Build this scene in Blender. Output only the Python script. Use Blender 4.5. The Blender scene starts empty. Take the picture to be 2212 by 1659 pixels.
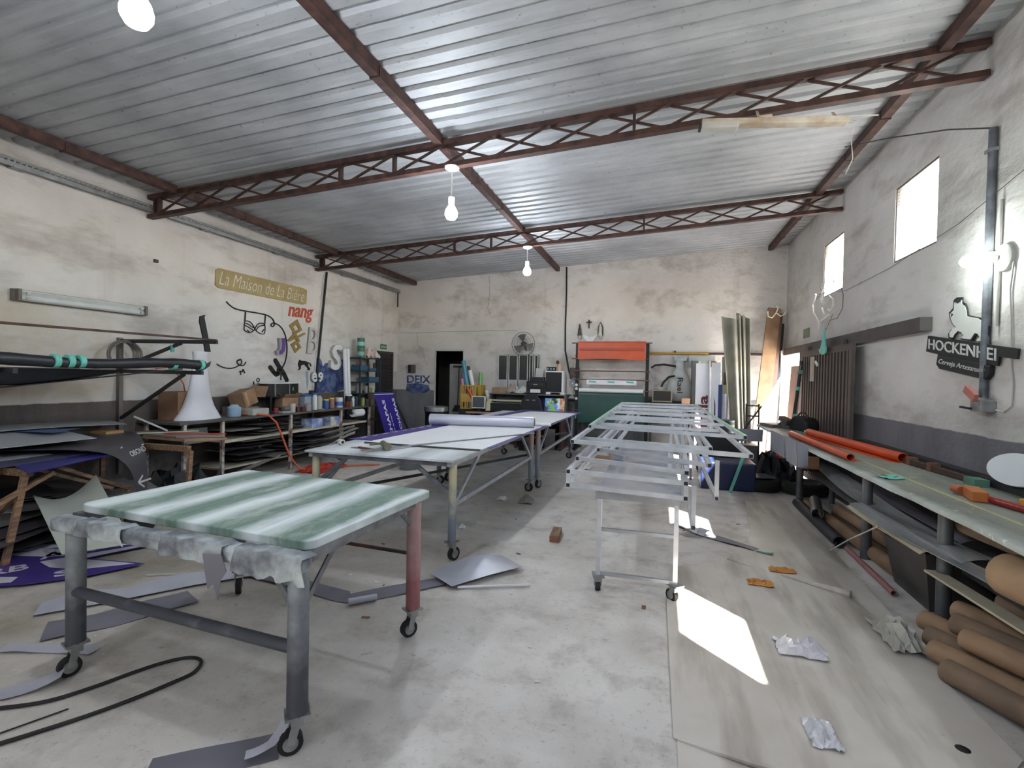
import bpy, math, random
from mathutils import Vector, Matrix, Quaternion
random.seed(7)
S = bpy.context.scene
COL = S.collection
# ------------------------------------------------------------------ camera
XL, XR, YB, YF = -6.38, 2.46, 11.3, -3.0
def ceil(x): return 3.885 + .0567 * (x - XL)
cd = bpy.data.cameras.new('camera'); cam = bpy.data.objects.new('camera', cd); COL.objects.link(cam)
cd.sensor_width = 36.0; cd.lens = 1074.4 / 2212 * 36.0; cd.clip_start = .05; cd.clip_end = 200
_f = Vector((-0.28274712, 0.95904206, -0.01709917)); _r = Vector((0.9589033, 0.2830556, 0.01959588)); _u = Vector((-0.02363329, 0.01085577, 0.99966175))
cam.matrix_world = Matrix(((_r.x, _u.x, -_f.x, 0), (_r.y, _u.y, -_f.y, 0), (_r.z, _u.z, -_f.z, 1.6), (0, 0, 0, 1)))
S.camera = cam
# ------------------------------------------------------------------ world, sun, exposure
SUN = Vector((-.65, .70, -1)).normalized()
w = bpy.data.worlds.new('sky'); S.world = w; w.use_nodes = True
nt = w.node_tree; bg = nt.nodes['Background']
sky = nt.nodes.new('ShaderNodeTexSky'); sky.sky_type = 'NISHITA'; sky.sun_disc = False
sky.sun_elevation = math.asin(-SUN.z); sky.sun_rotation = math.atan2(-SUN.x, -SUN.y); sky.air_density = 1.3; sky.dust_density = 1.2
nt.links.new(sky.outputs[0], bg.inputs[0]); bg.inputs[1].default_value = .5
sl = bpy.data.lights.new('sun', 'SUN'); sl.energy = 22; sl.angle = .012; sl.color = (1, .97, .93)
so = bpy.data.objects.new('sun', sl); COL.objects.link(so); so.rotation_euler = SUN.to_track_quat('-Z', 'Y').to_euler(); so.location = (10, -6, 14)
LAMP = 86.0
S.view_settings.view_transform = 'Standard'; S.view_settings.look = 'None'; S.view_settings.gamma = 1
S.view_settings.use_curve_mapping = False; S.view_settings.exposure = 2.38
def portal(c, sx, sy, d):
    l = bpy.data.lights.new('window_portal', 'AREA'); l.shape = 'RECTANGLE'; l.size = sx; l.size_y = sy
    l.cycles.is_portal = True
    o = bpy.data.objects.new('window_portal', l); COL.objects.link(o); o.location = c
    o.rotation_euler = Vector(d).to_track_quat('-Z', 'Y').to_euler()
portal((2.50, 6.05, 3.33), .89, .82, (-1, 0, 0)); portal((2.50, 8.52, 3.335), .87, .8, (-1, 0, 0)); portal((2.50, 3.58, 3.33), .88, .82, (-1, 0, 0)); portal((2.50, 1.11, 3.33), .88, .82, (-1, 0, 0)); portal((2.52, 10, 1.07), 2.0, 2.14, (-1, 0, 0))
# ------------------------------------------------------------------ materials
def lin(c):
    o = []
    for v in c:
        v /= 255.0; o.append(v / 12.92 if v < .04045 else ((v + .055) / 1.055) ** 2.4)
    return (*o, 1)
MATS = {}
def mat(name, c, rough=.6, metal=0, var=.18, scale=5, bump=0, c2=None, lo=.38, hi=.68, detail=5, bscale=None, trans=0, emit=0, stretch=None, coat=0):
    if name in MATS: return MATS[name]
    m = bpy.data.materials.new(name); m.use_nodes = True; MATS[name] = m
    n, L = m.node_tree.nodes, m.node_tree.links; b = n['Principled BSDF']
    tc = n.new('ShaderNodeTexCoord'); src = tc.outputs['Object']
    if stretch:
        mp = n.new('ShaderNodeMapping'); mp.inputs['Scale'].default_value = stretch; L.new(src, mp.inputs[0]); src = mp.outputs[0]
    ns = n.new('ShaderNodeTexNoise'); ns.inputs['Scale'].default_value = scale; ns.inputs['Detail'].default_value = detail; L.new(src, ns.inputs['Vector'])
    rp = n.new('ShaderNodeValToRGB'); rp.color_ramp.elements[0].position = lo; rp.color_ramp.elements[1].position = hi
    a = lin(c); z = lin(c2) if c2 else tuple(x * (1 - var) for x in a[:3]) + (1,)
    rp.color_ramp.elements[0].color = z; rp.color_ramp.elements[1].color = a
    L.new(ns.outputs[0], rp.inputs[0]); L.new(rp.outputs[0], b.inputs['Base Color'])
    b.inputs['Roughness'].default_value = rough; b.inputs['Metallic'].default_value = metal
    if trans: b.inputs['Transmission Weight'].default_value = trans
    if coat: b.inputs['Coat Weight'].default_value = coat
    if emit:
        L.new(rp.outputs[0], b.inputs['Emission Color']); b.inputs['Emission Strength'].default_value = emit
    if bump:
        n2 = n.new('ShaderNodeTexNoise'); n2.inputs['Scale'].default_value = bscale or scale * 4; n2.inputs['Detail'].default_value = 4; L.new(src, n2.inputs['Vector'])
        bp = n.new('ShaderNodeBump'); bp.inputs['Strength'].default_value = bump; bp.inputs['Distance'].default_value = .02
        L.new(n2.outputs[0], bp.inputs['Height']); L.new(bp.outputs[0], b.inputs['Normal'])
    return m
class NT:                                   # tiny node-tree helper for the hand-made materials
    def __init__(s, name):
        s.m = bpy.data.materials.new(name); s.m.use_nodes = True; MATS[name] = s.m
        s.n = s.m.node_tree.nodes; s.L = s.m.node_tree.links; s.b = s.n['Principled BSDF']
    def lk(s, a, b): s.L.new(a, b)
    def val(s, sock, v):
        if hasattr(v, 'node'): s.L.new(v, sock)
        else: sock.default_value = v
    def math(s, op, a, b=0.0, c=0.0, clamp=False):
        x = s.n.new('ShaderNodeMath'); x.operation = op; x.use_clamp = clamp
        s.val(x.inputs[0], a); s.val(x.inputs[1], b); s.val(x.inputs[2], c); return x.outputs[0]
    def noise(s, vec, scale, detail=5, rough=.55):
        x = s.n.new('ShaderNodeTexNoise'); x.inputs['Scale'].default_value = scale; x.inputs['Detail'].default_value = detail; x.inputs['Roughness'].default_value = rough
        s.lk(vec, x.inputs['Vector']); return x.outputs[0]
    def ramp(s, f, lo, hi, c0=(0, 0, 0, 1), c1=(1, 1, 1, 1)):
        x = s.n.new('ShaderNodeValToRGB'); e = x.color_ramp.elements; e[0].position = lo; e[1].position = hi; e[0].color = c0; e[1].color = c1
        s.lk(f, x.inputs[0]); return x.outputs[0]
    def mix(s, f, a, b):
        x = s.n.new('ShaderNodeMix'); x.data_type = 'RGBA'; s.val(x.inputs[0], f); s.val(x.inputs[6], a); s.val(x.inputs[7], b); return x.outputs[2]
    def mapping(s, vec, sc=(1, 1, 1), loc=(0, 0, 0), rot=(0, 0, 0)):
        x = s.n.new('ShaderNodeMapping'); x.inputs['Scale'].default_value = sc; x.inputs['Location'].default_value = loc; x.inputs['Rotation'].default_value = rot
        s.lk(vec, x.inputs[0]); return x.outputs[0]
    def bump(s, h, st, dist=.02):
        x = s.n.new('ShaderNodeBump'); x.inputs['Strength'].default_value = st; x.inputs['Distance'].default_value = dist
        s.lk(h, x.inputs['Height']); s.lk(x.outputs[0], s.b.inputs['Normal'])
    def pos(s): return s.n.new('ShaderNodeNewGeometry').outputs['Position']
    def obj(s): return s.n.new('ShaderNodeTexCoord').outputs['Object']
    def sep(s, v):
        x = s.n.new('ShaderNodeSeparateXYZ'); s.lk(v, x.inputs[0]); return x.outputs
def wall_mat(name, base, dark, dado, dado2, off, stain=(142, 133, 124), ochre=False):
    t = NT(name); p = t.mapping(t.pos(), loc=off); z = t.sep(t.pos())[2]
    big = t.noise(p, .55, 6, .6); mid = t.noise(t.mapping(p, (1, .55, 1.5)), 1.6, 8, .65); fine = t.noise(p, 18, 3)
    c = t.mix(t.ramp(big, .35, .7), lin(dark), lin(base))
    c = t.mix(t.math('MULTIPLY', t.ramp(mid, .5, .68), .6), c, lin(stain))
    c = t.mix(t.math('MULTIPLY', t.ramp(t.noise(t.mapping(p, (3, 3, .25)), 1.2, 5), .62, .78), .35), c, lin(stain))
    if ochre:                               # old yellow-brown water stain low on this wall
        xyz = t.sep(t.pos()); q = t.math('ADD', t.math('POWER', t.math('DIVIDE', t.math('SUBTRACT', xyz[1], 3.5), 1.5), 2.0), t.math('POWER', t.math('DIVIDE', t.math('SUBTRACT', z, 1.75), .75), 2.0))
        k = t.math('MULTIPLY', t.math('SUBTRACT', 1.0, q, clamp=True), t.math('MULTIPLY_ADD', t.noise(p, 2.2, 6), 2.6, -.55, True), clamp=True)
        c = t.mix(t.math('MULTIPLY', k, .8), c, lin((168, 146, 98)))
    d = t.mix(t.ramp(t.noise(t.mapping(p, (2.2, 2.2, .8)), 1.4, 7, .65), .35, .65), lin(dado2), lin(dado))
    e = t.math('ADD', z, t.math('MULTIPLY', t.noise(p, 5, 3), .03))
    c = t.mix(t.math('MULTIPLY_ADD', e, -80, 97.2, True), c, d)
    t.lk(c, t.b.inputs['Base Color']); t.b.inputs['Roughness'].default_value = .85
    t.bump(t.math('ADD', t.math('MULTIPLY', mid, 2.2), t.math('MULTIPLY', fine, .35)), .42, .035)
    return t.m
M_WL = wall_mat('plaster_left', (218, 213, 208), (194, 188, 182), (104, 94, 88), (82, 73, 69), (3, 1, 2), ochre=True)
M_WB = wall_mat('plaster_back', (216, 210, 205), (194, 187, 181), (124, 123, 124), (102, 101, 102), (9, 4, 5))
M_WR = wall_mat('plaster_right', (212, 209, 205), (188, 184, 180), (120, 118, 123), (104, 102, 107), (1, 7, 4))
def floor_mat():
    t = NT('concrete_floor'); p = t.pos()
    a = t.noise(p, .7, 7, .62); b = t.noise(p, 3.5, 8, .7); c3 = t.noise(p, 30, 4, .7)
    c = t.mix(t.ramp(a, .33, .68), lin((186, 180, 172)), lin((226, 222, 216)))
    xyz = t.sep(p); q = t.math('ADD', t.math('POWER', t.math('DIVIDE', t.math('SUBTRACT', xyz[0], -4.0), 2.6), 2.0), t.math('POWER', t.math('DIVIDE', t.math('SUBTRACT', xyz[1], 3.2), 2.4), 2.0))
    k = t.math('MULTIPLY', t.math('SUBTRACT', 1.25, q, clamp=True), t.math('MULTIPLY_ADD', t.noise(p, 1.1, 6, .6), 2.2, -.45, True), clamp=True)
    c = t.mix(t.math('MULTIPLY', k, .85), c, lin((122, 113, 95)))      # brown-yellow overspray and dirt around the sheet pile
    c = t.mix(t.math('MULTIPLY', t.ramp(t.noise(t.mapping(p, loc=(5, 2, 0)), .5, 5, .6), .45, .7), .55), c, lin((128, 124, 118)))
    c = t.mix(t.math('MULTIPLY', t.ramp(b, .5, .72), .6), c, lin((132, 123, 112)))
    c = t.mix(t.math('MULTIPLY', t.ramp(c3, .58, .7), .45), c, lin((118, 112, 104)))
    c = t.mix(t.math('MULTIPLY', t.ramp(t.noise(p, 8, 6, .75), .62, .7), .5), c, lin((88, 72, 60)))
    c = t.mix(t.math('MULTIPLY', t.ramp(t.noise(p, 55, 2), .68, .72), .6), c, lin((205, 203, 198)))
    t.lk(c, t.b.inputs['Base Color']); t.lk(t.ramp(b, .3, .7, (.42, .42, .42, 1), (.68, .68, .68, 1)), t.b.inputs['Roughness'])
    t.bump(t.math('ADD', b, t.math('MULTIPLY', c3, .5)), .25, .012); return t.m
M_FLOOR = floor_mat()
def roof_mat():
    t = NT('zinc_roof'); p = t.pos()
    a = t.noise(p, 1.1, 6, .6); b = t.noise(t.mapping(p, (.6, 6, 6)), 3, 6, .6)
    c = t.mix(t.ramp(a, .3, .7), lin((146, 149, 152)), lin((184, 186, 188)))
    c = t.mix(t.math('MULTIPLY', t.ramp(b, .5, .75), .4), c, lin((128, 131, 134)))
    c = t.mix(t.math('MULTIPLY', t.ramp(t.noise(p, 26, 3), .66, .72), .5), c, lin((92, 92, 90)))
    t.lk(c, t.b.inputs['Base Color']); t.b.inputs['Metallic'].default_value = .25; t.lk(t.ramp(a, .3, .7, (.5, .5, .5, 1), (.66, .66, .66, 1)), t.b.inputs['Roughness'])
    t.bump(b, .12, .01); return t.m
M_ROOF = roof_mat()
M_RUST = mat('rust_brown_steel', (92, 62, 54), .6, .3, scale=9, c2=(58, 42, 38), bump=.1)
M_STEEL = mat('grey_painted_steel', (120, 122, 128), .45, .4, scale=10, c2=(88, 90, 96), bump=.08)
M_GALV = mat('galvanised_steel', (168, 170, 170), .4, .8, scale=9, var=.3)
M_ALU = mat('raw_aluminium', (206, 209, 213), .4, .5, scale=6, var=.22)
M_ALUD = mat('dull_aluminium', (172, 175, 180), .45, .5, scale=6, var=.25)
M_BLACK = mat('black_matt', (22, 22, 23), .6, var=.3)
M_DARK = mat('dark_grey', (44, 43, 46), .55, var=.3)
M_RUBBER = mat('black_rubber', (30, 29, 29), .75, var=.3, bump=.1)
M_WHITE = mat('white_paint', (222, 222, 222), .45, var=.08)
M_DWHITE = mat('dirty_white', (196, 194, 188), .6, var=.22)
M_WOOD = mat('raw_timber', (150, 118, 88), .7, scale=3, c2=(106, 80, 60), stretch=(14, 1.2, 14))
M_CARD = mat('brown_cardboard', (158, 126, 96), .8, scale=4, c2=(128, 100, 76))
M_TEAL = mat('teal_masking_tape', (108, 190, 172), .55, var=.15)
M_GLASS = mat('dark_glass', (60, 62, 60), .12, var=.1)
M_ORANGE = mat('orange_film', (206, 78, 34), .35, var=.2)
M_PURPLE = mat('purple_film', (66, 52, 132), .38, var=.2)
M_FABR = mat('grey_vinyl', (116, 114, 124), .5, scale=3, var=.25)
M_LAMP = mat('lit_bulb', (240, 247, 255), .5, var=.02, emit=1)
MATS['lit_bulb'].node_tree.nodes['Principled BSDF'].inputs['Emission Strength'].default_value = LAMP
# ------------------------------------------------------------------ mesh helpers
WLOC = {}
class G:
    def __init__(s): s.v = []; s.f = []
    def add(s, vs, fs):
        o = len(s.v); s.v += [tuple(x) for x in vs]; s.f += [[o + i for i in q] for q in fs]; return s
    def hexa(s, p): return s.add(p, [(0, 3, 2, 1), (4, 5, 6, 7), (0, 1, 5, 4), (1, 2, 6, 5), (2, 3, 7, 6), (3, 0, 4, 7)])
    def bx(s, x0, x1, y0, y1, z0, z1): return s.hexa([(x0, y0, z0), (x1, y0, z0), (x1, y1, z0), (x0, y1, z0), (x0, y0, z1), (x1, y0, z1), (x1, y1, z1), (x0, y1, z1)])
    def box(s, c, d, rz=0, rx=0, ry=0):
        R = Matrix.Rotation(rz, 3, 'Z') @ Matrix.Rotation(ry, 3, 'Y') @ Matrix.Rotation(rx, 3, 'X'); c = Vector(c); h = [x / 2 for x in d]
        return s.hexa([c + R @ Vector((a * h[0], b * h[1], e * h[2])) for e in (-1, 1) for a, b in ((-1, -1), (1, -1), (1, 1), (-1, 1))])
    def beam(s, p, q, w, h, up=(0, 0, 1)):
        p, q = Vector(p), Vector(q); d = (q - p).normalized(); up = Vector(up)
        if abs(d.dot(up)) > .98: up = Vector((1, 0, 0))
        r = d.cross(up).normalized(); u = r.cross(d)
        o = [(-1, -1), (1, -1), (1, 1), (-1, 1)]
        return s.hexa([p + r * a * w / 2 + u * b * h / 2 for a, b in o] + [q + r * a * w / 2 + u * b * h / 2 for a, b in o])
    def tube(s, p, q, r, n=12, r2=None, caps=True):
        return s.path([p, q], r, n, r2, caps)
    def path(s, pts, r, n=8, r2=None, caps=True, closed=False):
        P = [Vector(p) for p in pts]; k = len(P); rings = []; prev = None
        for i, p in enumerate(P):
            if closed: t = P[(i + 1) % k] - P[i - 1]
            else: t = P[min(i + 1, k - 1)] - P[max(i - 1, 0)]
            t = t.normalized() if t.length > 1e-9 else Vector((0, 0, 1))
            if prev is None:
                a = Vector((0, 0, 1)) if abs(t.z) < .9 else Vector((1, 0, 0)); a = (a - t * a.dot(t)).normalized()
            else:
                a = prev - t * prev.dot(t); a = a.normalized() if a.length > 1e-6 else Vector((1, 0, 0))
            prev = a; b = t.cross(a); rr = r[i] if isinstance(r, (list, tuple)) else (r if r2 is None else r + (r2 - r) * i / max(k - 1, 1))
            rings.append([p + (a * math.cos(6.28318 * j / n) + b * math.sin(6.28318 * j / n)) * rr for j in range(n)])
        vs = [x for g in rings for x in g]; fs = []
        m = k if closed else k - 1
        for i in range(m):
            for j in range(n): fs.append((i * n + j, i * n + (j + 1) % n, ((i + 1) % k) * n + (j + 1) % n, ((i + 1) % k) * n + j))
        if caps and not closed: fs += [tuple(range(n - 1, -1, -1)), tuple((k - 1) * n + j for j in range(n))]
        return s.add(vs, fs)
    def pipe(s, p, q, r, t=.006, n=16):          # hollow tube
        p, q = Vector(p), Vector(q); d = (q - p).normalized(); a = Vector((0, 0, 1)) if abs(d.z) < .9 else Vector((1, 0, 0))
        a = (a - d * a.dot(d)).normalized(); b = d.cross(a); vs = []
        for e, rr in ((p, r), (q, r), (q, r - t), (p, r - t)): vs += [e + (a * math.cos(6.28318 * j / n) + b * math.sin(6.28318 * j / n)) * rr for j in range(n)]
        fs = []
        for i in range(4):
            for j in range(n): fs.append((i * n + j, i * n + (j + 1) % n, ((i + 1) % 4) * n + (j + 1) % n, ((i + 1) % 4) * n + j))
        return s.add(vs, fs)
    def lathe(s, prof, c, n=16, axis='z'):
        vs = []; k = len(prof); c = Vector(c)
        for r, h in prof:
            for j in range(n):
                x, y = r * math.cos(6.28318 * j / n), r * math.sin(6.28318 * j / n)
                vs.append(c + (Vector((x, y, h)) if axis == 'z' else Vector((h, x, y)) if axis == 'x' else Vector((y, h, x))))
        fs = [(i * n + j, i * n + (j + 1) % n, (i + 1) * n + (j + 1) % n, (i + 1) * n + j) for i in range(k - 1) for j in range(n)]
        fs += [tuple(range(n - 1, -1, -1)), tuple((k - 1) * n + j for j in range(n))]
        return s.add(vs, fs)
    def prism(s, poly, o, u, v, d):              # 2-D outline in (u, v) at o, extruded by vector d
        o, u, v, d = Vector(o), Vector(u), Vector(v), Vector(d); n = len(poly)
        a = [o + u * x + v * y for x, y in poly]; b = [p + d for p in a]
        return s.add(a + b, [tuple(range(n - 1, -1, -1)), tuple(range(n, 2 * n))] + [(i, (i + 1) % n, n + (i + 1) % n, n + i) for i in range(n)])
    def grid(s, fn, nu, nv, t=.004):             # thick sheet from fn(u, v) in 0..1
        P = [[Vector(fn(i / nu, j / nv)) for j in range(nv + 1)] for i in range(nu + 1)]; up = []; dn = []
        for i in range(nu + 1):
            for j in range(nv + 1):
                du = P[min(i + 1, nu)][j] - P[max(i - 1, 0)][j]; dv = P[i][min(j + 1, nv)] - P[i][max(j - 1, 0)]
                nn = du.cross(dv); nn = nn.normalized() if nn.length > 1e-9 else Vector((0, 0, 1))
                up.append(P[i][j] + nn * t / 2); dn.append(P[i][j] - nn * t / 2)
        W = nv + 1; K = len(up); fs = []
        for i in range(nu):
            for j in range(nv):
                a, b, c, d = i * W + j, (i + 1) * W + j, (i + 1) * W + j + 1, i * W + j + 1
                fs += [(a, b, c, d), (K + d, K + c, K + b, K + a)]
        ed = [i * W for i in range(nu + 1)] + [nu * W + j for j in range(1, W)] + [i * W + nv for i in range(nu - 1, -1, -1)] + [j for j in range(nv - 1, 0, -1)]
        for x, y in zip(ed, ed[1:] + ed[:1]): fs.append((y, x, K + x, K + y))
        return s.add(up + dn, fs)
    def done(s, name, m, parent=None, label=None, cat=None, group=None, kind=None, smooth=False, bevel=0, org=None):
        V = [Vector(p) for p in s.v]
        if org is None:
            lo = [min(p[i] for p in V) for i in range(3)]; hi = [max(p[i] for p in V) for i in range(3)]
            org = Vector(((lo[0] + hi[0]) / 2, (lo[1] + hi[1]) / 2, lo[2]))
        org = Vector(org); me = bpy.data.meshes.new(name); me.from_pydata([p - org for p in V], [], s.f); me.update()
        if isinstance(m, (list, tuple)): [me.materials.append(x) for x in m]
        else: me.materials.append(m)
        if smooth:
            for p in me.polygons: p.use_smooth = True
            me.set_sharp_from_angle(angle=.7)
        o = bpy.data.objects.new(name, me); COL.objects.link(o); put(o, org, parent)
        if bevel:
            b = o.modifiers.new('bevel', 'BEVEL'); b.width = bevel; b.segments = 2; b.limit_method = 'ANGLE'
        return tag(o, label, cat, group, kind)
def put(o, wl, parent):
    wl = Vector(wl); WLOC[o.name] = wl
    if parent is not None: o.parent = parent; o.location = wl - WLOC[parent.name]
    else: o.location = wl
def tag(o, label=None, cat=None, group=None, kind=None):
    if label: o['label'] = label
    if cat: o['category'] = cat
    if group: o['group'] = group
    if kind: o['kind'] = kind
    return o
def thing(name, loc, label, cat, group=None):
    o = bpy.data.objects.new(name, None); COL.objects.link(o); o.empty_display_size = .1; put(o, loc, None); return tag(o, label, cat, group)
def B(name, m, x0, x1, y0, y1, z0, z1, **k): return G().bx(x0, x1, y0, y1, z0, z1).done(name, m, **k)
def T(name, m, p, q, r, n=12, **k): return G().tube(p, q, r, n).done(name, m, smooth=True, **k)
def text(name, s, m, o, u, v, width=None, height=None, depth=.004, parent=None, shear=0, bold=0, **k):
    cu = bpy.data.curves.new('t', 'FONT'); cu.body = s; cu.size = 1; cu.extrude = .5; cu.shear = shear; cu.offset = bold; cu.resolution_u = 3
    t = bpy.data.objects.new('t', cu); COL.objects.link(t); bpy.context.view_layer.update()
    me = bpy.data.meshes.new_from_object(t.evaluated_get(bpy.context.evaluated_depsgraph_get()))
    vs = [x.co.copy() for x in me.vertices]; fs = [list(p.vertices) for p in me.polygons]
    bpy.data.objects.remove(t); bpy.data.curves.remove(cu); bpy.data.meshes.remove(me)
    x0, x1 = min(p.x for p in vs), max(p.x for p in vs); y0, y1 = min(p.y for p in vs), max(p.y for p in vs)
    sx = width / (x1 - x0) if width else None; sy = height / (y1 - y0) if height else sx
    sx = sx or sy; o, u, v = Vector(o), Vector(u).normalized(), Vector(v).normalized(); n = u.cross(v).normalized()
    return G().add([o + u * (p.x - x0) * sx + v * (p.y - y0) * sy + n * (p.z + .5) * depth for p in vs], fs).done(name, m, parent=parent, **k)
# ------------------------------------------------------------------ room shell
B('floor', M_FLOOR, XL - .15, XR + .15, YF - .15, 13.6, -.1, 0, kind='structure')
M_OUT = mat('outside_paving', (190, 186, 178), .8, var=.15, scale=2)
B('ground_outside', M_OUT, XR + .15, 30, -20, 30, -.12, -.02, kind='structure')
def holed(name, m, axis, a, b, u0, u1, top, holes):
    us = sorted({u0, u1, *[h[i] for h in holes for i in (0, 1)]}); vs = sorted({0, *[h[i] for h in holes for i in (2, 3)]}); g = G()
    for i in range(len(us) - 1):
        for j in range(len(vs)):
            p, q = us[i], us[i + 1]; z0 = vs[j]; zz = [vs[j + 1]] * 2 if j + 1 < len(vs) else [top(p), top(q)]
            if any(h[0] <= p and q <= h[1] and h[2] <= z0 and (j + 1 < len(vs)) and zz[0] <= h[3] for h in holes): continue
            if axis == 'x': g.hexa([(a, p, z0), (b, p, z0), (b, q, z0), (a, q, z0), (a, p, zz[0]), (b, p, zz[0]), (b, q, zz[1]), (a, q, zz[1])])
            else: g.hexa([(p, a, z0), (q, a, z0), (q, b, z0), (p, b, z0), (p, a, zz[0]), (q, a, zz[1]), (q, b, zz[1]), (p, b, zz[0])])
    return g.done(name, m, kind='structure')
W_L = B('wall_left', M_WL, XL - .15, XL, YF - .15, 11.45, 0, ceil(XL) + .03, kind='structure')
W_R = holed('wall_right', M_WR, 'x', XR, XR + .15, YF - .15, 11.45, lambda y: ceil(XR) + .02, [(5.6, 6.49, 2.92, 3.74), (8.085, 8.955, 2.92, 3.74), (9.0, 11.0, 0, 2.14), (3.14, 4.02, 2.92, 3.74), (.67, 1.55, 2.92, 3.74)])
W_B = holed('wall_back', M_WB, 'y', YB, YB + .15, XL, XR, lambda x: ceil(x) + .02, [(-5.30, -4.58, 0, 2.19), (-3.74, -2.63, 1.08, 2.14)])
B('wall_front', M_WB, XL, XR, YF - .15, YF, 0, ceil(XL), kind='structure')
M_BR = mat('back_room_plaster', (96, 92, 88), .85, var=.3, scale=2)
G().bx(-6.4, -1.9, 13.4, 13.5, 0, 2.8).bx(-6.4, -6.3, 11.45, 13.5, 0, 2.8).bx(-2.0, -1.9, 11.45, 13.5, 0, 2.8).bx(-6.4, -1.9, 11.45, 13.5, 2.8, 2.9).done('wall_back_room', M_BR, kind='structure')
# corrugated roof: every sheet a piece of the ceiling
CE = G().hexa([(XL - .15, YF - .15, ceil(XL) + .05), (XR + .5, YF - .15, ceil(XR + .5) + .05), (XR + .5, 11.45, ceil(XR + .5) + .05), (XL - .15, 11.45, ceil(XL) + .05), (XL - .15, YF - .15, ceil(XL) + .07), (XR + .5, YF - .15, ceil(XR + .5) + .07), (XR + .5, 11.45, ceil(XR + .5) + .07), (XL - .15, 11.45, ceil(XL) + .07)]).done('ceiling', M_ROOF, kind='structure')
PIT = .19
def roof_sheet(x0, x1, y0, n, dz):
    pr = []
    for k in range(n):
        y = y0 + k * PIT
        pr += [(y, 0), (y + .112, 0), (y + .132, .03), (y + .168, .03), (y + .19, 0)] if k == n - 1 else [(y, 0), (y + .112, 0), (y + .132, .03), (y + .168, .03)]
    vs = [(x, y, ceil(x) + h + dz) for x in (x0, x1) for y, h in pr]; n2 = len(pr)
    G().add(vs, [(i, n2 + i, n2 + i + 1, i + 1) for i in range(n2 - 1)]).done('roof_sheet', M_ROOF, parent=CE)
y = YF; i = 0
while y < 11.25:
    n = 5 if y + 5 * PIT < 11.4 else max(1, int((11.42 - y) / PIT))
    j = random.uniform(-.06, .06)
    roof_sheet(XL - .1, -1.62 + j, y, n, .0); roof_sheet(-1.95 + j, XR + .48, y, n, -.004); y += n * PIT; i += 1
# window and door trims
def frame_rect(g, axis, a, b, u0, u1, z0, z1, t):
    for p in ((u0, u0 + t, z0, z1), (u1 - t, u1, z0, z1), (u0 + t, u1 - t, z0, z0 + t), (u0 + t, u1 - t, z1 - t, z1)):
        if axis == 'x': g.bx(a, b, p[0], p[1], p[2], p[3])
        else: g.bx(p[0], p[1], a, b, p[2], p[3])
    return g
M_WF = mat('window_frame_steel', (120, 112, 104), .6, .3, var=.3)
M_MESH = mat('thin_wire', (150, 150, 148), .5, .4)
for k, win in enumerate(((5.6, 6.49, 2.92, 3.74), (8.085, 8.955, 2.92, 3.74), None, (3.14, 4.02, 2.92, 3.74), (.67, 1.55, 2.92, 3.74))):
    if not win: continue
    a, b, z0, z1 = win
    wo = frame_rect(G(), 'x', XR + .01, XR + .05, a, b, z0, z1, .022).done('window_%d' % (k + 1), M_WF, kind='structure')
    for q in range(7): B('grille_bar', M_MESH, XR + .025, XR + .035, a + .022, b - .022, z1 - .05 - q * .033, z1 - .046 - q * .033, parent=wo)
# back door opening, frame, pale door leaf standing open behind it
dr = G().bx(-5.335, -5.30, YB - .02, YB + .15, 0, 2.21).bx(-4.58, -4.55, YB - .02, YB + .15, 0, 2.21).bx(-5.30, -4.58, YB - .02, YB + .15, 2.17, 2.21).done('door_1', M_DWHITE, kind='structure')
tag(B('door_leaf', mat('pale_door', (150, 148, 144), .55, var=.12), -5.02, -4.56, YB + .2, YB + .24, .01, 1.86, parent=dr), 'pale grey door leaf')
# back window: frame, sashes, panes
w3 = frame_rect(G(), 'y', YB - .02, YB + .06, -3.74, -2.63, 1.08, 2.14, .045).done('window_3', M_DWHITE, kind='structure')
M_PAN = mat('white_panel', (176, 176, 176), .5, var=.12)
for k, (a, b) in enumerate(((-3.69, -3.45), (-3.43, -3.20), (-3.18, -2.95), (-2.92, -2.82), (-2.80, -2.70))):
    frame_rect(G(), 'y', YB + .0, YB + .035, a, b, 1.12, 2.09, .022).done('sash', M_DWHITE, parent=w3)
    B('pane', MATS['dark_glass'], a + .022, b - .022, YB + .012, YB + .018, 1.5 if k < 3 else 1.15, 2.07, parent=w3)
    if k < 3: B('lower_panel', M_PAN, a + .022, b - .022, YB + .008, YB + .02, 1.14, 1.5, parent=w3)
# gate post (white plastered reveal) and sliding rail
B('trim_1', M_DWHITE, XR - .14, XR, 11.0, 11.29, 0, 2.2, kind='structure')
M_RAIL = mat('grey_rail_paint', (86, 80, 78), .6, .2, var=.25)
gt = G().bx(XR - .10, XR, 5.62, 11.0, 2.10, 2.23).done('trim_2', M_RAIL, kind='structure')
# cracks and old seams in the back wall plaster
M_CRK = mat('crack_shadow', (70, 62, 56), .9, var=.2)
for pts in ([(-6.3, 2.62), (-5.2, 2.64), (-4.1, 2.66), (-3.0, 2.66)], [(-5.85, 2.62), (-5.82, 2.3), (-5.68, 2.22), (-5.62, 1.95), (-5.5, 1.8)], [(-3.95, 3.98), (-3.93, 3.6), (-3.97, 3.2), (-3.9, 3.02)]):
    P = []
    for (a, b), (c, d) in zip(pts, pts[1:]):
        for q in range(5): P.append((a + (c - a) * q / 5 + random.uniform(-.01, .01), YB - .001, b + (d - b) * q / 5 + random.uniform(-.01, .01)))
    G().path(P, .003, 4).done('crack', M_CRK, parent=W_B)
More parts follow.
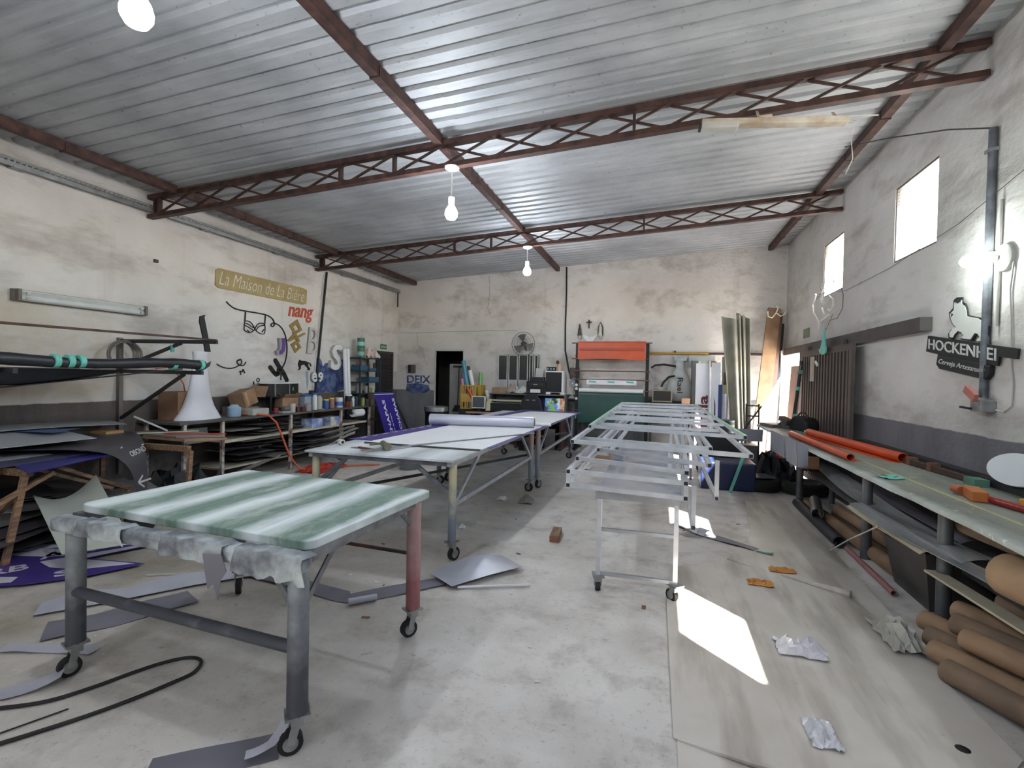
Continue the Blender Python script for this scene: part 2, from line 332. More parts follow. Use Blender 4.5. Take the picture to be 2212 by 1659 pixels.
# roof steel ---------------------------------------------------------------
YT = (-1.65, 1.61, 4.87, 8.13)
for k, (x, lb) in enumerate(((-5.9, 'dark steel roof purlin running along the top of the left wall'), (-2.28, 'dark steel roof purlin along the middle of the tin roof'), (2.13, 'dark steel roof purlin close to the right wall'))):
    t = thing('roof_purlin', (x, 4, ceil(x) - .1), lb, 'beam', 'roof purlins')
    ys = [YF, *YT, YB]
    for a, b in zip(ys, ys[1:]): B('beam_segment', M_RUST, x - .042, x + .042, a + .04, b - .04 if b != YB else b - .01, ceil(x) - .105, ceil(x) - .008, parent=t)
    for yy in (2.6, 3.6, 5.9, 6.9, 9.2, 10.3): B('splice_plate', M_RUST, x - .05, x + .05, yy, yy + .02, ceil(x) - .112, ceil(x) - .02, parent=t)
def truss(y, lb):
    t = thing('roof_truss', (-2, y, 3.7), lb, 'truss', 'roof trusses'); x0, x1 = XL + .02, XR - .02
    for nm, dz, h in (('top_chord', -.085, .055), ('bottom_chord', -.33, .05)):
        G().beam((x0, y, ceil(x0) + dz), (x1, y, ceil(x1) + dz), .08, h).done(nm, M_RUST, parent=t)
    n = 15; wd = (x1 - x0 - .3) / n
    for i in range(n):
        a = x0 + .15 + i * wd; b = a + wd
        for p, q, dy in (((a + .02, -.31), (b - .02, -.11), -.014), ((a + .02, -.11), (b - .02, -.31), .014)):
            G().beam((p[0], y + dy, ceil(p[0]) + p[1]), (q[0], y + dy, ceil(q[0]) + q[1]), .018, .022).done('diagonal', M_RUST, parent=t)
    for x in (x0 + .1, x0 + .16, -3.5, -2.82, -.28): B('upright', M_RUST, x - .013, x + .013, y - .03, y + .03, ceil(x) - .31, ceil(x) - .1, parent=t)
truss(YT[0], 'brown steel lattice truss behind the camera'); truss(YT[1], 'brown steel lattice truss directly above the paint stained table'); truss(YT[2], 'brown steel lattice truss in the middle of the roof'); truss(YT[3], 'brown steel lattice truss nearest the back wall')
# ------------------------------------------------------------------ lamps
def pendant(x, y, zc, zb, lb):
    t = thing('pendant_lamp', (x, y, zb - .1), lb, 'lamp', 'pendant lamps on the trusses')
    G().lathe([(.02, -.045), (.075, -.015), (.08, 0)], (x, y, zc), 20).done('canopy', M_WHITE, parent=t, smooth=True)
    T('rod', M_WHITE, (x, y, zb + .17), (x, y, zc - .04), .008, parent=t)
    G().lathe([(.018, 0), (.03, .02), (.034, .09), (.02, .105)], (x, y, zb + .075), 14).done('socket', M_DWHITE, parent=t, smooth=True)
    G().lathe([(.012, -.072), (.045, -.062), (.064, -.03), (.066, 0), (.056, .035), (.034, .07), (.026, .085)], (x, y, zb), 20).done('bulb', M_LAMP, parent=t, smooth=True)
pendant(-2.31, 1.70, 3.79, 3.22, 'lit pendant bulb nearest the camera above the paint stained table')
pendant(-2.14, 4.87, 3.78, 3.30, 'lit pendant bulb hanging from the middle roof truss')
pendant(-2.17, 8.13, 3.77, 3.36, 'lit pendant bulb hanging from the truss nearest the back wall')
pendant(-2.25, -1.65, 3.79, 3.32, 'added unseen fill bulb on the roof truss behind the camera')  # extra pendant out of view, put in to brighten the room
M_LAMP2 = mat('lit_small_bulb', (236, 250, 244), .5, var=.02, emit=30)
t = thing('bracket_lamp', (2.4, 4.64, 2.45), 'lit bulb in a round holder on the right wall by the conduit', 'lamp')
G().lathe([(.10, 0), (.10, -.025), (.05, -.05)], (XR, 4.60, 2.55), 20, 'x').done('holder', M_DWHITE, parent=t, smooth=True)
c = Vector((XR - .13, 4.70, 2.555)); d = Vector((-.75, .60, .03)).normalized()
G().path([Vector((XR - .04, 4.60, 2.55)), c - d * .06], .024, 10).done('socket', M_DWHITE, parent=t, smooth=True)
G().path([c + d * a for a in (-.06, -.03, .01, .06, .09, .105)], [.026, .042, .052, .05, .034, .01], 16).done('bulb', M_LAMP2, parent=t, smooth=True)
# ------------------------------------------------------------------ wheeled work tables
def caster(x, y, a, parent, r=.05, top=.17):
    d = Vector((math.cos(a), math.sin(a), 0)); s = Vector((-d.y, d.x, 0)); c = Vector((x, y, r)) + d * .025
    f = G().box((x, y, top - .006), (.1, .085, .012), a)
    for k in (-1, 1): f.beam(Vector((x, y, top - .02)) + s * k * .024, c + s * k * .024, .034, .005, s)
    f.box((x, y, top - .03), (.05, .055, .04), a)
    fo = f.done('caster_fork', M_GALV, parent=parent)
    w = G().path([c - s * .017, c + s * .017], r, 20).done('caster_wheel', M_RUBBER, parent=fo, smooth=True)
    G().path([c - s * .020, c + s * .020], r * .62, 16).done('caster_hub', M_GALV, parent=fo, smooth=True)
def rounded(x0, x1, y0, y1, r, n=4):
    o = []
    for cx, cy, a in ((x1 - r, y1 - r, 0), (x0 + r, y1 - r, 90), (x0 + r, y0 + r, 180), (x1 - r, y0 + r, 270)):
        for k in range(n + 1):
            t = math.radians(a + 90 * k / n); o.append((cx + r * math.cos(t), cy + r * math.sin(t)))
    return o
def spray_mat(name, bands, green=(98, 122, 108), white=(214, 222, 221), amt=1.0):
    t = NT(name); p = t.obj(); x, y, z = t.sep(p)
    wob = t.math('ADD', x, t.math('MULTIPLY', t.math('SUBTRACT', t.noise(p, 2.2, 4), .5), .10)); f = None
    for b, wd in bands:
        d = t.math('DIVIDE', t.math('ABSOLUTE', t.math('SUBTRACT', wob, b)), wd)
        k = t.math('SUBTRACT', 1.0, d, clamp=True); f = k if f is None else t.math('MAXIMUM', f, k)
    f = t.math('MULTIPLY', t.math('MULTIPLY', t.math('POWER', f, .8), amt), t.math('MULTIPLY_ADD', t.noise(t.mapping(p, (8, 1, 1)), 3, 5), 1.0, .45, True))
    st = t.ramp(t.noise(t.mapping(p, (9, 1.1, 1)), 2.4, 6, .7), .42, .72)
    base = t.mix(t.math('MULTIPLY', st, .6), lin(green), lin((140, 156, 148)))
    base = t.mix(t.math('MULTIPLY', t.ramp(t.noise(t.mapping(p, (2.5, 1, 1)), 3, 6, .7), .5, .66), .8), base, lin((178, 184, 176)))
    c = t.mix(f, base, lin(white))
    c = t.mix(t.math('MULTIPLY', t.ramp(t.noise(t.mapping(p, (3, 14, 1), rot=(0, 0, .5)), 3, 3), .7, .73), .8), c, lin((226, 228, 226)))
    c = t.mix(t.ramp(t.noise(t.mapping(p, (30, 1.5, 1)), 1.3, 2), .735, .745), c, lin((70, 78, 76)))
    t.lk(c, t.b.inputs['Base Color']); t.b.inputs['Roughness'].default_value = .5; t.bump(t.noise(p, 40, 4), .15, .01); return t.m
def leg_mat(name, a, b, lo, hi):                # worn paint that changes along the leg
    t = NT(name); p = t.obj(); z = t.sep(p)[2]
    f = t.math('ADD', t.math('MULTIPLY', z, 1.2), t.math('MULTIPLY', t.math('SUBTRACT', t.noise(p, 9, 5), .5), 1.3))
    c = t.mix(t.ramp(f, lo, hi), lin(a), lin(b)); t.lk(c, t.b.inputs['Base Color']); t.b.inputs['Roughness'].default_value = .5; t.b.inputs['Metallic'].default_value = .2
    t.bump(t.noise(p, 60, 3), .12, .01); return t.m
M_LEG_A = leg_mat('leg_grey_overspray', (70, 72, 79), (146, 152, 156), .15, .9)
M_LEG_R = leg_mat('leg_red_overspray', (146, 92, 92), (168, 144, 142), .1, .8)
M_LEG_Y = leg_mat('leg_yellowed_steel', (112, 120, 132), (186, 178, 148), .2, .7)
M_LEG_B = leg_mat('leg_rusty_blue', (126, 134, 142), (160, 132, 116), .3, .8)
# --- paint stained table in front
ft = thing('paint_stained_table', (-2.13, 2.3, 0), 'paint stained green and white table on casters in the foreground', 'table')
M_SPRAY = spray_mat('sprayed_table_top', ((-.70, .13), (-.32, .12), (.04, .12), (.42, .13), (.74, .05)))
G().prism(rounded(-.755, .755, -.52, .52, .05), (-2.105, 2.315, .845), (.9978, -.066, 0), (.066, .9978, 0), (0, 0, .042)).done('table_top', M_SPRAY, parent=ft, bevel=.006)
M_WRAP = mat('sprayed_wrap', (188, 196, 195), .55, scale=7, c2=(96, 100, 106), bump=.5, bscale=14)
G().beam((-2.93, 1.775, .805), (-1.37, 1.715, .805), .085, .075).done('front_rail', M_WRAP, parent=ft, bevel=.02)
for a, b in (((-1.41, 1.76), (-1.41, 2.74)), ((-2.87, 1.82), (-2.87, 2.88)), ((-2.87, 2.86), (-1.41, 2.74))):
    G().beam((*a, .82), (*b, .82), .05, .05).done('top_rail', M_STEEL, parent=ft)
for (x, y), m, an in (((-1.425, 1.735), M_LEG_A, 3.9), ((-1.41, 2.73), M_LEG_R, 4.1), ((-2.885, 1.83), M_LEG_A, 4.4), ((-2.87, 2.87), M_LEG_A, 5.4)):
    T('leg', m, (x, y, .165), (x, y, .82), .043, 18, parent=ft); caster(x, y, an, ft)
T('stretcher', M_LEG_A, (-2.885, 1.82, .44), (-1.425, 1.73, .44), .026, 12, parent=ft)
T('stretcher', M_RUST, (-2.87, 2.87, .48), (-1.41, 2.73, .50), .012, 8, parent=ft)
for p, q in (((-1.42, 1.78, .62), (-1.42, 1.97, .8)), ((-1.41, 2.68, .70), (-1.41, 2.56, .8)), ((-1.47, 1.74, .62), (-1.62, 1.76, .79))): G().beam(p, q, .008, .03).done('corner_brace', M_STEEL, parent=ft)
# torn wrap hanging off the front rail
rg = random.Random(3)
def rag(x0, x1, drop, nm='hanging_wrap'):
    dz = [rg.uniform(.4, 1) for _ in range(12)]
    def fn(u, v):
        x = x0 + (x1 - x0) * u; yb = 1.775 - (x + 2.93) * .0385
        prof = [(-.03, .846), (.046, .848), (.052, .81), (.048, .79 - drop * (.35 + .65 * dz[int(u * 11)]))]
        k = v * 3; i = min(int(k), 2); a, b = prof[i], prof[i + 1]; s = k - i
        return (x + .012 * math.sin(9 * u + 4 * v), yb - (a[0] + (b[0] - a[0]) * s) - .008 * math.sin(21 * u), a[1] + (b[1] - a[1]) * s + .004 * math.sin(30 * u))
    return G().grid(fn, 14, 9, .003).done(nm, M_WRAP, parent=ft, smooth=True)
rag(-1.72, -1.34, .06); rag(-2.15, -1.76, .035); rag(-2.72, -2.38, .02)
G().prism([(0, 0), (.1, .01), (.13, -.06), (.10, -.1), (.085, -.19), (.06, -.12), (.03, -.15), (.015, -.08)], (-1.86, 1.665, .81), (1, 0, 0), (0, 0, 1), (0, -.003, 0)).done('torn_strip', M_FABR, parent=ft)
G().prism([(0, 0), (.09, 0), (.08, -.1), (.05, -.2), (.03, -.19), (.02, -.1)], (-2.17, 2.80, .8), (1, 0, 0), (0, 0, 1), (0, -.003, 0)).done('torn_strip', mat('brown_strip', (110, 92, 80), .7), parent=ft)
# --- two long tables end to end
M_TOP2 = spray_mat('overspray_steel_top', ((-.45, .3), (.1, .2), (.5, .25)), (150, 152, 152), (214, 218, 220))
def long_table(y0, y1, lb, cat, legm, xr=-1.62, xl=-3.10):
    t = thing('long_work_table', ((xl + xr) / 2, (y0 + y1) / 2, 0), lb, cat, 'long wheeled tables end to end')
    B('table_top', M_TOP2, xl, xr, y0, y1, .862, .88, parent=t)
    for x in (xl + .05, xr - .05): B('side_rail', M_ALUD, x - .02, x + .02, y0 + .02, y1 - .02, .82, .862, parent=t)
    for y in (y0 + .05, y1 - .05): B('end_rail', M_STEEL, xl + .07, xr - .07, y - .02, y + .02, .82, .862, parent=t)
    k = 0
    for x in (xr - .05, xl + .05):
        for y in (y0 + .10, y1 - .10):
            T('leg', legm[k % len(legm)], (x, y, .165), (x, y, .83), .035, 16, parent=t); caster(x, y, 1.2 + k * 1.7, t, .058); k += 1
        G().beam((x, y0 + .12, .48), (x, y1 - .12, .48), .03, .04).done('stretcher', M_ALUD, parent=t)
        G().beam((x, y0 + .15, .49), (x, y0 + .75, .83), .025, .035).done('knee_brace', M_ALUD, parent=t)
        G().beam((x, y1 - .15, .49), (x, y1 - .62, .83), .025, .035).done('knee_brace', M_ALUD, parent=t)
    for s, x in ((1, xl + .08), (-1, xr - .08)): G().beam((x, y0 + .10, .58), (x + s * .33, y0 + .06, .83), .025, .035).done('knee_brace', M_STEEL, parent=t)
    G().beam((xl + .08, y0 + .14, .46), (xr - .08, y1 - .2, .52), .012, .03).done('tie_bar', M_DARK, parent=t)
    return t
long_table(3.83, 6.76, 'long steel topped table on casters right behind the paint stained one', 'table', [M_LEG_Y, M_LEG_B, M_LEG_Y, M_LEG_B])
long_table(6.80, 9.75, 'far long table on casters under the purple edged panel', 'table', [M_LEG_B, M_STEEL, M_STEEL, M_STEEL], -1.58, -3.06)
# --- sheet goods lying on the long tables
def slab(name, m, c, z0, z1, lb, cat, group=None, **k): return G().prism(c, (0, 0, z0), (1, 0, 0), (0, 1, 0), (0, 0, z1 - z0)).done(name, m, label=lb, cat=cat, group=group, **k)
fs = slab('film_covered_sheet', M_PURPLE, [(-3.18, 4.62), (-1.56, 4.62), (-1.46, 10.05), (-2.72, 10.15)], .8815, .886, 'purple film covered sheet lying under the pale panel on both long tables', 'sheet')
for i in range(26): B('printed_dash', M_WHITE, -3.12 + .0165 * i, -3.10 + .0165 * i, 4.75 + i * .2, 4.86 + i * .2, .886, .8865, parent=fs)
for i in range(12): B('printed_dash', M_WHITE, -2.6 + i * .09, -2.55 + i * .09, 9.90, 9.915, .886, .8865, parent=fs)
M_PANEL = mat('panel_back_lacquer', (228, 228, 228), .42, var=.06)
pn = slab('composite_panel', M_PANEL, [(-2.86, 4.42), (-1.60, 4.40), (-1.55, 7.2), (-2.74, 7.2)], .887, .8915, 'pale grey composite panel on the nearer long table in front of the silver roll', 'panel')
G().prism([(-2.86, 4.42), (-1.60, 4.40), (-1.60, 4.425), (-2.86, 4.445)], (0, 0, .8816), (1, 0, 0), (0, 1, 0), (0, 0, .0135)).done('black_edge', M_BLACK, parent=pn)
slab('composite_panel', M_PANEL, [(-2.72, 7.22), (-1.54, 7.22), (-1.50, 9.55), (-2.46, 9.65)], .887, .8915, 'pale grey composite panel on the far long table behind the silver roll', 'panel')
M_SILV = mat('silver_vinyl_roll', (190, 190, 202), .34, .2, scale=2, var=.1, stretch=(.3, 8, 8))
t = thing('vinyl_roll', (-2.35, 6.5, .89), 'fat silver grey vinyl roll lying across the pale panel', 'roll')
a, b = Vector((-3.06, 6.36, .967)), Vector((-1.62, 6.60, .967))
G().pipe(a, b, .075, .025, 28).done('wound_film', M_SILV, parent=t, smooth=True)
d = (b - a).normalized(); G().pipe(a + d * .01, b + d * .012, .048, .008, 20).done('core_tube', M_CARD, parent=t, smooth=True)
T('white_film_roll', M_WHITE, (-1.95, 6.82, .9185), (-1.44, 6.86, .9185), .026, label='slim white roll tucked behind the silver vinyl roll', cat='roll')
G().beam((-2.55, 3.90, .899), (-1.45, 5.92, .899), .028, .010).done('flat_steel_bar', M_GALV, label='thin steel bar lying diagonally across the nearer long table', cat='bar')
# caulking gun with wooden handled brush
t = thing('caulking_gun', (-2.4, 4.15, .882), 'worn caulking gun lying on the near end of the long table', 'tool')
M_GUN = mat('worn_olive_metal', (120, 116, 96), .5, .4, var=.3)
T('barrel', M_GUN, (-2.56, 4.28, .915), (-2.42, 4.12, .913), .03, parent=t); T('nozzle', M_GUN, (-2.42, 4.12, .913), (-2.39, 4.085, .92), .036, parent=t)
G().path([(-2.56, 4.28, .915), (-2.63, 4.30, .905), (-2.70, 4.27, .895)], .01, 8).done('trigger_handle', M_GUN, parent=t, smooth=True)
t = thing('scraper', (-2.55, 4.05, .882), 'red wooden handled scraper beside the caulking gun', 'tool')
G().beam((-2.72, 4.12, .89), (-2.52, 4.05, .89), .028, .014).done('handle', mat('red_wood', (118, 52, 44), .6), parent=t); G().beam((-2.72, 4.12, .886), (-2.8, 4.14, .884), .06, .002).done('blade', M_GALV, parent=t)
t = thing('tape_stub', (-3.0, 4.22, .882), 'small white roll of tape at the corner of the nearer long table', 'tape')
G().pipe((-3.02, 4.24, .91), (-2.97, 4.22, .91), .028, .012).done('tape_ring', M_DWHITE, parent=t, smooth=True)
G().pipe((-3.022, 4.241, .91), (-2.968, 4.219, .91), .016, .003).done('core', M_CARD, parent=t, smooth=True)
G().prism([(0, 0), (.11, .01), (.09, .07), (.02, .05)], (-1.5, 9.35, .81), (0, 1, 0), (0, 0, 1), (.003, 0, 0)).done('tape_strip', M_TEAL, label='teal tape strip hanging from the far long table corner', cat='tape')
# ------------------------------------------------------------------ aluminium stand and the stack of sign frames
st = thing('wheeled_stand', (-.12, 4.6, 0), 'aluminium stand on casters under the stack of tube frames', 'stand')
M_PRINT = NT('printed_aluminium'); _t = M_PRINT; _p = _t.obj()
_c = _t.mix(_t.ramp(_t.noise(_p, 2.0, 3), .45, .6), lin((196, 200, 204)), lin((150, 160, 176)))
_c = _t.mix(_t.ramp(_t.noise(_t.mapping(_p, loc=(3, 1, 0)), 2.6, 2), .6, .66), _c, lin((96, 130, 190)))
_c = _t.mix(_t.ramp(_t.noise(_t.mapping(_p, loc=(7, 5, 0)), 2.4, 2), .63, .68), _c, lin((226, 150, 60)))
_t.lk(_c, _t.b.inputs['Base Color']); _t.b.inputs['Metallic'].default_value = .6; _t.b.inputs['Roughness'].default_value = .3
X0, X1, Y0, Y1 = -.40, .145, 3.73, 6.6
B('deck', M_PRINT.m, X0 - .03, X1 + .03, Y0 - .02, Y1 + .03, .755, .765, parent=st)
G().bx(X0 - .03, X1 + .03, Y0 - .028, Y0 - .02, .70, .768).done('front_apron', M_ALUD, parent=st)
for x in (X0, X1):
    for y in (Y0, Y1):
        B('leg', M_ALU, x - .016, x + .016, y - .016, y + .016, .13, .755, parent=st); caster(x, y + .0, 2.2 + x, st, .045, .13)
    B('side_rail', M_ALUD, x - .014, x + .014, Y0 + .016, Y1 - .016, .72, .755, parent=st)
for y, z in ((Y0, .14), (Y0, .47), (Y1, .14), (Y1, .47)): B('cross_rail', M_ALUD, X0 + .016, X1 - .016, y - .012, y + .012, z - .012, z + .012, parent=st)
def tube_frame(lb, cs, z, cross, w=.032, depth=0, m=M_ALU, green=None, mids=(), lean=0):
    """cs: four plan corners near-left, near-right, far-right, far-left; depth > 0 makes a box frame"""
    P = [Vector((x, y, z + lean * (y - cs[0][1]))) for x, y in cs]; c = sum(P, Vector()) / 4
    t = thing('aluminium_lattice', (c.x, c.y, z - depth - w / 2), lb, 'frame', 'aluminium tube frames stacked on the stand')
    lev = [0] if not depth else [0, -depth]
    for dz in lev:
        o = Vector((0, 0, dz)); L = lambda a, b, s: a + (b - a) * s
        for a, b, nm in ((P[0], P[3], 'side_rail'), (P[1], P[2], 'side_rail')):
            d = (b - a).normalized()
            r = G().beam(a + o - d * w / 2, b + o, w, w).done(nm, m, parent=t)
            G().beam(a + o - d * (w / 2 + .001), a + o - d * (w / 2 - .004), w * .78, w * .78).done('open_end_shade', M_BLACK, parent=r)  # black insert stands for the shade inside the open tube
            if green and dz == 0: G().beam(a + o + Vector((0, 0, w / 2 + .001)), b + o + Vector((0, 0, w / 2 + .001)), w * .9, .002).done('edge_tape', green, parent=r)
        for s in [0, 1, *cross] if dz == 0 else [0, 1]:
            a, b = L(P[0], P[3], s) + o, L(P[1], P[2], s) + o; d = (b - a).normalized()
            G().beam(a + d * w * .5, b - d * w * .5, w * .96, w * .96).done('crossbar', m, parent=t)
        for s in mids if dz == 0 else (): G().beam(L(P[0], P[1], s) + o, L(P[3], P[2], s) + o, w * .9, w * .9).done('mid_rail', m, parent=t)
    if depth:
        for k, p in enumerate(P): G().beam(p + Vector((0, 0, -w / 2)), p + Vector((0, 0, -depth + w / 2)), w * .95, w * .95).done('corner_post', m, parent=t)
    return t
M_MINT = mat('mint_edge_tape', (150, 206, 160), .5, var=.1)
tube_frame('lowest aluminium box frame resting on the stand deck', [(-.62, 3.62), (.19, 3.50), (.30, 8.2), (-.62, 8.3)], .905, (.8,), depth=.10)
tube_frame('second aluminium box frame up with its near end pulled left', [(-.60, 3.92), (.20, 3.62), (.34, 8.4), (-.55, 8.5)], .955, (), depth=0, mids=(.10, .86))
tube_frame('aluminium frame skewed to the right in the middle of the stack', [(-.47, 4.22), (.36, 3.78), (.46, 8.55), (-.40, 8.8)], .99, (), depth=0, mids=(.12, .9))
tube_frame('aluminium box frame with corner posts sticking out right', [(-.72, 4.62), (.42, 4.38), (.42, 9.0), (-.66, 9.1)], 1.03, (.55,), depth=.0, mids=(.22, .78))
tube_frame('long aluminium ladder frame just below the green taped one', [(-.67, 4.08), (.635, 3.84), (.64, 9.6), (-.68, 9.7)], 1.065, (.3, .52, .70, .86))
tube_frame('topmost aluminium ladder frame with mint green taped edges', [(-.655, 5.06), (.735, 4.74), (.69, 10.15), (-.68, 10.05)], 1.10, (.22, .45, .66, .84), green=M_MINT)
# corner struts of the box frames that stick down past the deck
t = thing('tubular_brace_set', (.3, 4.0, .56), 'aluminium upright frame hanging off the right of the stack', 'frame')
for p, q in (((.245, 3.56, .88), (.245, 3.56, .60)), ((.44, 4.05, .985), (.44, 4.05, .70)), ((.44, 4.05, .70), (.47, 8.2, .72)), ((.245, 3.56, .60), (.30, 8.0, .66))): G().beam(p, q, .03, .03).done('tube', M_ALU, parent=t)
for p in ((.245, 3.541, .60), (.44, 4.031, .70)): G().box(p, (.024, .006, .024)).done('open_end_shade', M_BLACK, parent=t)  # black plates in place of the shaded tube hollows
# far trestle carrying the stack
t = thing('support_trestle', (0, 8.6, 0), 'low steel trestle carrying the far end of the frame stack', 'trestle')
B('top_rail', M_STEEL, -.7, .6, 8.57, 8.63, .74, .79, parent=t)
for x in (-.62, .52):
    for s in (-1, 1): G().beam((x, 8.6 + s * .25, 0), (x, 8.6, .75), .035, .035).done('leg', M_STEEL, parent=t)
# ------------------------------------------------------------------ right hand bench, gate and what lies there
wb = thing('side_workbench', (2.0, 5.1, 0), 'long worn grey green workbench along the right wall', 'workbench')
M_BT = NT('worn_bench_top'); _t = M_BT; _p = _t.pos(); _x = _t.sep(_p)[0]
_c = _t.mix(_t.ramp(_t.noise(_t.mapping(_p, (3, .6, 1)), 2, 7, .65), .35, .68), lin((104, 106, 98)), lin((138, 142, 132)))
_f = _t.math('MULTIPLY', _t.math('SUBTRACT', 1.78, _t.math('ADD', _x, _t.math('MULTIPLY', _t.noise(_p, 4, 5), .16))), 9, clamp=True)
_c = _t.mix(_t.math('MULTIPLY', _f, .8), _c, lin((190, 200, 196)))
_c = _t.mix(_t.ramp(_t.noise(_p, 22, 3), .68, .71), _c, lin((196, 206, 200)))
_t.lk(_c, _t.b.inputs['Base Color']); _t.b.inputs['Roughness'].default_value = .55; _t.bump(_t.noise(_p, 30, 4), .2, .01)
rg = random.Random(5); ed = []
y = .9
while y < 9.35: ed.append((1.625 + rg.uniform(-.012, .012), y)); y += .3
G().prism(ed + [(1.66, 9.35), (2.27, 9.35), (2.27, 7.08), (2.452, 7.08), (2.452, .9)], (0, 0, .82), (1, 0, 0), (0, 1, 0), (0, 0, .03)).done('bench_top', M_BT.m, parent=wb)
G().beam((1.90, .95, .851), (1.86, 9.2, .851), .018, .003).done('yellow_guide_line', mat('pale_yellow', (186, 180, 128), .6), parent=wb)
B('back_ledge', M_DARK, 2.36, 2.452, .95, 7.05, .85, .905, parent=wb)
M_LEGD = mat('dark_pipe_leg', (104, 106, 108), .5, .4, var=.35, scale=6)
for y in (1.2, 2.62, 3.95, 5.23, 7.45, 9.1):
    T('leg', M_LEGD, (1.84, y, 0), (1.84, y, .82), .042, 16, parent=wb)
    xb = 2.36 if y < 7 else 2.22
    T('leg', M_LEGD, (xb, y, 0), (xb, y, .82), .035, 12, parent=wb)
    B('shelf_bearer', M_LEGD, 1.85, xb, y - .02, y + .02, .41, .45, parent=wb)
# sagging sheets on the bench shelf
M_CLR = mat('glossy_clear_strip', (226, 228, 230), .08, .55, var=.3, scale=3, stretch=(8, .5, 8))
M_SH1 = mat('smoked_grey_sheet', (112, 110, 108), .3, .3, var=.3, scale=2)
def sag(y): return .47 + .05 * ((y - 4.9) / 1.6) ** 2 if y < 6.9 else .55
def strip(lb, x0, x1, y0, y1, dz, m, tw=0, wav=.01, nm='sagging_sheet', t=.004):
    G().grid(lambda u, v: (x0 + (x1 - x0) * u + tw * (v - .5), y0 + (y1 - y0) * v, sag(y0 + (y1 - y0) * v) + dz + wav * math.sin(7 * v + 3 * u) - .03 * (1 - u)), 4, 22, t).done(nm, m, label=lb, cat='sheet', group='sheets sagging on the bench shelf', smooth=True)
strip('dull grey sheet sagging on the shelf under the right bench', 1.76, 2.30, 3.3, 7.3, .02, M_SH1)
strip('glossy clear strip on the bench shelf that ends at the fat cardboard roll', 1.70, 1.80, 2.95, 5.2, .045, M_CLR, -.03, .006)
strip('long glossy grey strip lying above the dull sheet on the bench shelf', 1.80, 1.98, 3.6, 6.9, .06, M_CLR, .08, .015)
strip('thin pale strip along the wall side of the bench shelf', 2.0, 2.12, 4.0, 6.6, .085, M_FABR, .1, .012)
strip('cream edged sheet at the front of the bench shelf', 1.70, 1.76, 3.95, 5.3, .0, mat('cream_edge', (196, 184, 158), .6), 0, .004)
G().beam((1.79, 3.98, .345), (1.86, 2.5, .37), .10, .014).done('pale_plank', mat('pale_plank_wood', (186, 178, 156), .7, var=.2), label='pale plank propped low between the legs of the right bench', cat='plank')
G().beam((1.93, 3.92, .40), (1.98, 2.4, .40), .02, .06).done('grey_angle_bar', M_LEGD, label='grey bar lying just behind the pale plank', cat='bar')
# cardboard tubes
M_TUBE = mat('tube_cardboard', (166, 136, 104), .75, scale=3, c2=(134, 108, 84), bump=.1)
M_TUBE2 = mat('tube_cardboard_dark', (140, 116, 92), .75, scale=3, c2=(108, 90, 74), bump=.1)
def tube_thing(lb, p, q, r, m=M_TUBE, t=.012, nm='cardboard_tube', group='cardboard tubes under the right bench'):
    G().pipe(p, q, r, t, 18).done(nm, m, label=lb, cat='tube', group=group, smooth=True)
d = Vector((.28, -.62, .03))
E_ = [((1.69, 3.84, .066), 'cardboard tube at floor level nearest the bench leg'), ((1.62, 3.60, .066), 'cardboard tube lying on the floor second from the bench leg'), ((1.56, 3.42, .066), 'cardboard tube on the floor third from the bench leg'), ((1.52, 3.20, .066), 'cardboard tube on the floor closest to the camera under the bench'),
      ((1.82, 3.74, .192), 'cardboard tube of the second layer furthest from the camera'), ((1.73, 3.56, .180), 'cardboard tube in the middle of the second layer'), ((1.68, 3.36, .180), 'cardboard tube of the second layer closest to the camera'), ((1.98, 3.62, .318), 'cardboard tube on top of the pile beside the wall')]
for k, (e, lb) in enumerate(E_):
    e = Vector(e); q = e + d * (1.25 if e.x < 1.8 else .75); q.x = min(q.x, 2.3); tube_thing(lb, e, q, .062, (M_TUBE, M_TUBE2)[k % 2])
tube_thing('fat cardboard roll under the bench at the right edge', (1.80, 3.24, .60), (1.86, 2.2, .66), .115, M_TUBE, .03, 'fat_cardboard_roll')
tube_thing('brown paper wrapped roll right under the bench top', (1.94, 3.95, .68), (2.05, 2.6, .70), .055, M_TUBE2, .02, 'paper_wrapped_roll')
tube_thing('long cardboard tube on the floor between the middle bench legs', (1.82, 7.0, .065), (1.93, 4.45, .065), .062)
tube_thing('long cardboard tube lying behind the one between the middle legs', (2.02, 6.6, .065), (2.10, 4.4, .065), .06, M_TUBE2)
tube_thing('shorter cardboard tube on top of the two long floor tubes', (1.94, 6.3, .182), (2.02, 4.7, .182), .055)
tube_thing('wide black plastic pipe on the floor under the bench', (1.72, 7.05, .062), (1.70, 5.45, .062), .058, M_DARK, .008, 'plastic_pipe')
tube_thing('thin dusty pink pipe on the floor under the bench', (1.74, 5.38, .03), (1.72, 4.35, .03), .022, mat('dusty_pink', (156, 104, 104), .5), .005, 'pink_pipe')
tube_thing('crumpled silver duct standing against the tubes below the bench', (1.80, 6.62, .20), (1.70, 6.15, .15), .06, M_GALV, .004, 'silver_duct')
G().hexa([(1.86, 4.70, .0), (2.2, 4.70, .0), (2.2, 4.16, .0), (1.86, 4.16, .0), (1.80, 4.78, .36), (2.2, 4.78, .36), (2.2, 4.10, .42), (1.80, 4.10, .42)]).done('dark_sheet_box', mat('brown_black_board', (70, 66, 64), .6, var=.3), label='dark tapered box between the bench legs', cat='box')
rg = random.Random(12)
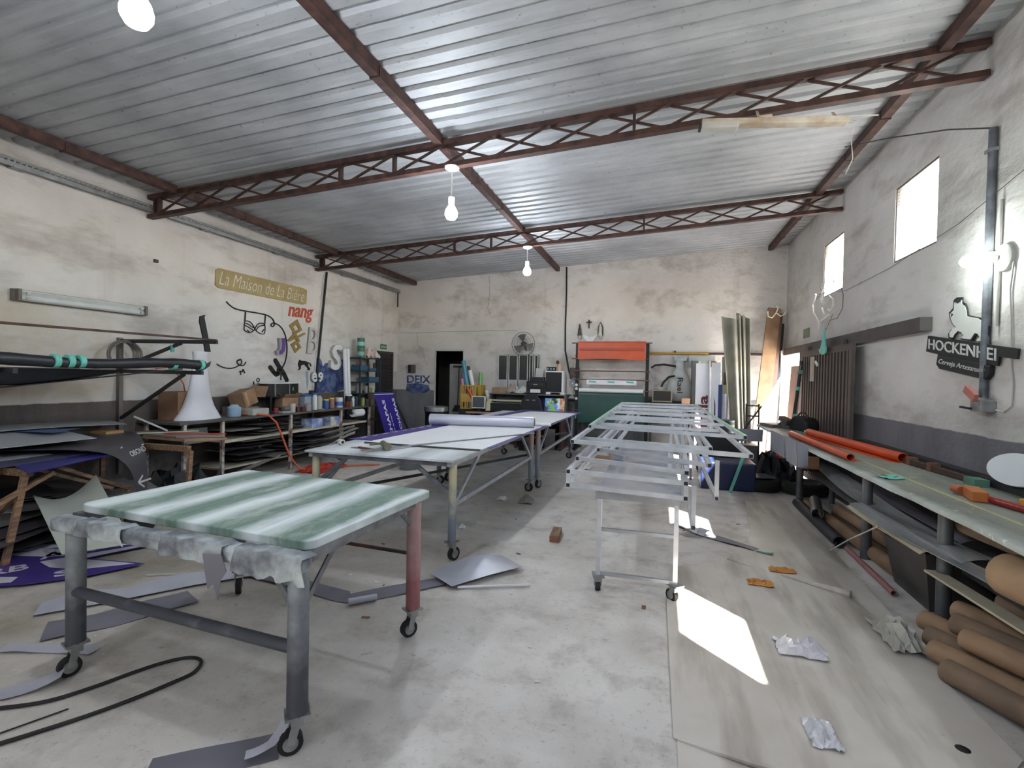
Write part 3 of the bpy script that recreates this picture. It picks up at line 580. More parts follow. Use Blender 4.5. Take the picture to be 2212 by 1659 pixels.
def crumple(name, m, c, s, lb, cat, seed, n=9, **k):
    r = random.Random(seed); g = G(); H = {}
    def fn(u, v):
        i, j = round(u * n), round(v * n); H.setdefault((i, j), (r.uniform(-.5, .5), r.uniform(-.5, .5), r.random()))
        a, b, h = H[(i, j)]; e = min(1, 4 * min(u, 1 - u), 4 * min(v, 1 - v))
        return (c[0] + (u - .5) * s[0] + a * s[0] * .09, c[1] + (v - .5) * s[1] + b * s[1] * .09, c[2] + .004 + h * s[2] * (.25 + .75 * e))
    return g.grid(fn, n, n, .0025).done(name, m, label=lb, cat=cat, **k)
crumple('green_rag', mat('green_plastic', (84, 150, 128), .4), (1.80, 3.98, 0), (.14, .14, .06), 'crumpled green plastic on the floor beside the dark tapered box', 'rag', 4)
# things lying on the bench top
def half_roll(lb, p, q, r, flap):
    t = thing('orange_film_roll', ((p[0] + q[0]) / 2, (p[1] + q[1]) / 2, .851), lb, 'roll', 'orange film rolls on the right bench')
    z = .851 + r; G().pipe((p[0], p[1], z), (q[0], q[1], z), r, .006, 22).done('rolled_film', M_ORANGE, parent=t, smooth=True)
    G().grid(lambda u, v: (p[0] + (q[0] - p[0]) * v + flap * (.2 + u), p[1] + (q[1] - p[1]) * v, .853 + .006 * math.sin(5 * v) * u), 3, 10, .002).done('loose_flap', M_ORANGE, parent=t, smooth=True)
half_roll('slim orange film roll nearer the front edge of the right bench', (1.74, 7.55), (1.76, 5.42), .036, .09)
half_roll('thicker orange film roll nearer the wall on the right bench', (2.02, 7.8), (2.22, 5.52), .046, -.10)
t = thing('orange_handled_tool', (2.0, 3.95, .851), 'red bar with an orange block handle lying on the right bench', 'tool')
G().box((2.005, 3.975, .885), (.085, .22, .068), -.25).done('block_handle', mat('orange_brown_block', (196, 112, 52), .55, var=.2), parent=t, bevel=.008)
M_RED = mat('dark_red_gloss', (150, 40, 34), .3, var=.15)
T('red_bar', M_RED, (2.03, 3.88, .874), (2.15, 3.3, .874), .022, parent=t); T('red_bar', M_RED, (2.08, 3.86, .868), (2.24, 3.4, .868), .016, parent=t)
T('nozzle', mat('copper_orange', (178, 96, 60), .5), (1.98, 4.08, .882), (1.97, 4.15, .884), .026, parent=t)
t = thing('wooden_clamp', (2.3, 5.2, .851), 'dark wooden bar with brown clamps lying along the bench ledge', 'clamp')
G().beam((2.24, 5.5, .878), (2.30, 4.62, .875), .05, .04).done('bar', mat('dark_brown_wood', (72, 52, 44), .6, var=.3), parent=t)
for y in (5.42, 5.1): G().box((2.245 + (5.5 - y) * .07, y, .886), (.075, .06, .07)).done('clamp_block', mat('brown_block', (128, 84, 62), .6), parent=t)
B('green_sponge', mat('green_sponge', (92, 132, 112), .8), 2.235, 2.325, 4.44, 4.58, .851, .905, label='green sponge block beside the white round sign', cat='sponge')
t = thing('white_oval_sign', (2.33, 4.25, .905), 'white oval sign blank leaning on the wall behind the right bench', 'sign')
ov = [(.30 * math.cos(a) * (1 if math.cos(a) > 0 else 1), .118 + .118 * math.sin(a)) for a in [6.2832 * i / 40 for i in range(40)]]
G().prism(ov, (2.32, 4.24, .912), (0, -1, 0), (.45, 0, .9), (-.012, 0, .006)).done('face', mat('oval_white', (206, 210, 214), .4, var=.05), parent=t)
G().prism([(x * 1.01, y * 1.01 - .001) for x, y in ov], (2.331, 4.24, .908), (0, -1, 0), (.45, 0, .9), (-.01, 0, .005)).done('rim', M_DARK, parent=t)
G().lathe([(.0, 0), (.05, 0), (.05, .03), (.0, .03)], (2.25, 3.9, .851), 14).done('yellow_tape_roll', mat('amber_tape', (222, 150, 40), .4), label='amber tape roll at the right picture edge on the bench', cat='tape', smooth=True)
def scraps(lb, grp, m, pts, z, nm='tape_scrap', cat='tape', s=.07, seed=1):
    r = random.Random(seed)
    for x, y in pts:
        k = s * r.uniform(.7, 1.3); a = r.uniform(0, 6.28); g = G()
        g.grid(lambda u, v: (x + ((u - .5) * k * 2.2) * math.cos(a) - (v - .5) * k * math.sin(a), y + ((u - .5) * k * 2.2) * math.sin(a) + (v - .5) * k * math.cos(a), z + .003 + .25 * k * (u - .4) ** 2 * 2 + .1 * k * math.sin(5 * v)), 5, 2, .0015)
        g.done(nm, m, label=lb, cat=cat, group=grp)
scraps('pale teal tape scraps in a heap on the front of the right bench', 'teal scraps at the bench front', MATS['teal_masking_tape'], [(1.74, 4.62), (1.80, 4.70), (1.78, 4.56)], .851, s=.06, seed=3)
scraps('green tape scraps strewn along the wall side of the right bench', 'green scraps on the bench', mat('dark_green_tape', (84, 142, 122), .5), [(2.26, 7.3), (2.28, 7.0), (2.27, 6.7), (2.3, 6.4), (2.29, 6.1), (2.28, 5.8)], .851, s=.09, seed=8)
# clutter at the far end of the bench
t = thing('black_tool_bag', (2.15, 8.45, .851), 'black tool bag at the far end of the right bench', 'bag')
G().prism([(-.22, 0), (.22, 0), (.24, .12), (.16, .2), (-.1, .22), (-.2, .14)], (2.02, 8.45, .851), (.3, -.95, 0), (0, 0, 1), (.2, .06, 0)).done('body', M_BLACK, parent=t, bevel=.03)
G().path([(2.05, 8.55, 1.05), (2.08, 8.5, 1.12), (2.12, 8.4, 1.12), (2.15, 8.35, 1.05)], .012, 8).done('handle', M_DARK, parent=t, smooth=True)
t = thing('bench_vice', (1.98, 8.75, .851), 'grey and brown vice clamped on the far bench end', 'tool')
G().box((1.95, 8.8, .90), (.14, .2, .10)).done('base', M_LEGD, parent=t); G().box((1.93, 8.72, .98), (.10, .2, .07), .4, .3).done('jaw', mat('brown_jaw', (86, 70, 62), .6), parent=t)
G().beam((1.83, 8.95, .86), (1.92, 8.72, .97), .02, .02).done('screw_bar', M_DARK, parent=t)
G().box((1.83, 9.0, .875), (.28, .4, .045), .3).done('offcut_stack', mat('mauve_grey', (120, 104, 104), .6, var=.3), label='small stack of dark offcuts at the corner of the far bench end', cat='offcuts')
G().beam((2.08, 8.22, .865), (2.2, 8.0, .865), .03, .03).done('white_stick', M_WHITE, label='white stick in front of the black tool bag', cat='stick')
M_GP = mat('grey_plastic_shell', (138, 140, 148), .5, var=.15)
def shell(lb, c, rz, w, h, dp):
    R = Matrix.Rotation(rz, 3, 'Z'); c = Vector(c); t = thing('grey_plastic_bin', c - Vector((0, 0, h / 2)), lb, 'bin', 'grey bins hung on the bench edge')
    P = lambda x, y, z: c + R @ Vector((x, y, z))
    G().hexa([P(-w / 2, 0, -h / 2), P(w / 2, 0, -h / 2), P(w / 2, .012, -h / 2), P(-w / 2, .012, -h / 2), P(-w / 2, -.02, h / 2), P(w / 2, -.02, h / 2), P(w / 2, -.008, h / 2), P(-w / 2, -.008, h / 2)]).done('front_plate', M_GP, parent=t, bevel=.004)
    for s in (-1, 1): G().hexa([P(s * w / 2 - .006, .012, -h / 2), P(s * w / 2 + .006, .012, -h / 2), P(s * w / 2 + .006, dp, -h / 2 + .02), P(s * w / 2 - .006, dp, -h / 2 + .02), P(s * w / 2 - .006, -.008, h / 2), P(s * w / 2 + .006, -.008, h / 2), P(s * w / 2 + .006, dp, h / 2 - .05), P(s * w / 2 - .006, dp, h / 2 - .05)]).done('side_plate', M_GP, parent=t)
    G().hexa([P(-w / 2, 0, -h / 2), P(w / 2, 0, -h / 2), P(w / 2, dp, -h / 2), P(-w / 2, dp, -h / 2), P(-w / 2, 0, -h / 2 + .01), P(w / 2, 0, -h / 2 + .01), P(w / 2, dp, -h / 2 + .01), P(-w / 2, dp, -h / 2 + .01)]).done('bottom_plate', M_GP, parent=t)
shell('grey plastic bin nearest the camera hung on the bench edge', (1.505, 6.48, .775), -1.5708, .48, .28, .11); shell('second grey plastic bin hung further along the bench edge', (1.505, 7.18, .785), -1.5708, .70, .28, .11)
shell('open grey bin jutting out beyond the far bench end', (1.44, 8.7, .72), .15, .34, .2, .24)
B('navy_crate', mat('navy_blue', (30, 36, 62), .5), 1.95, 2.2, 7.55, 8.1, .5, .78, label='navy crate standing on the shelf under the right bench', cat='crate')
t = thing('wooden_box', (1.74, 6.9, .5), 'pale wooden box tucked beneath the bench behind the grey bins', 'box')
B('body', mat('pale_wood_box', (176, 140, 104), .7), 1.67, 1.86, 6.72, 7.12, .565, .70, parent=t); B('bottom_slat', M_WOOD, 1.66, 1.87, 6.70, 7.14, .55, .564, parent=t)
# --- sliding gate
M_GATE = mat('dark_gate_paint', (92, 82, 78), .55, .2, var=.3, scale=3)
sg = thing('sliding_gate', (2.33, 8.3, .05), 'dark ribbed sliding gate hanging from the rail on the right wall', 'gate')
frame_rect(G(), 'x', 2.29, 2.335, 7.13, 9.52, .06, 2.09, .09).done('gate_frame', M_GATE, parent=sg)
n = 17
for i in range(n):
    y = 7.23 + i * (2.2 / n)
    B('rib', M_GATE, 2.288, 2.33, y + .012, y + .072, .15, 2.0, parent=sg)
    B('backing_strip', M_DARK, 2.325, 2.333, y - .02 if i else y, y + .1, .15, 2.0, parent=sg)
for y in (7.5, 9.1): B('hanger', M_RAIL, 2.31, 2.35, y, y + .08, 2.06, 2.16, parent=sg)
B('paper_note', mat('note_paper', (188, 176, 160), .8), 2.272, 2.284, 8.62, 8.82, 1.60, 1.98, label='small note card hanging on the sliding gate', cat='note')
G().hexa([(2.17, 9.32, .0), (2.21, 9.32, .0), (2.21, 9.92, .0), (2.17, 9.92, .0), (2.245, 9.30, 1.86), (2.275, 9.30, 1.86), (2.275, 9.86, 1.86), (2.245, 9.86, 1.86)]).done('leaning_pink_board', mat('pinkish_board', (196, 158, 142), .6, var=.12), label='pinkish board leaning in the gateway', cat='board')
t = thing('taped_pole', (2.08, 9.15, 0), 'dark pole wrapped with teal tape leaning on the gate', 'pole')
T('pole', M_DARK, (2.06, 9.2, 0), (2.23, 9.12, 1.93), .028, parent=t)
for z in (1.0, 1.45, 1.72): T('tape_band', MATS['teal_masking_tape'], (2.06 + .17 * z / 1.93, 9.2 - .08 * z / 1.93, z), (2.06 + .17 * (z + .06) / 1.93, 9.2 - .08 * (z + .06) / 1.93, z + .06), .032, parent=t)
for a in (-.5, -.1, .4, .8): G().beam((2.225, 9.12, 1.9), (2.19 + .02 * a, 9.12 + .14 * a, 1.76 - .05 * abs(a)), .02, .006).done('frayed_strap', M_FABR, parent=t)
B('exit_sign', mat('faded_green_sign', (126, 136, 110), .6), XR - .012, XR - .001, 9.62, 9.98, 2.36, 2.52, label='faded green exit sign above the gate on the right wall', cat='sign')
# hanging wire and glass tubing in front of the far window, green garland below
M_NEON = mat('white_glass_tubing', (226, 222, 214), .25, var=.05)
t = thing('hanging_glass_tubing', (2.2, 8.6, 2.5), 'bent white glass tubing hanging below the far window', 'sign tube')
def curve(pts, X, jit=0): return [(X + (random.uniform(-jit, jit) if jit else 0), y, z) for y, z in pts]
for pts in ([(8.95, 2.98), (9.1, 2.84), (9.05, 2.70), (8.88, 2.60), (8.72, 2.48)], [(8.72, 2.52), (8.5, 2.55), (8.3, 2.58)], [(8.3, 2.85), (8.12, 2.78), (8.1, 2.68), (8.25, 2.62), (8.34, 2.66)], [(8.62, 2.72), (8.52, 2.62)]): G().path(curve(pts, 2.36), .013, 8).done('glass_tube', M_NEON, parent=t, smooth=True)
G().lathe([(.008, -.07), (.022, -.05), (.018, 0), (.01, .03)], (2.36, 8.72, 2.47), 10).done('tube_tip', M_NEON, parent=t, smooth=True)
r = random.Random(9); M_WIRE = mat('dark_thin_wire', (52, 46, 48), .6)
t2 = thing('tangled_wire', (2.4, 8.5, 2.9), 'tangle of thin dark wire across the bottom of the far window', 'wire')
for k in range(6):
    y0 = 8.9 - .14 * k; G().path([(2.42 - .02 * math.sin(i * 1.3 + k), y0 + .10 * math.sin(i * 1.9 + k), 2.93 + .035 * i + .03 * math.sin(i * 2.7 + k)) for i in range(7)], .004, 5).done('wire_loop', M_WIRE, parent=t2)
G().path([(2.42, 8.05, 3.0), (2.40, 7.85, 2.8), (2.40, 7.85, 2.62), (2.4, 8.05, 2.5), (2.4, 8.3, 2.5)], .004, 5).done('wire_loop', M_WIRE, parent=t2, smooth=True)
t = thing('teal_bottle_ornament', (2.2, 8.1, 1.95), 'teal plastic ornament hanging on a thread in front of the gate', 'ornament')
G().path([(2.24, 7.70, 2.52), (2.22, 7.9, 2.32)], .003, 5).done('thread', M_WIRE, parent=t)
G().prism([(0, .30), (.04, .33), (.05, .2), (.09, .08), (.13, .02), (.1, -.03), (.0, -.05), (-.14, -.02), (-.2, .03), (-.12, .05), (-.08, .12), (-.03, .22)], (2.22, 8.02, 2.03), (0, -1, 0), (0, 0, 1), (.02, 0, 0)).done('body', mat('teal_plastic', (96, 196, 180), .3), parent=t, bevel=.004)
G().box((2.2, 8.22, 1.86), (.02, .12, .035), 0, .5).done('white_leaf', M_WHITE, parent=t)
# --- conduit, junction box and lion sign on the right wall
t = thing('conduit_pipe', (2.4, 4.76, 1.5), 'tall grey conduit on the right wall beside the lion sign', 'conduit')
T('pipe', M_STEEL, (2.43, 4.76, 1.5), (2.43, 4.75, 3.58), .028, 14, parent=t); T('thin_pipe', M_DWHITE, (2.445, 4.66, 2.05), (2.445, 4.655, 3.0), .012, 10, parent=t)
for z in (1.7, 2.6, 3.4): B('clip', M_GALV, 2.40, 2.459, 4.72, 4.80, z, z + .025, parent=t)
G().path([(2.43, 4.75, 3.58), (2.3, 5.1, 3.75), (2.1, 5.7, 3.98), (1.9, 6.3, 4.18)], .006, 6).done('supply_wire', M_WIRE, parent=t, smooth=True)
t = thing('junction_box', (2.4, 4.71, 1.39), 'grey metal junction box at the foot of the wall conduit', 'box')
B('housing', M_GALV, 2.36, 2.459, 4.65, 4.79, 1.39, 1.48, parent=t, bevel=.006); G().box((2.345, 4.75, 1.53), (.03, .15, .06), 0, .5).done('pink_label', mat('faded_red_label', (176, 108, 96), .6), parent=t)
G().beam((2.34, 4.87, 1.418), (2.34, 4.74, 1.412), .02, .015).done('lever', M_BLACK, parent=t)
G().path([(2.45, 4.64, 1.41), (2.45, 4.55, 1.40), (2.45, 4.47, 1.45), (2.45, 4.46, 1.6), (2.45, 4.49, 1.75), (2.45, 4.50, 2.0), (2.45, 4.53, 2.3), (2.45, 4.5, 2.5)], .006, 6).done('loose_cable', M_DWHITE, label='thin pale cable looping beside the lion sign', cat='cable', smooth=True)
G().path([(2.455, 9.3, 2.95), (2.44, 8.96, 3.0), (2.44, 7.9, 2.86), (2.44, 6.5, 2.88), (2.44, 5.2, 2.98), (2.44, 4.0, 3.2)], .003, 5).done('stay_wire', M_WIRE, label='thin wire strung along the right wall below the windows', cat='wire')
ls = thing('lion_sign', (2.43, 5.0, 1.63), 'black cut out lion sign with white lettering on the right wall', 'sign')
LION = [(5.221,2.326),(5.175,2.344),(5.096,2.333),(5.094,2.294),(5.046,2.27),(5.021,2.225),(5.007,2.172),(4.932,2.153),(4.849,2.134),(4.758,2.093),(4.727,2.053),(4.731,1.969),(4.787,1.925),(4.847,1.935),(4.848,1.948),(4.804,1.963),(4.841,1.997),(4.882,2.006),(4.941,1.954),(5.05,1.969),(5.101,1.982),(5.052,1.995),(5.087,2.031),(5.146,2.049),(5.202,2.02),(5.225,1.992),(5.28,2.003),(5.288,2.041),(5.242,2.078),(5.177,2.089),(5.233,2.125),(5.272,2.177),(5.288,2.226),(5.223,2.259)]
cy, cz = 5.0, 2.13
inn = [(cy + (a - cy) * .90 + .004, cz + (b - cz) * .90 - .004) for a, b in LION]
G().prism(LION, (2.443, 0, 0), (0, 1, 0), (0, 0, 1), (-.012, 0, 0)).done('lion_outline', M_BLACK, parent=ls)
G().prism(inn, (2.431, 0, 0), (0, 1, 0), (0, 0, 1), (-.003, 0, 0)).done('lion_face', mat('lion_pale', (206, 208, 202), .6, var=.1), parent=ls)
for z0, pts in ((0, [(5.24, 2.215), (5.21, 2.205), (5.235, 2.18)]), (0, [(5.15, 2.29), (5.10, 2.30), (5.11, 2.325), (5.17, 2.33), (5.20, 2.31)])): G().prism(pts, (2.4279, 0, 0), (0, 1, 0), (0, 0, 1), (-.002, 0, 0)).done('dark_detail', M_DARK, parent=ls)
HB = [(5.62,2.053),(4.738,1.913),(4.382,1.859),(4.39,1.785),(4.585,1.812),(4.599,1.743),(4.748,1.762),(5.251,1.837),(5.646,1.905)]
G().prism(HB, (2.443, 0, 0), (0, 1, 0), (0, 0, 1), (-.016, 0, 0)).done('name_board', M_BLACK, parent=ls)
HT = [(5.417,1.869),(4.672,1.745),(4.682,1.673),(4.722,1.637),(5.383,1.734),(5.438,1.777)]
G().prism(HT, (2.455, 0, 0), (0, 1, 0), (0, 0, 1), (-.04, 0, 0)).done('lower_board', M_BLACK, parent=ls, bevel=.008)
u = Vector((0, -1.03, -.155)).normalized()
text('lettering', 'HOCKENHEI', mat('sign_letter_pale', (186, 188, 184), .6, var=.15), (2.427, 5.60, 1.928), u, (0, .02, 1), 1.00, .095, .004, ls, bold=.012)
text('lettering', 'Cerveja Artesanal', MATS['sign_letter_pale'], (2.4145, 5.385, 1.772), u, (0, .02, 1), .62, .055, .003, ls, shear=.35)
# ------------------------------------------------------------------ left wall: tray, fixture, rack, bench
t = thing('cable_tray', (XL + .08, 7, 3.6), 'galvanised perforated cable tray along the top of the left wall', 'cable tray')
G().bx(XL + .005, XL + .11, YF + .1, 11.2, 3.62, 3.626).bx(XL + .11, XL + .114, YF + .1, 11.2, 3.60, 3.645).bx(XL + .11, XL + .114, YF + .1, 11.2, 3.675, 3.69).bx(XL + .005, XL + .01, YF + .1, 11.2, 3.626, 3.69).done('channel', M_GALV, parent=t)
g = G(); y = YF + .15
while y < 11.15: g.bx(XL + .11, XL + .114, y, y + .018, 3.645, 3.675); y += .05
tag(g.done('slot_bridges', M_GALV, parent=t), kind='stuff')
for y in (3.4, 5.6, 7.0, 8.9, 10.6): B('coupling', M_GALV, XL + .006, XL + .118, y, y + .12, 3.598, 3.62, parent=t)
T('tray_end_pipe', M_BLACK, (XL + .10, 11.1, 3.25), (XL + .10, 11.1, 3.6), .018, label='short black pipe hanging at the far end of the cable tray', cat='pipe')
t = thing('fluorescent_fitting', (XL + .04, 4.1, 2.27), 'empty chrome fluorescent fitting on the left wall', 'lamp')
M_CHR = mat('mirror_reflector', (226, 228, 224), .3, .3, var=.12)
B('housing', M_WF, XL + .002, XL + .05, 3.43, 4.80, 2.27, 2.39, parent=t)
G().prism([(.05, 2.28), (.06, 2.275), (.085, 2.29), (.06, 2.33), (.085, 2.37), (.06, 2.385), (.05, 2.38)], (XL, 3.46, 0), (1, 0, 0), (0, 0, 1), (0, 1.31, 0)).done('reflector', M_CHR, parent=t)
for y in (3.45, 4.76): B('end_cap', M_WF, XL + .05, XL + .10, y, y + .03, 2.27, 2.39, parent=t)
for y, z in ((3.52, 2.35), (4.70, 2.35), (3.52, 2.30), (4.70, 2.30)): B('tube_holder', M_DWHITE, XL + .085, XL + .105, y, y + .03, z - .014, z + .014, parent=t)
# wall brackets with black roll
def bracket(y, lb):
    t = thing('wall_bracket'.replace('wall_', 'steel_'), (-6.2, y, 1.0), lb, 'bracket', 'steel brackets on the left wall')
    B('post', M_WF, XL + .002, XL + .05, y - .025, y + .025, .3, 1.97, parent=t)
    G().beam((XL + .03, y, 1.93), (-5.02 if y > 3 else -5.6, y + .16 if y > 3 else y, 1.925), .035, .045).done('arm', M_DARK, parent=t)
    G().beam((XL + .03, y, 1.56), (-5.08, y + .02, 1.56), .035, .045).done('arm', M_DARK, parent=t)
    G().beam((-5.5, y + .1, 1.91), (XL + .05, y, 1.60), .03, .035).done('brace', M_DARK, parent=t)
    G().beam((-5.35, y + .02, 1.54), (XL + .05, y, .98), .03, .035).done('brace', M_DARK, parent=t)
bracket(4.50, 'dark steel wall bracket at the right end of the black roll'); bracket(2.75, 'dark steel wall bracket at the left picture edge')
G().beam((-5.42, 2.2, 1.965), (-5.25, 4.85, 1.965), .06, .02).done('rusty_flat_bar', M_RUST, label='long rusty flat bar lying across the upper bracket arms', cat='bar')
br = thing('black_tarp_roll', (-5.1, 3.6, 1.585), 'long black tarpaulin roll with teal tape bands on the brackets', 'roll')
rr = random.Random(2); P = [(-5.12 + .012 * rr.uniform(-1, 1), 2.1 + .13 * i, 1.648 + .015 * math.sin(i * .5)) for i in range(20)]
G().path(P, [.05 + rr.uniform(-.006, .006) for _ in P], 14).done('rolled_tarp', mat('black_tarp', (38, 38, 42), .45, var=.3, bump=.4, bscale=10), parent=br, smooth=True)
for y in (3.05, 3.16, 3.25, 4.16, 4.5): T('tape_band', MATS['teal_masking_tape'], (-5.12, y, 1.65), (-5.12, y + .045, 1.65), .0605, 16, parent=br)
G().prism([(0, 0), (.16, .03), (.22, .06), (.2, -.0), (.1, -.06), (.03, -.09)], (-5.12, 4.45, 1.64), (0, 1, 0), (0, 0, 1), (.004, 0, 0)).done('loose_corner', MATS['black_tarp'], parent=br)
G().grid(lambda u, v: (-6.2 + 1.0 * u, 2.2 + 1.75 * v - .25 * u * v, 1.585 - .16 * math.sin(3.14 * u) * (.4 + .6 * math.sin(3 * v)) + .01 * math.sin(12 * u)), 12, 10, .004).done('sagging_black_tarp', MATS['black_tarp'], label='loose black tarpaulin sagging between the bracket arms', cat='tarpaulin', smooth=True)
G().beam((-5.72, 3.0, 1.40), (-5.2, 4.35, 1.60), .10, .01).done('black_strip_board', MATS['black_tarp'], label='black strip slanting up under the tarpaulin roll', cat='strip')
t = thing('cable_coil', (-6.25, 4.45, 1.62), 'coil of grey cable hanging under the upper bracket arm', 'cable')
for k in range(9):
    a0 = .15 + .01 * math.sin(k * 2.1); G().path([(-6.27 + .012 * k, 4.45 + (a0 + .006 * k) * math.cos(a), 1.76 + (a0 + .01) * math.sin(a)) for a in [6.2832 * i / 24 for i in range(24)]], .007, 6, closed=True).done('cable_turn', mat('coil_grey', (118, 112, 106), .6), parent=t, smooth=True)
B('tape_tag', MATS['teal_masking_tape'], -5.62, -5.60, 4.56, 4.60, 1.80, 1.89, label='teal tape tag hanging on the upper bracket arm', cat='tape')
G().path([(XL + .02, 4.95, 1.6), (-6.2, 5.0, 1.62), (-6.1, 5.06, 1.52), (-6.05, 5.1, 1.4), (-6.1, 5.2, 1.1)], .008, 6).done('orange_lead', mat('orange_hose', (206, 92, 52), .45), label='thin orange lead looping behind the brown box', cat='cable', smooth=True)
# left workbench -----------------------------------------------------------
M_BENCHL = mat('grimy_bench_board', (94, 90, 86), .6, var=.4, scale=4, bump=.15)
M_LEGW = mat('chipped_white_legs', (186, 178, 166), .6, scale=12, c2=(110, 84, 76), lo=.42, hi=.55)
lb_ = thing('cluttered_workbench', (-6.0, 6.85, 0), 'cluttered workbench with shelves along the left wall', 'workbench')
B('bench_top', M_BENCHL, XL + .01, -5.65, 4.72, 9.0, .90, .93, parent=lb_)
for y in (4.80, 5.37, 6.68, 8.0, 8.95):
    B('leg', M_LEGW, -5.70, -5.66, y - .02, y + .02, 0, .90, parent=lb_); B('leg', M_LEGW, -6.33, -6.29, y - .02, y + .02, 0, .90, parent=lb_)
M_SHELF = mat('cream_shelf_board', (196, 184, 164), .65, var=.25, scale=6)
B('shelf_board', M_SHELF, -6.33, -5.72, 5.40, 8.9, .60, .622, parent=lb_); B('shelf_board', M_SHELF, -6.33, -5.72, 5.40, 8.0, .22, .242, parent=lb_)
B('shelf_edge', M_SHELF, -5.72, -5.705, 5.40, 8.9, .59, .63, parent=lb_)
# white flared foam skirt and black blade
G().add([], []); pr = [(.32, .932), (.30, .97), (.22, 1.10), (.165, 1.25), (.135, 1.40), (.115, 1.55), (.105, 1.66), (.10, 1.78), (.112, 1.83), (.10, 1.84)]
g = G().lathe([(r, z) for r, z in pr], (0, 0, 0), 28); g.v = [(-5.92 + x * .5, 5.22 + y * (1.15 if y > 0 else .95) - .06 * max(0, 1.6 - z), z) for x, y, z in g.v]
g.done('flared_foam_form', mat('foam_white', (216, 214, 218), .55, var=.08), label='white flared foam form standing at the left end of the bench', cat='form', smooth=True)
BLADE = [(5.202,2.308),(5.282,2.339),(5.266,2.302),(5.326,2.053),(5.369,1.842),(5.287,1.838),(5.245,2.046),(5.195,2.238)]
G().prism(BLADE, (-5.91, 0, 0), (0, 1, 0), (0, 0, 1), (.02, 0, 0)).done('black_blade_cutout', M_BLACK, label='tall black blade shaped cut out standing on the white foam form', cat='cut out')
def carton(name, c, s, rz, lb, m=M_CARD, open_=True):
    t = thing(name, (c[0], c[1], c[2]), lb, 'box'); G().box((c[0], c[1], c[2] + s[2] / 2), s, rz).done('body', m, parent=t)
    if open_:
        R = Matrix.Rotation(rz, 3, 'Z'); C3 = Vector((c[0], c[1], c[2] + s[2]))
        for k in (-1, 1): G().box(C3 + R @ Vector((k * (s[0] / 2 + .04), 0, .03)), (.10, s[1], .004), rz, 0, -k * .7).done('flap', m, parent=t)
        for k in (-1, 1): G().box(C3 + R @ Vector((0, k * (s[1] / 2 + .03), .035)), (s[0], .10, .004), rz, k * .8).done('flap', m, parent=t)
    return t
carton('brown_carton', (-6.1, 5.05, .932), (.3, .28, .37), .1, 'plain brown carton behind the white foam form', mat('dark_carton', (134, 100, 74), .8), False)
t = thing('open_carton', (-6.1, 6.12, 1.05), 'tilted open cardboard box on the left bench', 'box')
G().box((-6.08, 6.12, 1.17), (.24, .32, .24), .2, .25, -.15).done('body', M_CARD, parent=t); G().box((-6.0, 6.36, 1.27), (.22, .02, .2), .3, -.6).done('flap', M_CARD, parent=t); G().box((-5.95, 6.06, 1.17), (.012, .05, .2), .2, .25, -.15).done('packing_tape', mat('packing_tape', (186, 150, 118), .3), parent=t)
carton('small_carton', (-6.0, 6.95, 1.0), (.2, .3, .16), -.2, 'small cardboard box in the middle of the left bench')
B('carton_riser', M_DARK, -6.15, -5.85, 6.78, 7.12, .932, .998, label='dark tray under the small cardboard box', cat='tray')
B('packing_block', mat('grey_foam_block', (120, 116, 110), .8), -6.3, -5.95, 5.95, 6.3, .932, 1.045, label='grey packing block under the tilted open box', cat='block')
# black drum shaped light box on a rack
lbx = thing('round_light_box', (-6.12, 6.95, 1.18), 'black round light box with a white rim above the left bench', 'light box')
ov2 = [(.20 * math.cos(a), .40 * math.sin(a)) for a in [6.2832 * i / 36 for i in range(36)]]
G().prism(ov2, (-6.15, 6.95, 1.19), (1, 0, 0), (0, 1, 0), (0, 0, .20)).done('drum', M_BLACK, parent=lbx, smooth=True)
G().prism([(x * 1.06, y * 1.06) for x, y in ov2], (-6.15, 6.95, 1.39), (1, 0, 0), (0, 1, 0), (0, 0, .018)).done('white_rim', M_WHITE, parent=lbx, smooth=True)
for y in (6.64, 6.96): B('silver_strut', M_GALV, -5.965, -5.945, y - .012, y + .012, 1.19, 1.385, parent=lbx)
B('green_decal', mat('green_decal', (86, 150, 92), .5), -5.951, -5.947, 7.03, 7.06, 1.27, 1.33, parent=lbx)
rk = thing('bench_rack', (-6.15, 6.95, .932), 'black steel rack carrying the round light box', 'rack')
B('shelf', M_BLACK, -6.34, -5.96, 6.55, 7.40, 1.17, 1.189, parent=rk)
for x in (-6.32, -5.98):
    for y in (6.57, 6.97, 7.38): B('post', M_GALV if (y == 6.97) else M_BLACK, x - .012, x + .012, y - .012, y + .012, .932, 1.17, parent=rk)
# bottles, cans, jars, tubs: one object each
def vessel(nm, cat, lb, x, y, z, r, h, m, cap=None, neck=.5, sh=.75, grp=None, label_m=None):
    t = thing(nm, (x, y, z), lb, cat, grp)
    G().lathe([(r * .92, 0), (r, .01), (r, h * sh), (r * neck, h * .9), (r * neck, h)], (x, y, z), 14).done('body', m, parent=t, smooth=True)
    if cap: G().lathe([(r * neck * 1.1, 0), (r * neck * 1.1, h * .12), (r * neck * .8, h * .14)], (x, y, z + h), 12).done('cap', cap, parent=t, smooth=True)
    if label_m: G().lathe([(r * 1.015, h * .2), (r * 1.015, h * .6)], (x, y, z), 14).done('paper_label', label_m, parent=t, smooth=True)
C = lambda n, c, r=.45: mat(n, c, r, var=.12)
zt = .932
vessel('white_bottle', 'bottle', 'tall white bottle with a blue cap on the left bench', -5.76, 7.36, zt, .042, .26, C('bottle_white', (214, 214, 214)), C('cap_blue', (44, 96, 176)), .8, .9)
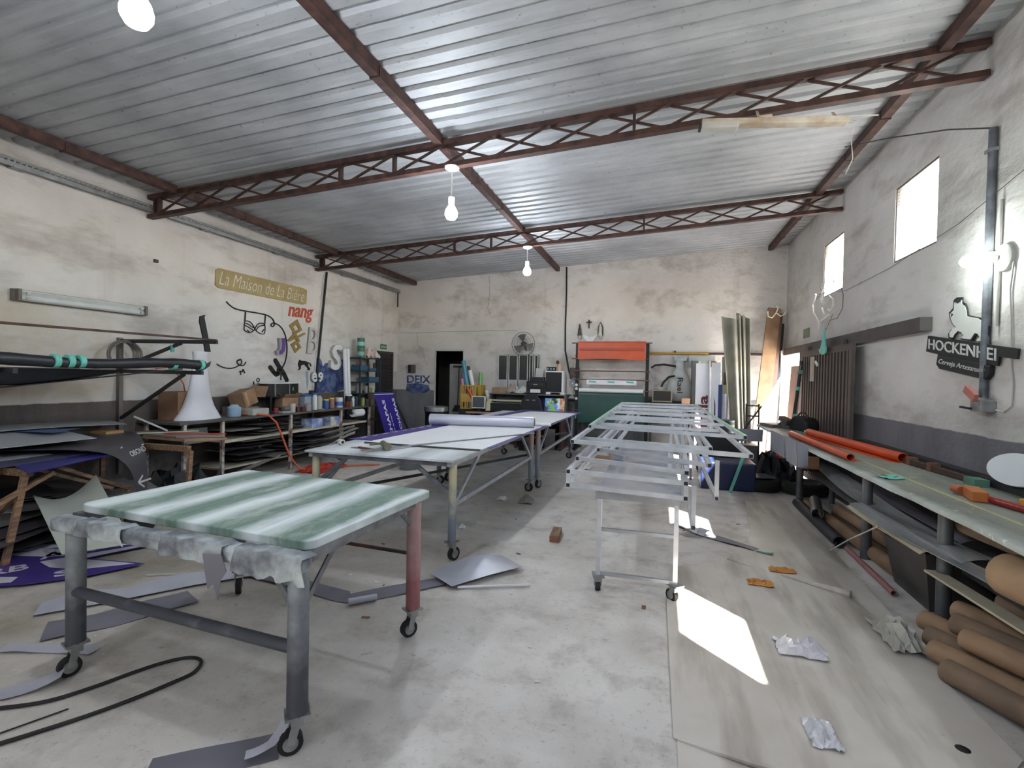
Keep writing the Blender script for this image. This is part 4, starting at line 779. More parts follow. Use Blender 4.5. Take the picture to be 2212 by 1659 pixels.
cn_ = G().bx(-5.92, -5.80, 7.16, 7.33, zt, zt + .24).done('grey_canister', C('canister_grey', (150, 158, 166)), label='square grey canister with a blue lid beside the tall white bottle', cat='canister', bevel=.01)
B('canister_lid', C('cap_blue', (44, 96, 176)), -5.925, -5.795, 7.155, 7.335, zt + .24, zt + .265, parent=cn_)
vessel('plastic_jug', 'jug', 'milky plastic jug right of the tall white bottle', -5.80, 7.52, zt, .062, .24, C('milky', (176, 178, 166)), None, .7, .85)
vessel('paint_can', 'can', 'paint can with a yellow lid and blue label on the left bench', -5.78, 7.70, zt, .05, .15, C('can_blue', (60, 96, 160)), C('lid_yellow', (224, 200, 60)), .95, .95)
vessel('paint_can', 'can', 'copper coloured paint can with a yellow lid', -5.76, 7.83, zt, .05, .17, C('can_copper', (150, 110, 96)), C('lid_yellow', (224, 200, 60)), .95, .95)
vessel('glue_tub', 'tub', 'white glue tub with a blue label near the bench end', -5.78, 8.08, zt, .07, .19, C('tub_white', (206, 204, 198)), None, .95, .92, None, C('label_blue', (70, 100, 170)))
vessel('dark_tin', 'tin', 'dark red tin in front of the white glue tub', -5.70, 8.22, zt, .035, .11, C('tin_red', (110, 40, 40)), None, .95, .95)
vessel('dark_tin', 'tin', 'brown tin right of the dark red tin', -5.70, 8.32, zt, .035, .10, C('tin_brown', (120, 84, 60)), None, .95, .95)
vessel('spray_can', 'spray can', 'white spray can right of the brown tin', -5.72, 8.44, zt, .03, .18, C('spray_white', (196, 200, 200)), C('cap_teal', (90, 160, 150)), .7, .88)
vessel('spray_can', 'spray can', 'yellow green spray can at the right end of the left bench', -5.72, 8.78, zt, .035, .16, C('spray_yellow', (150, 150, 70)), None, .8, .9)
vessel('spray_can', 'spray can', 'dark spray can behind the yellow green one', -5.80, 8.66, zt, .035, .2, C('spray_dark', (50, 66, 66)), None, .7, .88)
vessel('round_lamp_head', 'lamp', 'small black round headed lamp behind the spray cans', -5.92, 8.58, zt, .07, .2, M_BLACK, M_WHITE, .9, .7)
vessel('glass_jar', 'jar', 'clear round glass jar in front of the grey canister', -5.72, 7.14, zt, .06, .13, C('jar_glass', (150, 152, 148), .15), None, .7, .8)
vessel('white_cup', 'cup', 'large off white plastic cup on the front of the left bench', -5.72, 6.76, zt, .05, .14, C('cup_white', (186, 180, 176)), None, 1.05, .98)
vessel('blue_jug', 'jug', 'pale blue plastic jug by the tilted open box', -5.86, 5.74, zt, .09, .17, C('jug_blue', (150, 176, 196), .3), None, .6, .75)
vessel('red_cup', 'cup', 'dirty red cup left of the off white cup', -5.74, 6.42, zt, .038, .09, C('cup_red', (130, 52, 48)), None, .95, .95)
vessel('brown_jar', 'jar', 'small brown jar right of the off white cup', -5.74, 6.92, zt, .032, .08, C('jar_brown', (84, 60, 56)), None, .9, .9)
B('white_tray', C('tray_white', (172, 170, 162)), -5.92, -5.70, 5.92, 6.24, zt, zt + .10, label='dirty white plastic tray in front of the tilted open box', cat='tray', bevel=.01)
B('maroon_box', C('maroon', (92, 40, 44)), -5.80, -5.70, 6.98, 7.08, zt, zt + .07, label='small maroon box beside the glass jar', cat='box')
B('paper_pad', C('pad_grey', (160, 158, 152)), -5.78, -5.68, 6.5, 6.68, zt, zt + .03, label='grey paper pad lying left of the off white cup', cat='pad')
T('steel_sanding_roll', C('sanding_grey', (104, 100, 100)), (-5.72, 6.56, zt + .07), (-5.72, 6.66, zt + .07), .035, label='dark round roll lying on the grey paper pad', cat='roll')
scraps('pink wrapper crumpled on the front edge of the left bench', 'pink wrappers', C('pink_paper', (206, 160, 150)), [(-5.70, 7.48), (-5.71, 7.58)], zt, 'pink_wrapper', 'wrapper', .04, 5)
scraps('dusty offcuts strewn over the left bench', 'dusty bench offcuts', C('dusty_offcut', (116, 110, 104)), [(-5.9, 6.5), (-5.95, 6.62), (-5.88, 6.35), (-6.0, 6.45), (-5.92, 7.45), (-5.9, 7.95)], zt, 'dusty_offcut', 'offcut', .09, 6)
# tissue boxes, towel roll and shelf scraps
for k, (y, lb) in enumerate(((7.36, 'pale blue patterned tissue box left of its twin on the bench shelf'), (7.86, 'blue and cream patterned tissue box next to the paper towel'))):
    tn = NT('tissue_print_%d' % k); p = tn.obj(); cc = tn.mix(tn.ramp(tn.noise(tn.mapping(p, loc=(k * 3, 1, 2)), 7, 3), .42, .6), lin((120, 136, 186)), lin((186, 192, 206) if k == 0 else (206, 204, 176)))
    tn.lk(cc, tn.b.inputs['Base Color']); B('tissue_box', tn.m, -5.92, -5.70, y - .14, y + .14, .623, .78, label=lb, cat='box', group='tissue boxes on the bench shelf')
t = thing('paper_towel_roll', (-5.6, 8.4, .76), 'white paper towel roll hanging on the front of the left bench', 'roll')
G().pipe((-5.58, 8.22, .82), (-5.58, 8.54, .82), .072, .05, 20).done('paper', M_WHITE, parent=t, smooth=True); T('spindle', M_DARK, (-5.58, 8.18, .82), (-5.58, 8.58, .82), .014, parent=t)
for y in (8.19, 8.57): B('holder_arm', M_DARK, -5.66, -5.57, y - .008, y + .008, .80, .90, parent=t)
M_SC = [C('scrap_%d' % i, c) for i, c in enumerate(((128, 124, 120), (86, 82, 82), (164, 160, 152), (104, 98, 92), (190, 188, 182), (70, 66, 70), (96, 60, 58), (58, 56, 74)))]
def flat_scrap(x, y, z, sx, sy, rz, tilt, m, lb, grp, curl=.03, nm='scrap_sheet', cat='scrap'):
    R = Matrix.Rotation(rz, 3, 'Z'); c = Vector((x, y, z)); r = random.Random(int(x * 991 + y * 77)); k1, k2 = r.uniform(-1, 1), r.uniform(2, 4)
    G().grid(lambda u, v: c + R @ Vector(((u - .5) * sx, (v - .5) * sy, tilt * (u - .5) + curl * (k1 * math.sin(k2 * u * 2) + .5 * math.cos(k2 * v * 2)) + abs(curl))), 5, 5, .003).done(nm, m, label=lb, cat=cat, group=grp, smooth=True)
rr = random.Random(21)
for i in range(18): flat_scrap(-5.98 + rr.uniform(-.06, .10), 5.72 + rr.random() * 1.15, .626 + .014 * i, rr.uniform(.3, .5), rr.uniform(.35, .7), rr.uniform(-.4, .4), 0, M_SC[rr.choice((0, 1, 2, 3, 4, 1))], 'offcut sheet in the flat pile on the middle shelf of the left bench', 'offcuts on the middle bench shelf', .004)
for i in range(26): flat_scrap(-5.98 + rr.uniform(-.05, .20), 5.7 + rr.random() * 2.1, .246 + .0132 * i, rr.uniform(.3, .55), rr.uniform(.4, .9), rr.uniform(-.35, .35), 0, M_SC[rr.choice((0, 1, 3, 5, 5, 6, 7, 0))], 'dark vinyl offcut heaped on the lowest shelf of the left bench', 'offcuts on the lowest bench shelf', .004)
for k, (p, sx, sy, rz, tl, m, lb) in enumerate((((-5.42, 7.5, .34), .62, .34, .5, .25, 4, 'large white offcut sticking out of the lower bench shelf'), ((-5.36, 7.2, .17), .55, .4, .9, -.28, 2, 'grey sheet sliding down in front of the bench leg'), ((-5.5, 7.75, .44), .6, .16, .3, .2, 4, 'narrow white curled strip at the right of the bench shelf'), ((-5.45, 7.6, .52), .55, .12, .45, .15, 2, 'narrow grey curled strip above the large white offcut'), ((-5.6, 5.75, .16), .7, .5, .3, .3, 2, 'pale sheet leaning on the lowest bench shelf at the left'))):
    flat_scrap(*p, sx, sy, rz, tl, M_SC[m], lb, 'loose sheets at the bench front', .04, 'loose_sheet', 'sheet')
B('shelf_parcel', C('parcel_grey', (120, 120, 120)), -6.25, -5.86, 4.95, 5.3, .62, .82, label='grey parcel under the left end of the bench top', cat='parcel')
crumple('red_tarp_heap', C('red_tarp', (170, 48, 34)), (-5.25, 6.95, 0), (.45, .8, .10), 'red tarpaulin heap on the floor in front of the left bench', 'tarpaulin', 31)
crumple('black_bag_heap', M_BLACK, (-5.7, 4.75, 0), (.9, 1.0, .42), 'heap of black plastic bags under the left end of the bench', 'bags', 33, 12)
G().path([(-5.9, 5.86, .96), (-5.72, 5.98, .955), (-5.60, 6.12, .93), (-5.55, 6.22, .82), (-5.52, 6.3, .62), (-5.5, 6.4, .38), (-5.46, 6.5, .18), (-5.40, 6.58, .06), (-5.3, 6.8, .014), (-5.0, 7.3, .014), (-4.6, 7.6, .014)], .014, 8).done('orange_air_hose', MATS['orange_hose'], label='orange air hose running off the left bench to the floor', cat='hose', smooth=True)
# metal shelf with blue bins, on wall above bench end
M_BSH = mat('blue_grey_shelf', (66, 76, 92), .5, .3, var=.25)
su = thing('metal_shelf_unit', (-6.2, 9.5, 0), 'blue grey metal shelf unit at the far end of the left bench', 'shelf')
for y in (9.12, 9.9):
    for x in (-6.34, -6.02): B('upright', M_BSH, x - .015, x + .015, y - .015, y + .015, 0, 1.93, parent=su)
for z in (.55, .86, 1.14, 1.38, 1.62, 1.90): B('shelf', M_BSH, -6.355, -6.005, 9.105, 9.915, z, z + .02, parent=su)
B('divider', M_BSH, -6.03, -6.01, 9.42, 9.445, 1.16, 1.90, parent=su)
M_BLUEB = C('bin_blue', (60, 96, 118))
for k, (y0, y1, z, h, lb) in enumerate(((9.15, 9.40, 1.641, .12, 'blue plastic bin left on the upper shelf of the metal unit'), (9.47, 9.86, 1.401, .11, 'wide blue plastic bin on the middle shelf of the metal unit'), (9.5, 9.75, 1.641, .06, 'low blue plastic bin right on the upper shelf of the metal unit'))):
    B('blue_bin', M_BLUEB, -6.25, -6.02, y0, y1, z, z + h, label=lb, cat='bin', group='blue bins in the metal shelf', bevel=.008)
V = [(9.18, 1.762, .03, .07, (150, 70, 70), 'red tin lying in the left blue bin'), (9.28, 1.762, .025, .08, (60, 50, 50), 'dark tin in the left blue bin'), (9.56, 1.702, .035, .09, (60, 56, 54), 'black tin above the low blue bin'), (9.66, 1.702, .035, .09, (176, 140, 116), 'beige tin above the low blue bin'), (9.82, 1.641, .03, .18, (30, 30, 32), 'black bottle at the right of the upper shelf'), (9.52, 1.161, .05, .15, (176, 176, 166), 'white jug on the shelf below the wide blue bin'), (9.64, 1.161, .045, .12, (150, 130, 70), 'ochre pot on the shelf below the wide blue bin'), (9.76, 1.161, .045, .10, (150, 190, 170), 'mint pot on the shelf below the wide blue bin'), (9.24, 1.161, .07, .13, (150, 146, 136), 'grey pot left on the shelf below the left blue bin'), (9.55, .881, .05, .14, (90, 92, 100), 'slate pot on the lower shelf of the metal unit'), (9.72, .881, .045, .12, (104, 96, 66), 'olive pot on the lower shelf of the metal unit'), (9.25, .881, .05, .15, (70, 70, 74), 'charcoal pot on the lower shelf of the metal unit')]
for k, (y, z, r, h, c, lb) in enumerate(V): vessel('shelf_pot', 'pot', lb, -6.12, y, z, r, h, C('pot_%d' % k, c), None, .85, .9, 'pots in the metal shelf')
vessel('green_paint_can', 'can', 'lower green paint can of the pair on top of the metal unit', -6.16, 9.35, 1.921, .08, .21, C('can_green', (70, 110, 90)), None, .97, .97, 'green cans on the metal unit', C('can_label', (130, 176, 158)))
vessel('green_paint_can', 'can', 'upper green paint can of the pair on top of the metal unit', -6.16, 9.35, 2.132, .08, .21, C('can_green', (70, 110, 90)), None, .97, .97, 'green cans on the metal unit', C('can_label2', (140, 196, 190)))
crumple('plastic_parcel', C('parcel_pink', (206, 180, 170), .3), (-6.17, 9.58, 1.92), (.28, .22, .26), 'pinkish plastic parcel beside the green cans', 'parcel', 41); crumple('plastic_parcel', C('parcel_white', (210, 200, 194), .3), (-6.15, 9.80, 1.92), (.28, .22, .22), 'whitish plastic parcel at the right end on top of the metal unit', 'parcel', 42)
scraps('flat cream packet on the front of the metal unit top', 'packets on the metal unit', C('packet_cream', (206, 190, 140)), [(-6.06, 9.2), (-6.05, 9.45), (-6.06, 9.65)], 1.921, 'flat_packet', 'packet', .06, 11)
for k, (y, lb) in enumerate(((8.83, 'left white plastic pipe leaning on the wall by the metal unit'), (8.93, 'right white plastic pipe leaning on the wall by the metal unit'))): T('white_plastic_pipe', M_WHITE, (-6.12, y - .03, .932), (-6.22, y + .03, 2.08), .04, 16, label=lb, cat='pipe', group='white pipes by the metal unit')
# louvred dark door in the left wall
d2 = frame_rect(G(), 'x', XL + .002, XL + .05, 10.28, 11.02, 0, 2.12, .06).done('door_2', mat('dark_door', (52, 46, 44), .55, var=.2), kind='structure')
B('door_panel', MATS['dark_door'], XL + .002, XL + .02, 10.34, 10.96, 0, 2.06, parent=d2)
for i in range(24): G().box((XL + .034, 10.65, .12 + i * .08), (.012, .62, .072), 0, 0, .45).done('louvre', MATS['dark_door'], parent=d2)
xp_ = B('exit_plate', mat('green_exit_plate', (70, 112, 82), .5), XL + .002, XL + .012, 10.48, 10.76, 2.17, 2.29, label='small green exit plate above the louvred door', cat='sign')
B('pale_band', mat('pale_green', (140, 176, 150), .5), XL + .0125, XL + .014, 10.51, 10.73, 2.205, 2.245, parent=xp_)
# purple printed sheets leaning at the bench end
def lean_sheet(lb, TL, TR, BR, BL, txt, k):
    TL, TR, BR, BL = map(Vector, (TL, TR, BR, BL)); n = (TR - TL).cross(BL - TL).normalized() * -1
    o = G().hexa([BL, BR, BR - n * .006, BL - n * .006, TL, TR, TR - n * .006, TL - n * .006]).done('printed_purple_sheet', mat('deep_purple', (50, 36, 136), .4, var=.12), label=lb, cat='sheet', group='purple sheets leaning by the bench')
    u = (TL - BL).normalized(); v = (TL - TR).normalized(); w = (TR - TL).length
    text('print', txt[0], M_WHITE, BL + (TR - TL) * .42 + u * .16 + n * .001, u, v, .93, .11, .002, o, bold=.02); text('print', txt[1], M_WHITE, BL + (TR - TL) * .96 + u * .42 + n * .001, u, v, .70, .10, .002, o, bold=.02)
    text('print', 'Comercio de Chapas', M_WHITE, BL + (TR - TL) * .56 + u * .2 + n * .001, u, v, .6, .045, .002, o)
    G().hexa([TL + u * -.05 + n * .001, TR + u * -.05 + n * .001, TR + u * -.05 + n * .002, TL + u * -.05 + n * .002, TL + u * -.035 + n * .001, TR + u * -.035 + n * .001, TR + u * -.035 + n * .002, TL + u * -.035 + n * .002]).done('print_line', M_WHITE, parent=o)
lean_sheet('purple sheet printed with white capitals leaning by the bench end', (-5.55, 8.90, 1.20), (-5.55, 9.66, 1.19), (-5.18, 9.72, .0), (-5.18, 8.96, .0), ('RCHAPAS', 'CHAPAS'), 0)
G().beam((-5.2, 10.05, 0), (-5.75, 10.0, 1.1), .09, .012).done('dark_offcut_board', M_DARK, label='dark board leaning behind the purple sheet', cat='board')
vessel('grey_bucket', 'bucket', 'grey bucket on the floor under the nearer long table', -3.98, 7.5, 0, .16, .24, C('bucket_grey', (104, 112, 112)), None, 1.12, .97)
vessel('paint_drum', 'drum', 'black paint drum with a dented rim behind the silver roll', -4.72, 10.1, 0, .24, .78, M_BLACK, M_GALV, 1.0, .97)
crumple('black_white_rag', C('rag_grey', (150, 152, 154)), (-4.55, 9.3, .0), (.6, .6, .5), 'black and white rag heap beyond the long tables', 'rag', 51)
# ------------------------------------------------------------------ sheet pile on timber trestles, far left
tr = thing('timber_trestle', (-5.3, 3.4, 0), 'timber trestle under the sheet pile at the left', 'trestle')
for y in (2.75, 4.2): G().beam((-6.25, y, .72), (-4.95, y + .05, .72), .05, .06).done('top_beam', M_WOOD, parent=tr)
for p, q in (((-4.93, 2.35, .40), (-4.93, 2.95, .70)), ((-4.93, 2.62, .0), (-4.93, 2.75, .70)), ((-4.93, 4.2, .0), (-4.93, 4.25, .70)), ((-6.2, 2.75, 0), (-6.2, 2.75, .70)), ((-6.2, 4.2, 0), (-6.2, 4.2, .70)), ((-5.16, 3.12, .70), (-5.12, 3.72, .38)), ((-5.3, 3.05, .68), (-5.1, 3.55, .42)), ((-5.12, 3.62, 0), (-5.12, 3.72, .40)), ((-5.6, 2.75, .1), (-4.95, 2.75, .6))):
    G().beam(p, q, .045, .03).done('brace' if abs(q[1] - p[1]) > .2 or abs(q[0] - p[0]) > .2 else 'leg', M_WOOD, parent=tr)
def sheet_poly(nm, m, poly, z, t, lb, cat='sheet', grp='sheets on the left trestle', warp=.0, parent=None):
    return G().prism(poly, (0, 0, z), (1, 0, 0), (0, 1, 0), (0, 0, t)).done(nm, m, label=lb, cat=cat, group=grp)
M_BS = mat('charcoal_sheet', (62, 61, 68), .35, var=.15); M_NAVY = mat('navy_film', (42, 42, 120), .35, var=.15)
M_BACK = mat('sheet_back_grey', (150, 152, 152), .45, var=.12)
# charcoal sheet that bends down at its front
bs = thing('bent_charcoal_sheet', (-5.4, 3.8, .3), 'charcoal sheet with white print bending down off the trestle', 'sheet')
NE = [(-6.1, 2.75, .83), (-5.6, 3.05, .83), (-5.25, 3.28, .825), (-5.02, 3.44, .78), (-4.92, 3.55, .66), (-4.88, 3.60, .50), (-4.87, 3.62, .34)]
FE = [(-6.25, 4.35, .84), (-6.05, 4.40, .84), (-5.8, 4.32, .83), (-5.5, 4.15, .79), (-5.2, 3.95, .67), (-4.97, 3.80, .50), (-4.90, 3.72, .34)]
def catmull(L, s):
    k = min(max(s, 0), .9999) * (len(L) - 1); i = int(k); f = k - i; P = [Vector(L[min(max(i + j, 0), len(L) - 1)]) for j in (-1, 0, 1, 2)]
    return .5 * (2 * P[1] + (P[2] - P[0]) * f + (2 * P[0] - 5 * P[1] + 4 * P[2] - P[3]) * f * f + (3 * P[1] - P[0] - 3 * P[2] + P[3]) * f ** 3)
def bend(u, v): return catmull(NE, u) * (1 - v) + catmull(FE, u) * v
G().grid(bend, 22, 6, .005).done('sheet', M_BS, parent=bs, smooth=True)
def on_bend(u, v, up=.004):
    p = Vector(bend(u, v)); e = .01; n = (Vector(bend(u + e, v)) - p).cross(Vector(bend(u, v + e)) - p).normalized(); return p + n * up, (Vector(bend(u + e, v)) - p).normalized(), (Vector(bend(u, v + e)) - p).normalized()
p, du, dv = on_bend(.62, .38); text('print', 'OBOND', M_DWHITE, p, dv, -du, .40, .07, .002, bs, bold=.015)
p, du, dv = on_bend(.86, .22)
G().beam(p - dv * .0, p + dv * .20, .018, .002, du.cross(dv)).done('printed_arrow', M_DWHITE, parent=bs)
for k in (-1, 1): G().beam(p, p + dv * .08 + du * k * .06, .018, .002, du.cross(dv)).done('printed_arrow', M_DWHITE, parent=bs)
for u_, v_ in ((.5, .35), (.55, .9)):
    p, du, dv = on_bend(u_, v_); G().beam(p, p + dv * .06 - du * .02, .014, .002, du.cross(dv)).done('printed_mark', M_DWHITE, parent=bs)
sheet_poly('backing_sheet', M_BACK, [(-6.3, 2.4), (-5.25, 2.45), (-5.45, 3.3), (-6.3, 4.2)], .752, .006, 'grey backing sheet at the bottom of the trestle pile')
sheet_poly('navy_sheet', M_NAVY, [(-5.34, 2.86), (-4.70, 2.65), (-5.02, 3.48), (-5.5, 3.66)], .760, .005, 'navy blue sheet jutting from the front of the trestle pile')
sheet_poly('violet_grey_sheet', mat('violet_grey', (72, 68, 96), .4), [(-5.7, 2.3), (-5.05, 2.35), (-5.25, 3.45), (-5.7, 3.5)], .767, .005, 'violet grey strip behind the navy blue sheet')
sheet_poly('pale_strip_sheet', M_BACK, [(-5.75, 2.3), (-5.4, 2.5), (-5.45, 3.25), (-5.8, 3.3)], .775, .004, 'pale curved strip above the violet grey one')
ws = thing('white_lettered_sheet', (-5.8, 3.1, .85), 'white sheet with a worn black mark on top of the trestle pile', 'sheet', 'sheets on the left trestle')
G().grid(lambda u, v: (-6.32 + .85 * u, 2.2 + 1.55 * v - .1 * u, .90 + .05 * math.sin(2.2 * v) * (1 - u) - .02 * u), 8, 8, .005).done('sheet', mat('sheet_white', (168, 170, 172), .4, var=.1), parent=ws, smooth=True)
for k in range(3): G().beam((-5.75 + .05 * k, 2.62, .9), (-5.72 + .05 * k, 2.80 - .03 * k, .9), .018, .002).done('worn_mark', M_DARK, parent=ws)
G().prism([(-6.3, 3.3), (-5.72, 3.42), (-5.9, 3.78)], (0, 0, .945), (1, 0, 0), (0, 1, 0), (0, 0, .003)).done('blue_triangle_scrap', mat('slate_blue', (72, 96, 150), .4), label='slate blue triangular scrap on the white sheet', cat='scrap')
G().grid(lambda u, v: (-6.34 + .25 * u, 2.2 + 2.2 * v, .955 + .04 * math.sin(3.1 * v) - .03 * u), 4, 10, .006).done('curled_pale_sheet', M_BACK, label='long curled pale sheet along the wall on the trestle pile', cat='sheet', group='sheets on the left trestle', smooth=True)
sheet_poly('grey_board', M_SC[0], [(-6.2, 4.48), (-5.35, 4.42), (-4.95, 4.72), (-6.1, 5.0)], .80, .02, 'grey board lying right of the charcoal sheet')
sheet_poly('tan_board', M_CARD, [(-5.9, 4.44), (-5.2, 4.40), (-4.92, 4.72), (-5.9, 4.85)], .765, .03, 'tan chipboard under the grey board right of the charcoal sheet')
G().beam((-5.6, 4.48, .828), (-5.0, 4.78, .828), .035, .012).done('red_strip', C('strip_red', (188, 60, 36)), label='red strip lying on the grey board', cat='strip')
G().beam((-6.05, 4.45, 1.02), (-5.85, 4.72, .83), .035, .02).done('broken_white_strip', M_DWHITE, label='broken white strip propped by the bracket post', cat='strip')
G().beam((-6.0, 4.3, .826), (-5.5, 4.85, .832), .03, .012).done('cream_strip', MATS['cream_edge'], label='cream strip lying across the grey board', cat='strip')
B('orange_offcut', C('tan_orange', (168, 126, 84)), -6.25, -6.0, 4.1, 4.3, .84, .87, label='tan offcut behind the charcoal sheet', cat='offcut')
# curved pale sheet and dark piles underneath
G().grid(lambda u, v: (-5.35 + 1.05 * u + .25 * v, 3.05 - .42 * u + .35 * v, .44 - .26 * u - .12 * math.sin(3.14 * v) * (1 - u) + .14 * v * (1 - u)), 10, 10, .006).done('curved_pale_sheet', mat('pale_green_grey', (176, 180, 168), .5, var=.1), label='curved pale sheet sliding out from under the trestle', cat='sheet', smooth=True)
rr = random.Random(77)
for i in range(16): flat_scrap(-5.6 + rr.uniform(-.3, .25), 3.0 + rr.uniform(-.6, .8), .004 + .026 * i, rr.uniform(.5, .9), rr.uniform(.5, 1.0), rr.uniform(-.5, .5), 0, M_SC[rr.choice((1, 3, 5, 0, 5))], 'dark offcut in the heap on the floor under the trestle', 'offcuts under the trestle', .009)
# jagged purple and white sign offcuts on the floor
def shard(lb, poly, z, m, rim=None, grp='jagged sign offcuts on the floor', nm='sign_offcut'):
    return G().prism(poly, (0, 0, z), (1, 0, 0), (0, 1, 0), (0, 0, .004)).done(nm, m, label=lb, cat='offcut', group=grp)
M_PU2 = mat('violet_print', (70, 56, 128), .4, var=.15); M_PL = mat('offcut_pale', (196, 196, 206), .4, var=.08)
a = shard('largest purple sign offcut with white lettering on the floor at the left', [(-4.9, 2.1), (-4.36, 2.43), (-4.12, 2.66), (-3.95, 3.0), (-4.2, 2.97), (-4.5, 2.93), (-4.28, 3.40), (-4.42, 3.34), (-4.75, 3.1), (-5.1, 3.05), (-5.3, 2.7)], .02, M_PU2)
G().prism([(-4.30, 2.74), (-4.02, 2.97), (-4.22, 2.945), (-4.52, 2.90), (-4.31, 3.36), (-4.40, 3.31), (-4.62, 2.95), (-4.75, 2.75), (-4.55, 2.70)], (0, 0, .0245), (1, 0, 0), (0, 1, 0), (0, 0, .001)).done('pale_flash', M_PL, parent=a)
G().prism([(-4.95, 2.15), (-4.48, 2.42), (-4.55, 2.50), (-5.1, 2.3)], (0, 0, .0245), (1, 0, 0), (0, 1, 0), (0, 0, .001)).done('pale_flash', M_PL, parent=a)
G().prism([(-5.2, 2.75), (-4.8, 2.85), (-4.62, 3.08), (-4.72, 3.08), (-5.05, 2.95)], (0, 0, .0245), (1, 0, 0), (0, 1, 0), (0, 0, .001)).done('pale_flash', M_PL, parent=a)
text('print', 'AS', M_PL, (-4.80, 2.78, .0245), (.5, .85, 0), (-.85, .5, 0), .26, .16, .001, a, bold=.02); text('print', 'RB', M_PL, (-4.78, 2.42, .0245), (.5, .85, 0), (-.85, .5, 0), .24, .15, .001, a, bold=.02); text('print', 'S', M_PL, (-4.30, 2.58, .0245), (.5, .85, 0), (-.85, .5, 0), .12, .14, .001, a, bold=.02)
b_ = shard('charcoal offcut with a white arrow on the floor under the pale sheet', [(-5.02, 3.22), (-4.85, 3.15), (-4.62, 3.55), (-4.80, 3.75), (-5.35, 3.85), (-5.4, 3.4)], .03, M_BS)
G().beam((-5.0, 3.40, .0355), (-4.95, 3.66, .0355), .02, .002).done('printed_arrow', M_PL, parent=b_); G().beam((-5.0, 3.40, .0355), (-4.92, 3.46, .0355), .02, .002).done('printed_arrow', M_PL, parent=b_)
shard('pale jagged offcut behind the lettered purple one', [(-5.6, 2.6), (-5.1, 2.9), (-4.9, 3.1), (-5.25, 3.0), (-5.7, 2.9)], .026, M_PL)
shard('thin purple splinter pointing right on the floor', [(-4.6, 3.16), (-4.22, 3.42), (-4.35, 3.44), (-4.62, 3.28)], .012, M_PU2)
G().beam((-3.75, 2.86, .008), (-3.30, 3.06, .008), .012, .01).done('thin_stick', M_DWHITE, label='thin pale stick on the floor behind the paint stained table', cat='stick')
# ------------------------------------------------------------------ along the back wall
# desk with plotter, monitor, printers
M_DESK = mat('dark_desk', (82, 56, 52), .5, var=.2)
dk = thing('computer_desk', (-3.1, 10.75, 0), 'dark desk along the back wall behind the long tables', 'desk')
B('desk_top', M_DESK, -4.15, -1.95, 10.45, 11.2, .74, .77, parent=dk); B('pink_edge', mat('pinkish_trim', (176, 140, 132), .6), -4.15, -1.95, 10.43, 10.45, .735, .775, parent=dk)
for x in (-4.1, -3.0, -2.0): B('side_panel', M_DESK, x - .02, x + .02, 10.5, 11.15, 0, .74, parent=dk)
hs = thing('raised_shelf', (-3.0, 11.1, .77), 'grey hutch on the desk carrying papers and printers', 'shelf')
B('top', mat('hutch_grey', (104, 104, 106), .6), -3.72, -1.95, 10.78, 11.28, 1.17, 1.195, parent=hs); B('back', MATS['hutch_grey'], -3.72, -2.75, 11.24, 11.27, .77, 1.17, parent=hs)
for x in (-3.71, -2.72, -1.97): B('side', MATS['hutch_grey'], x - .012, x + .012, 10.8, 11.24, .77, 1.17, parent=hs)
mo = thing('white_monitor', (-3.92, 10.62, .77), 'small white monitor with grey screen on the left of the desk', 'monitor')
B('casing', M_WHITE, -4.07, -3.74, 10.58, 10.62, .84, 1.12, parent=mo, bevel=.006); B('screen', mat('grey_screen', (88, 94, 98), .25, var=.08), -4.045, -3.765, 10.577, 10.582, .865, 1.10, parent=mo)
B('stand', M_DARK, -3.98, -3.83, 10.58, 10.72, .77, .79, parent=mo); B('neck', M_DARK, -3.93, -3.88, 10.62, 10.65, .79, .90, parent=mo)
B('keyboard', M_BLACK, -4.1, -3.72, 10.47, 10.56, .771, .79, label='black keyboard in front of the small white monitor', cat='keyboard')
pl = thing('cutting_plotter', (-3.25, 10.7, .77), 'cream and black cutting plotter on the desk', 'plotter')
M_CRM = mat('plotter_cream', (190, 184, 150), .5, var=.1)
for x in (-3.66, -2.86): G().prism([(10.5, .80), (10.85, .80), (10.85, 1.02), (10.7, 1.06), (10.55, 1.0)], (x - .05, 0, 0), (0, 1, 0), (0, 0, 1), (.10, 0, 0)).done('end_cap', M_CRM, parent=pl, bevel=.01)
B('top_cover', M_CRM, -3.62, -2.9, 10.66, 10.86, 1.02, 1.05, parent=pl); B('black_bed', M_BLACK, -3.61, -2.91, 10.56, 10.84, .80, .98, parent=pl); T('roller', M_GALV, (-3.6, 10.6, .97), (-2.92, 10.6, .97), .018, parent=pl); B('foot_bar', M_BLACK, -3.6, -2.92, 10.6, 10.8, .77, .80, parent=pl)
ch = thing('gaming_chair', (-2.66, 10.15, 0), 'black high backed gaming chair beside the cutting plotter', 'chair')
G().prism([(-.24, .52), (.24, .52), (.27, .8), (.20, 1.08), (.11, 1.22), (-.11, 1.22), (-.20, 1.08), (-.27, .8)], (-2.62, 10.32, 0), (1, 0, 0), (0, 0, 1), (0, .09, 0)).done('backrest', M_BLACK, parent=ch, bevel=.02)
B('seat', M_BLACK, -2.88, -2.36, 10.38, 10.8, .43, .52, parent=ch, bevel=.02); T('column', M_DARK, (-2.62, 10.6, .08), (-2.62, 10.6, .43), .03, parent=ch)
for k in range(5): G().beam((-2.62, 10.6, .06), (-2.62 + .27 * math.cos(k * 1.257), 10.6 + .27 * math.sin(k * 1.257), .04), .04, .03).done('base_arm', M_DARK, parent=ch)
for x in (-.07, .07): G().box((-2.62 + x, 10.318, 1.08), (.07, .006, .03)).done('back_slot', M_FABR, parent=ch)
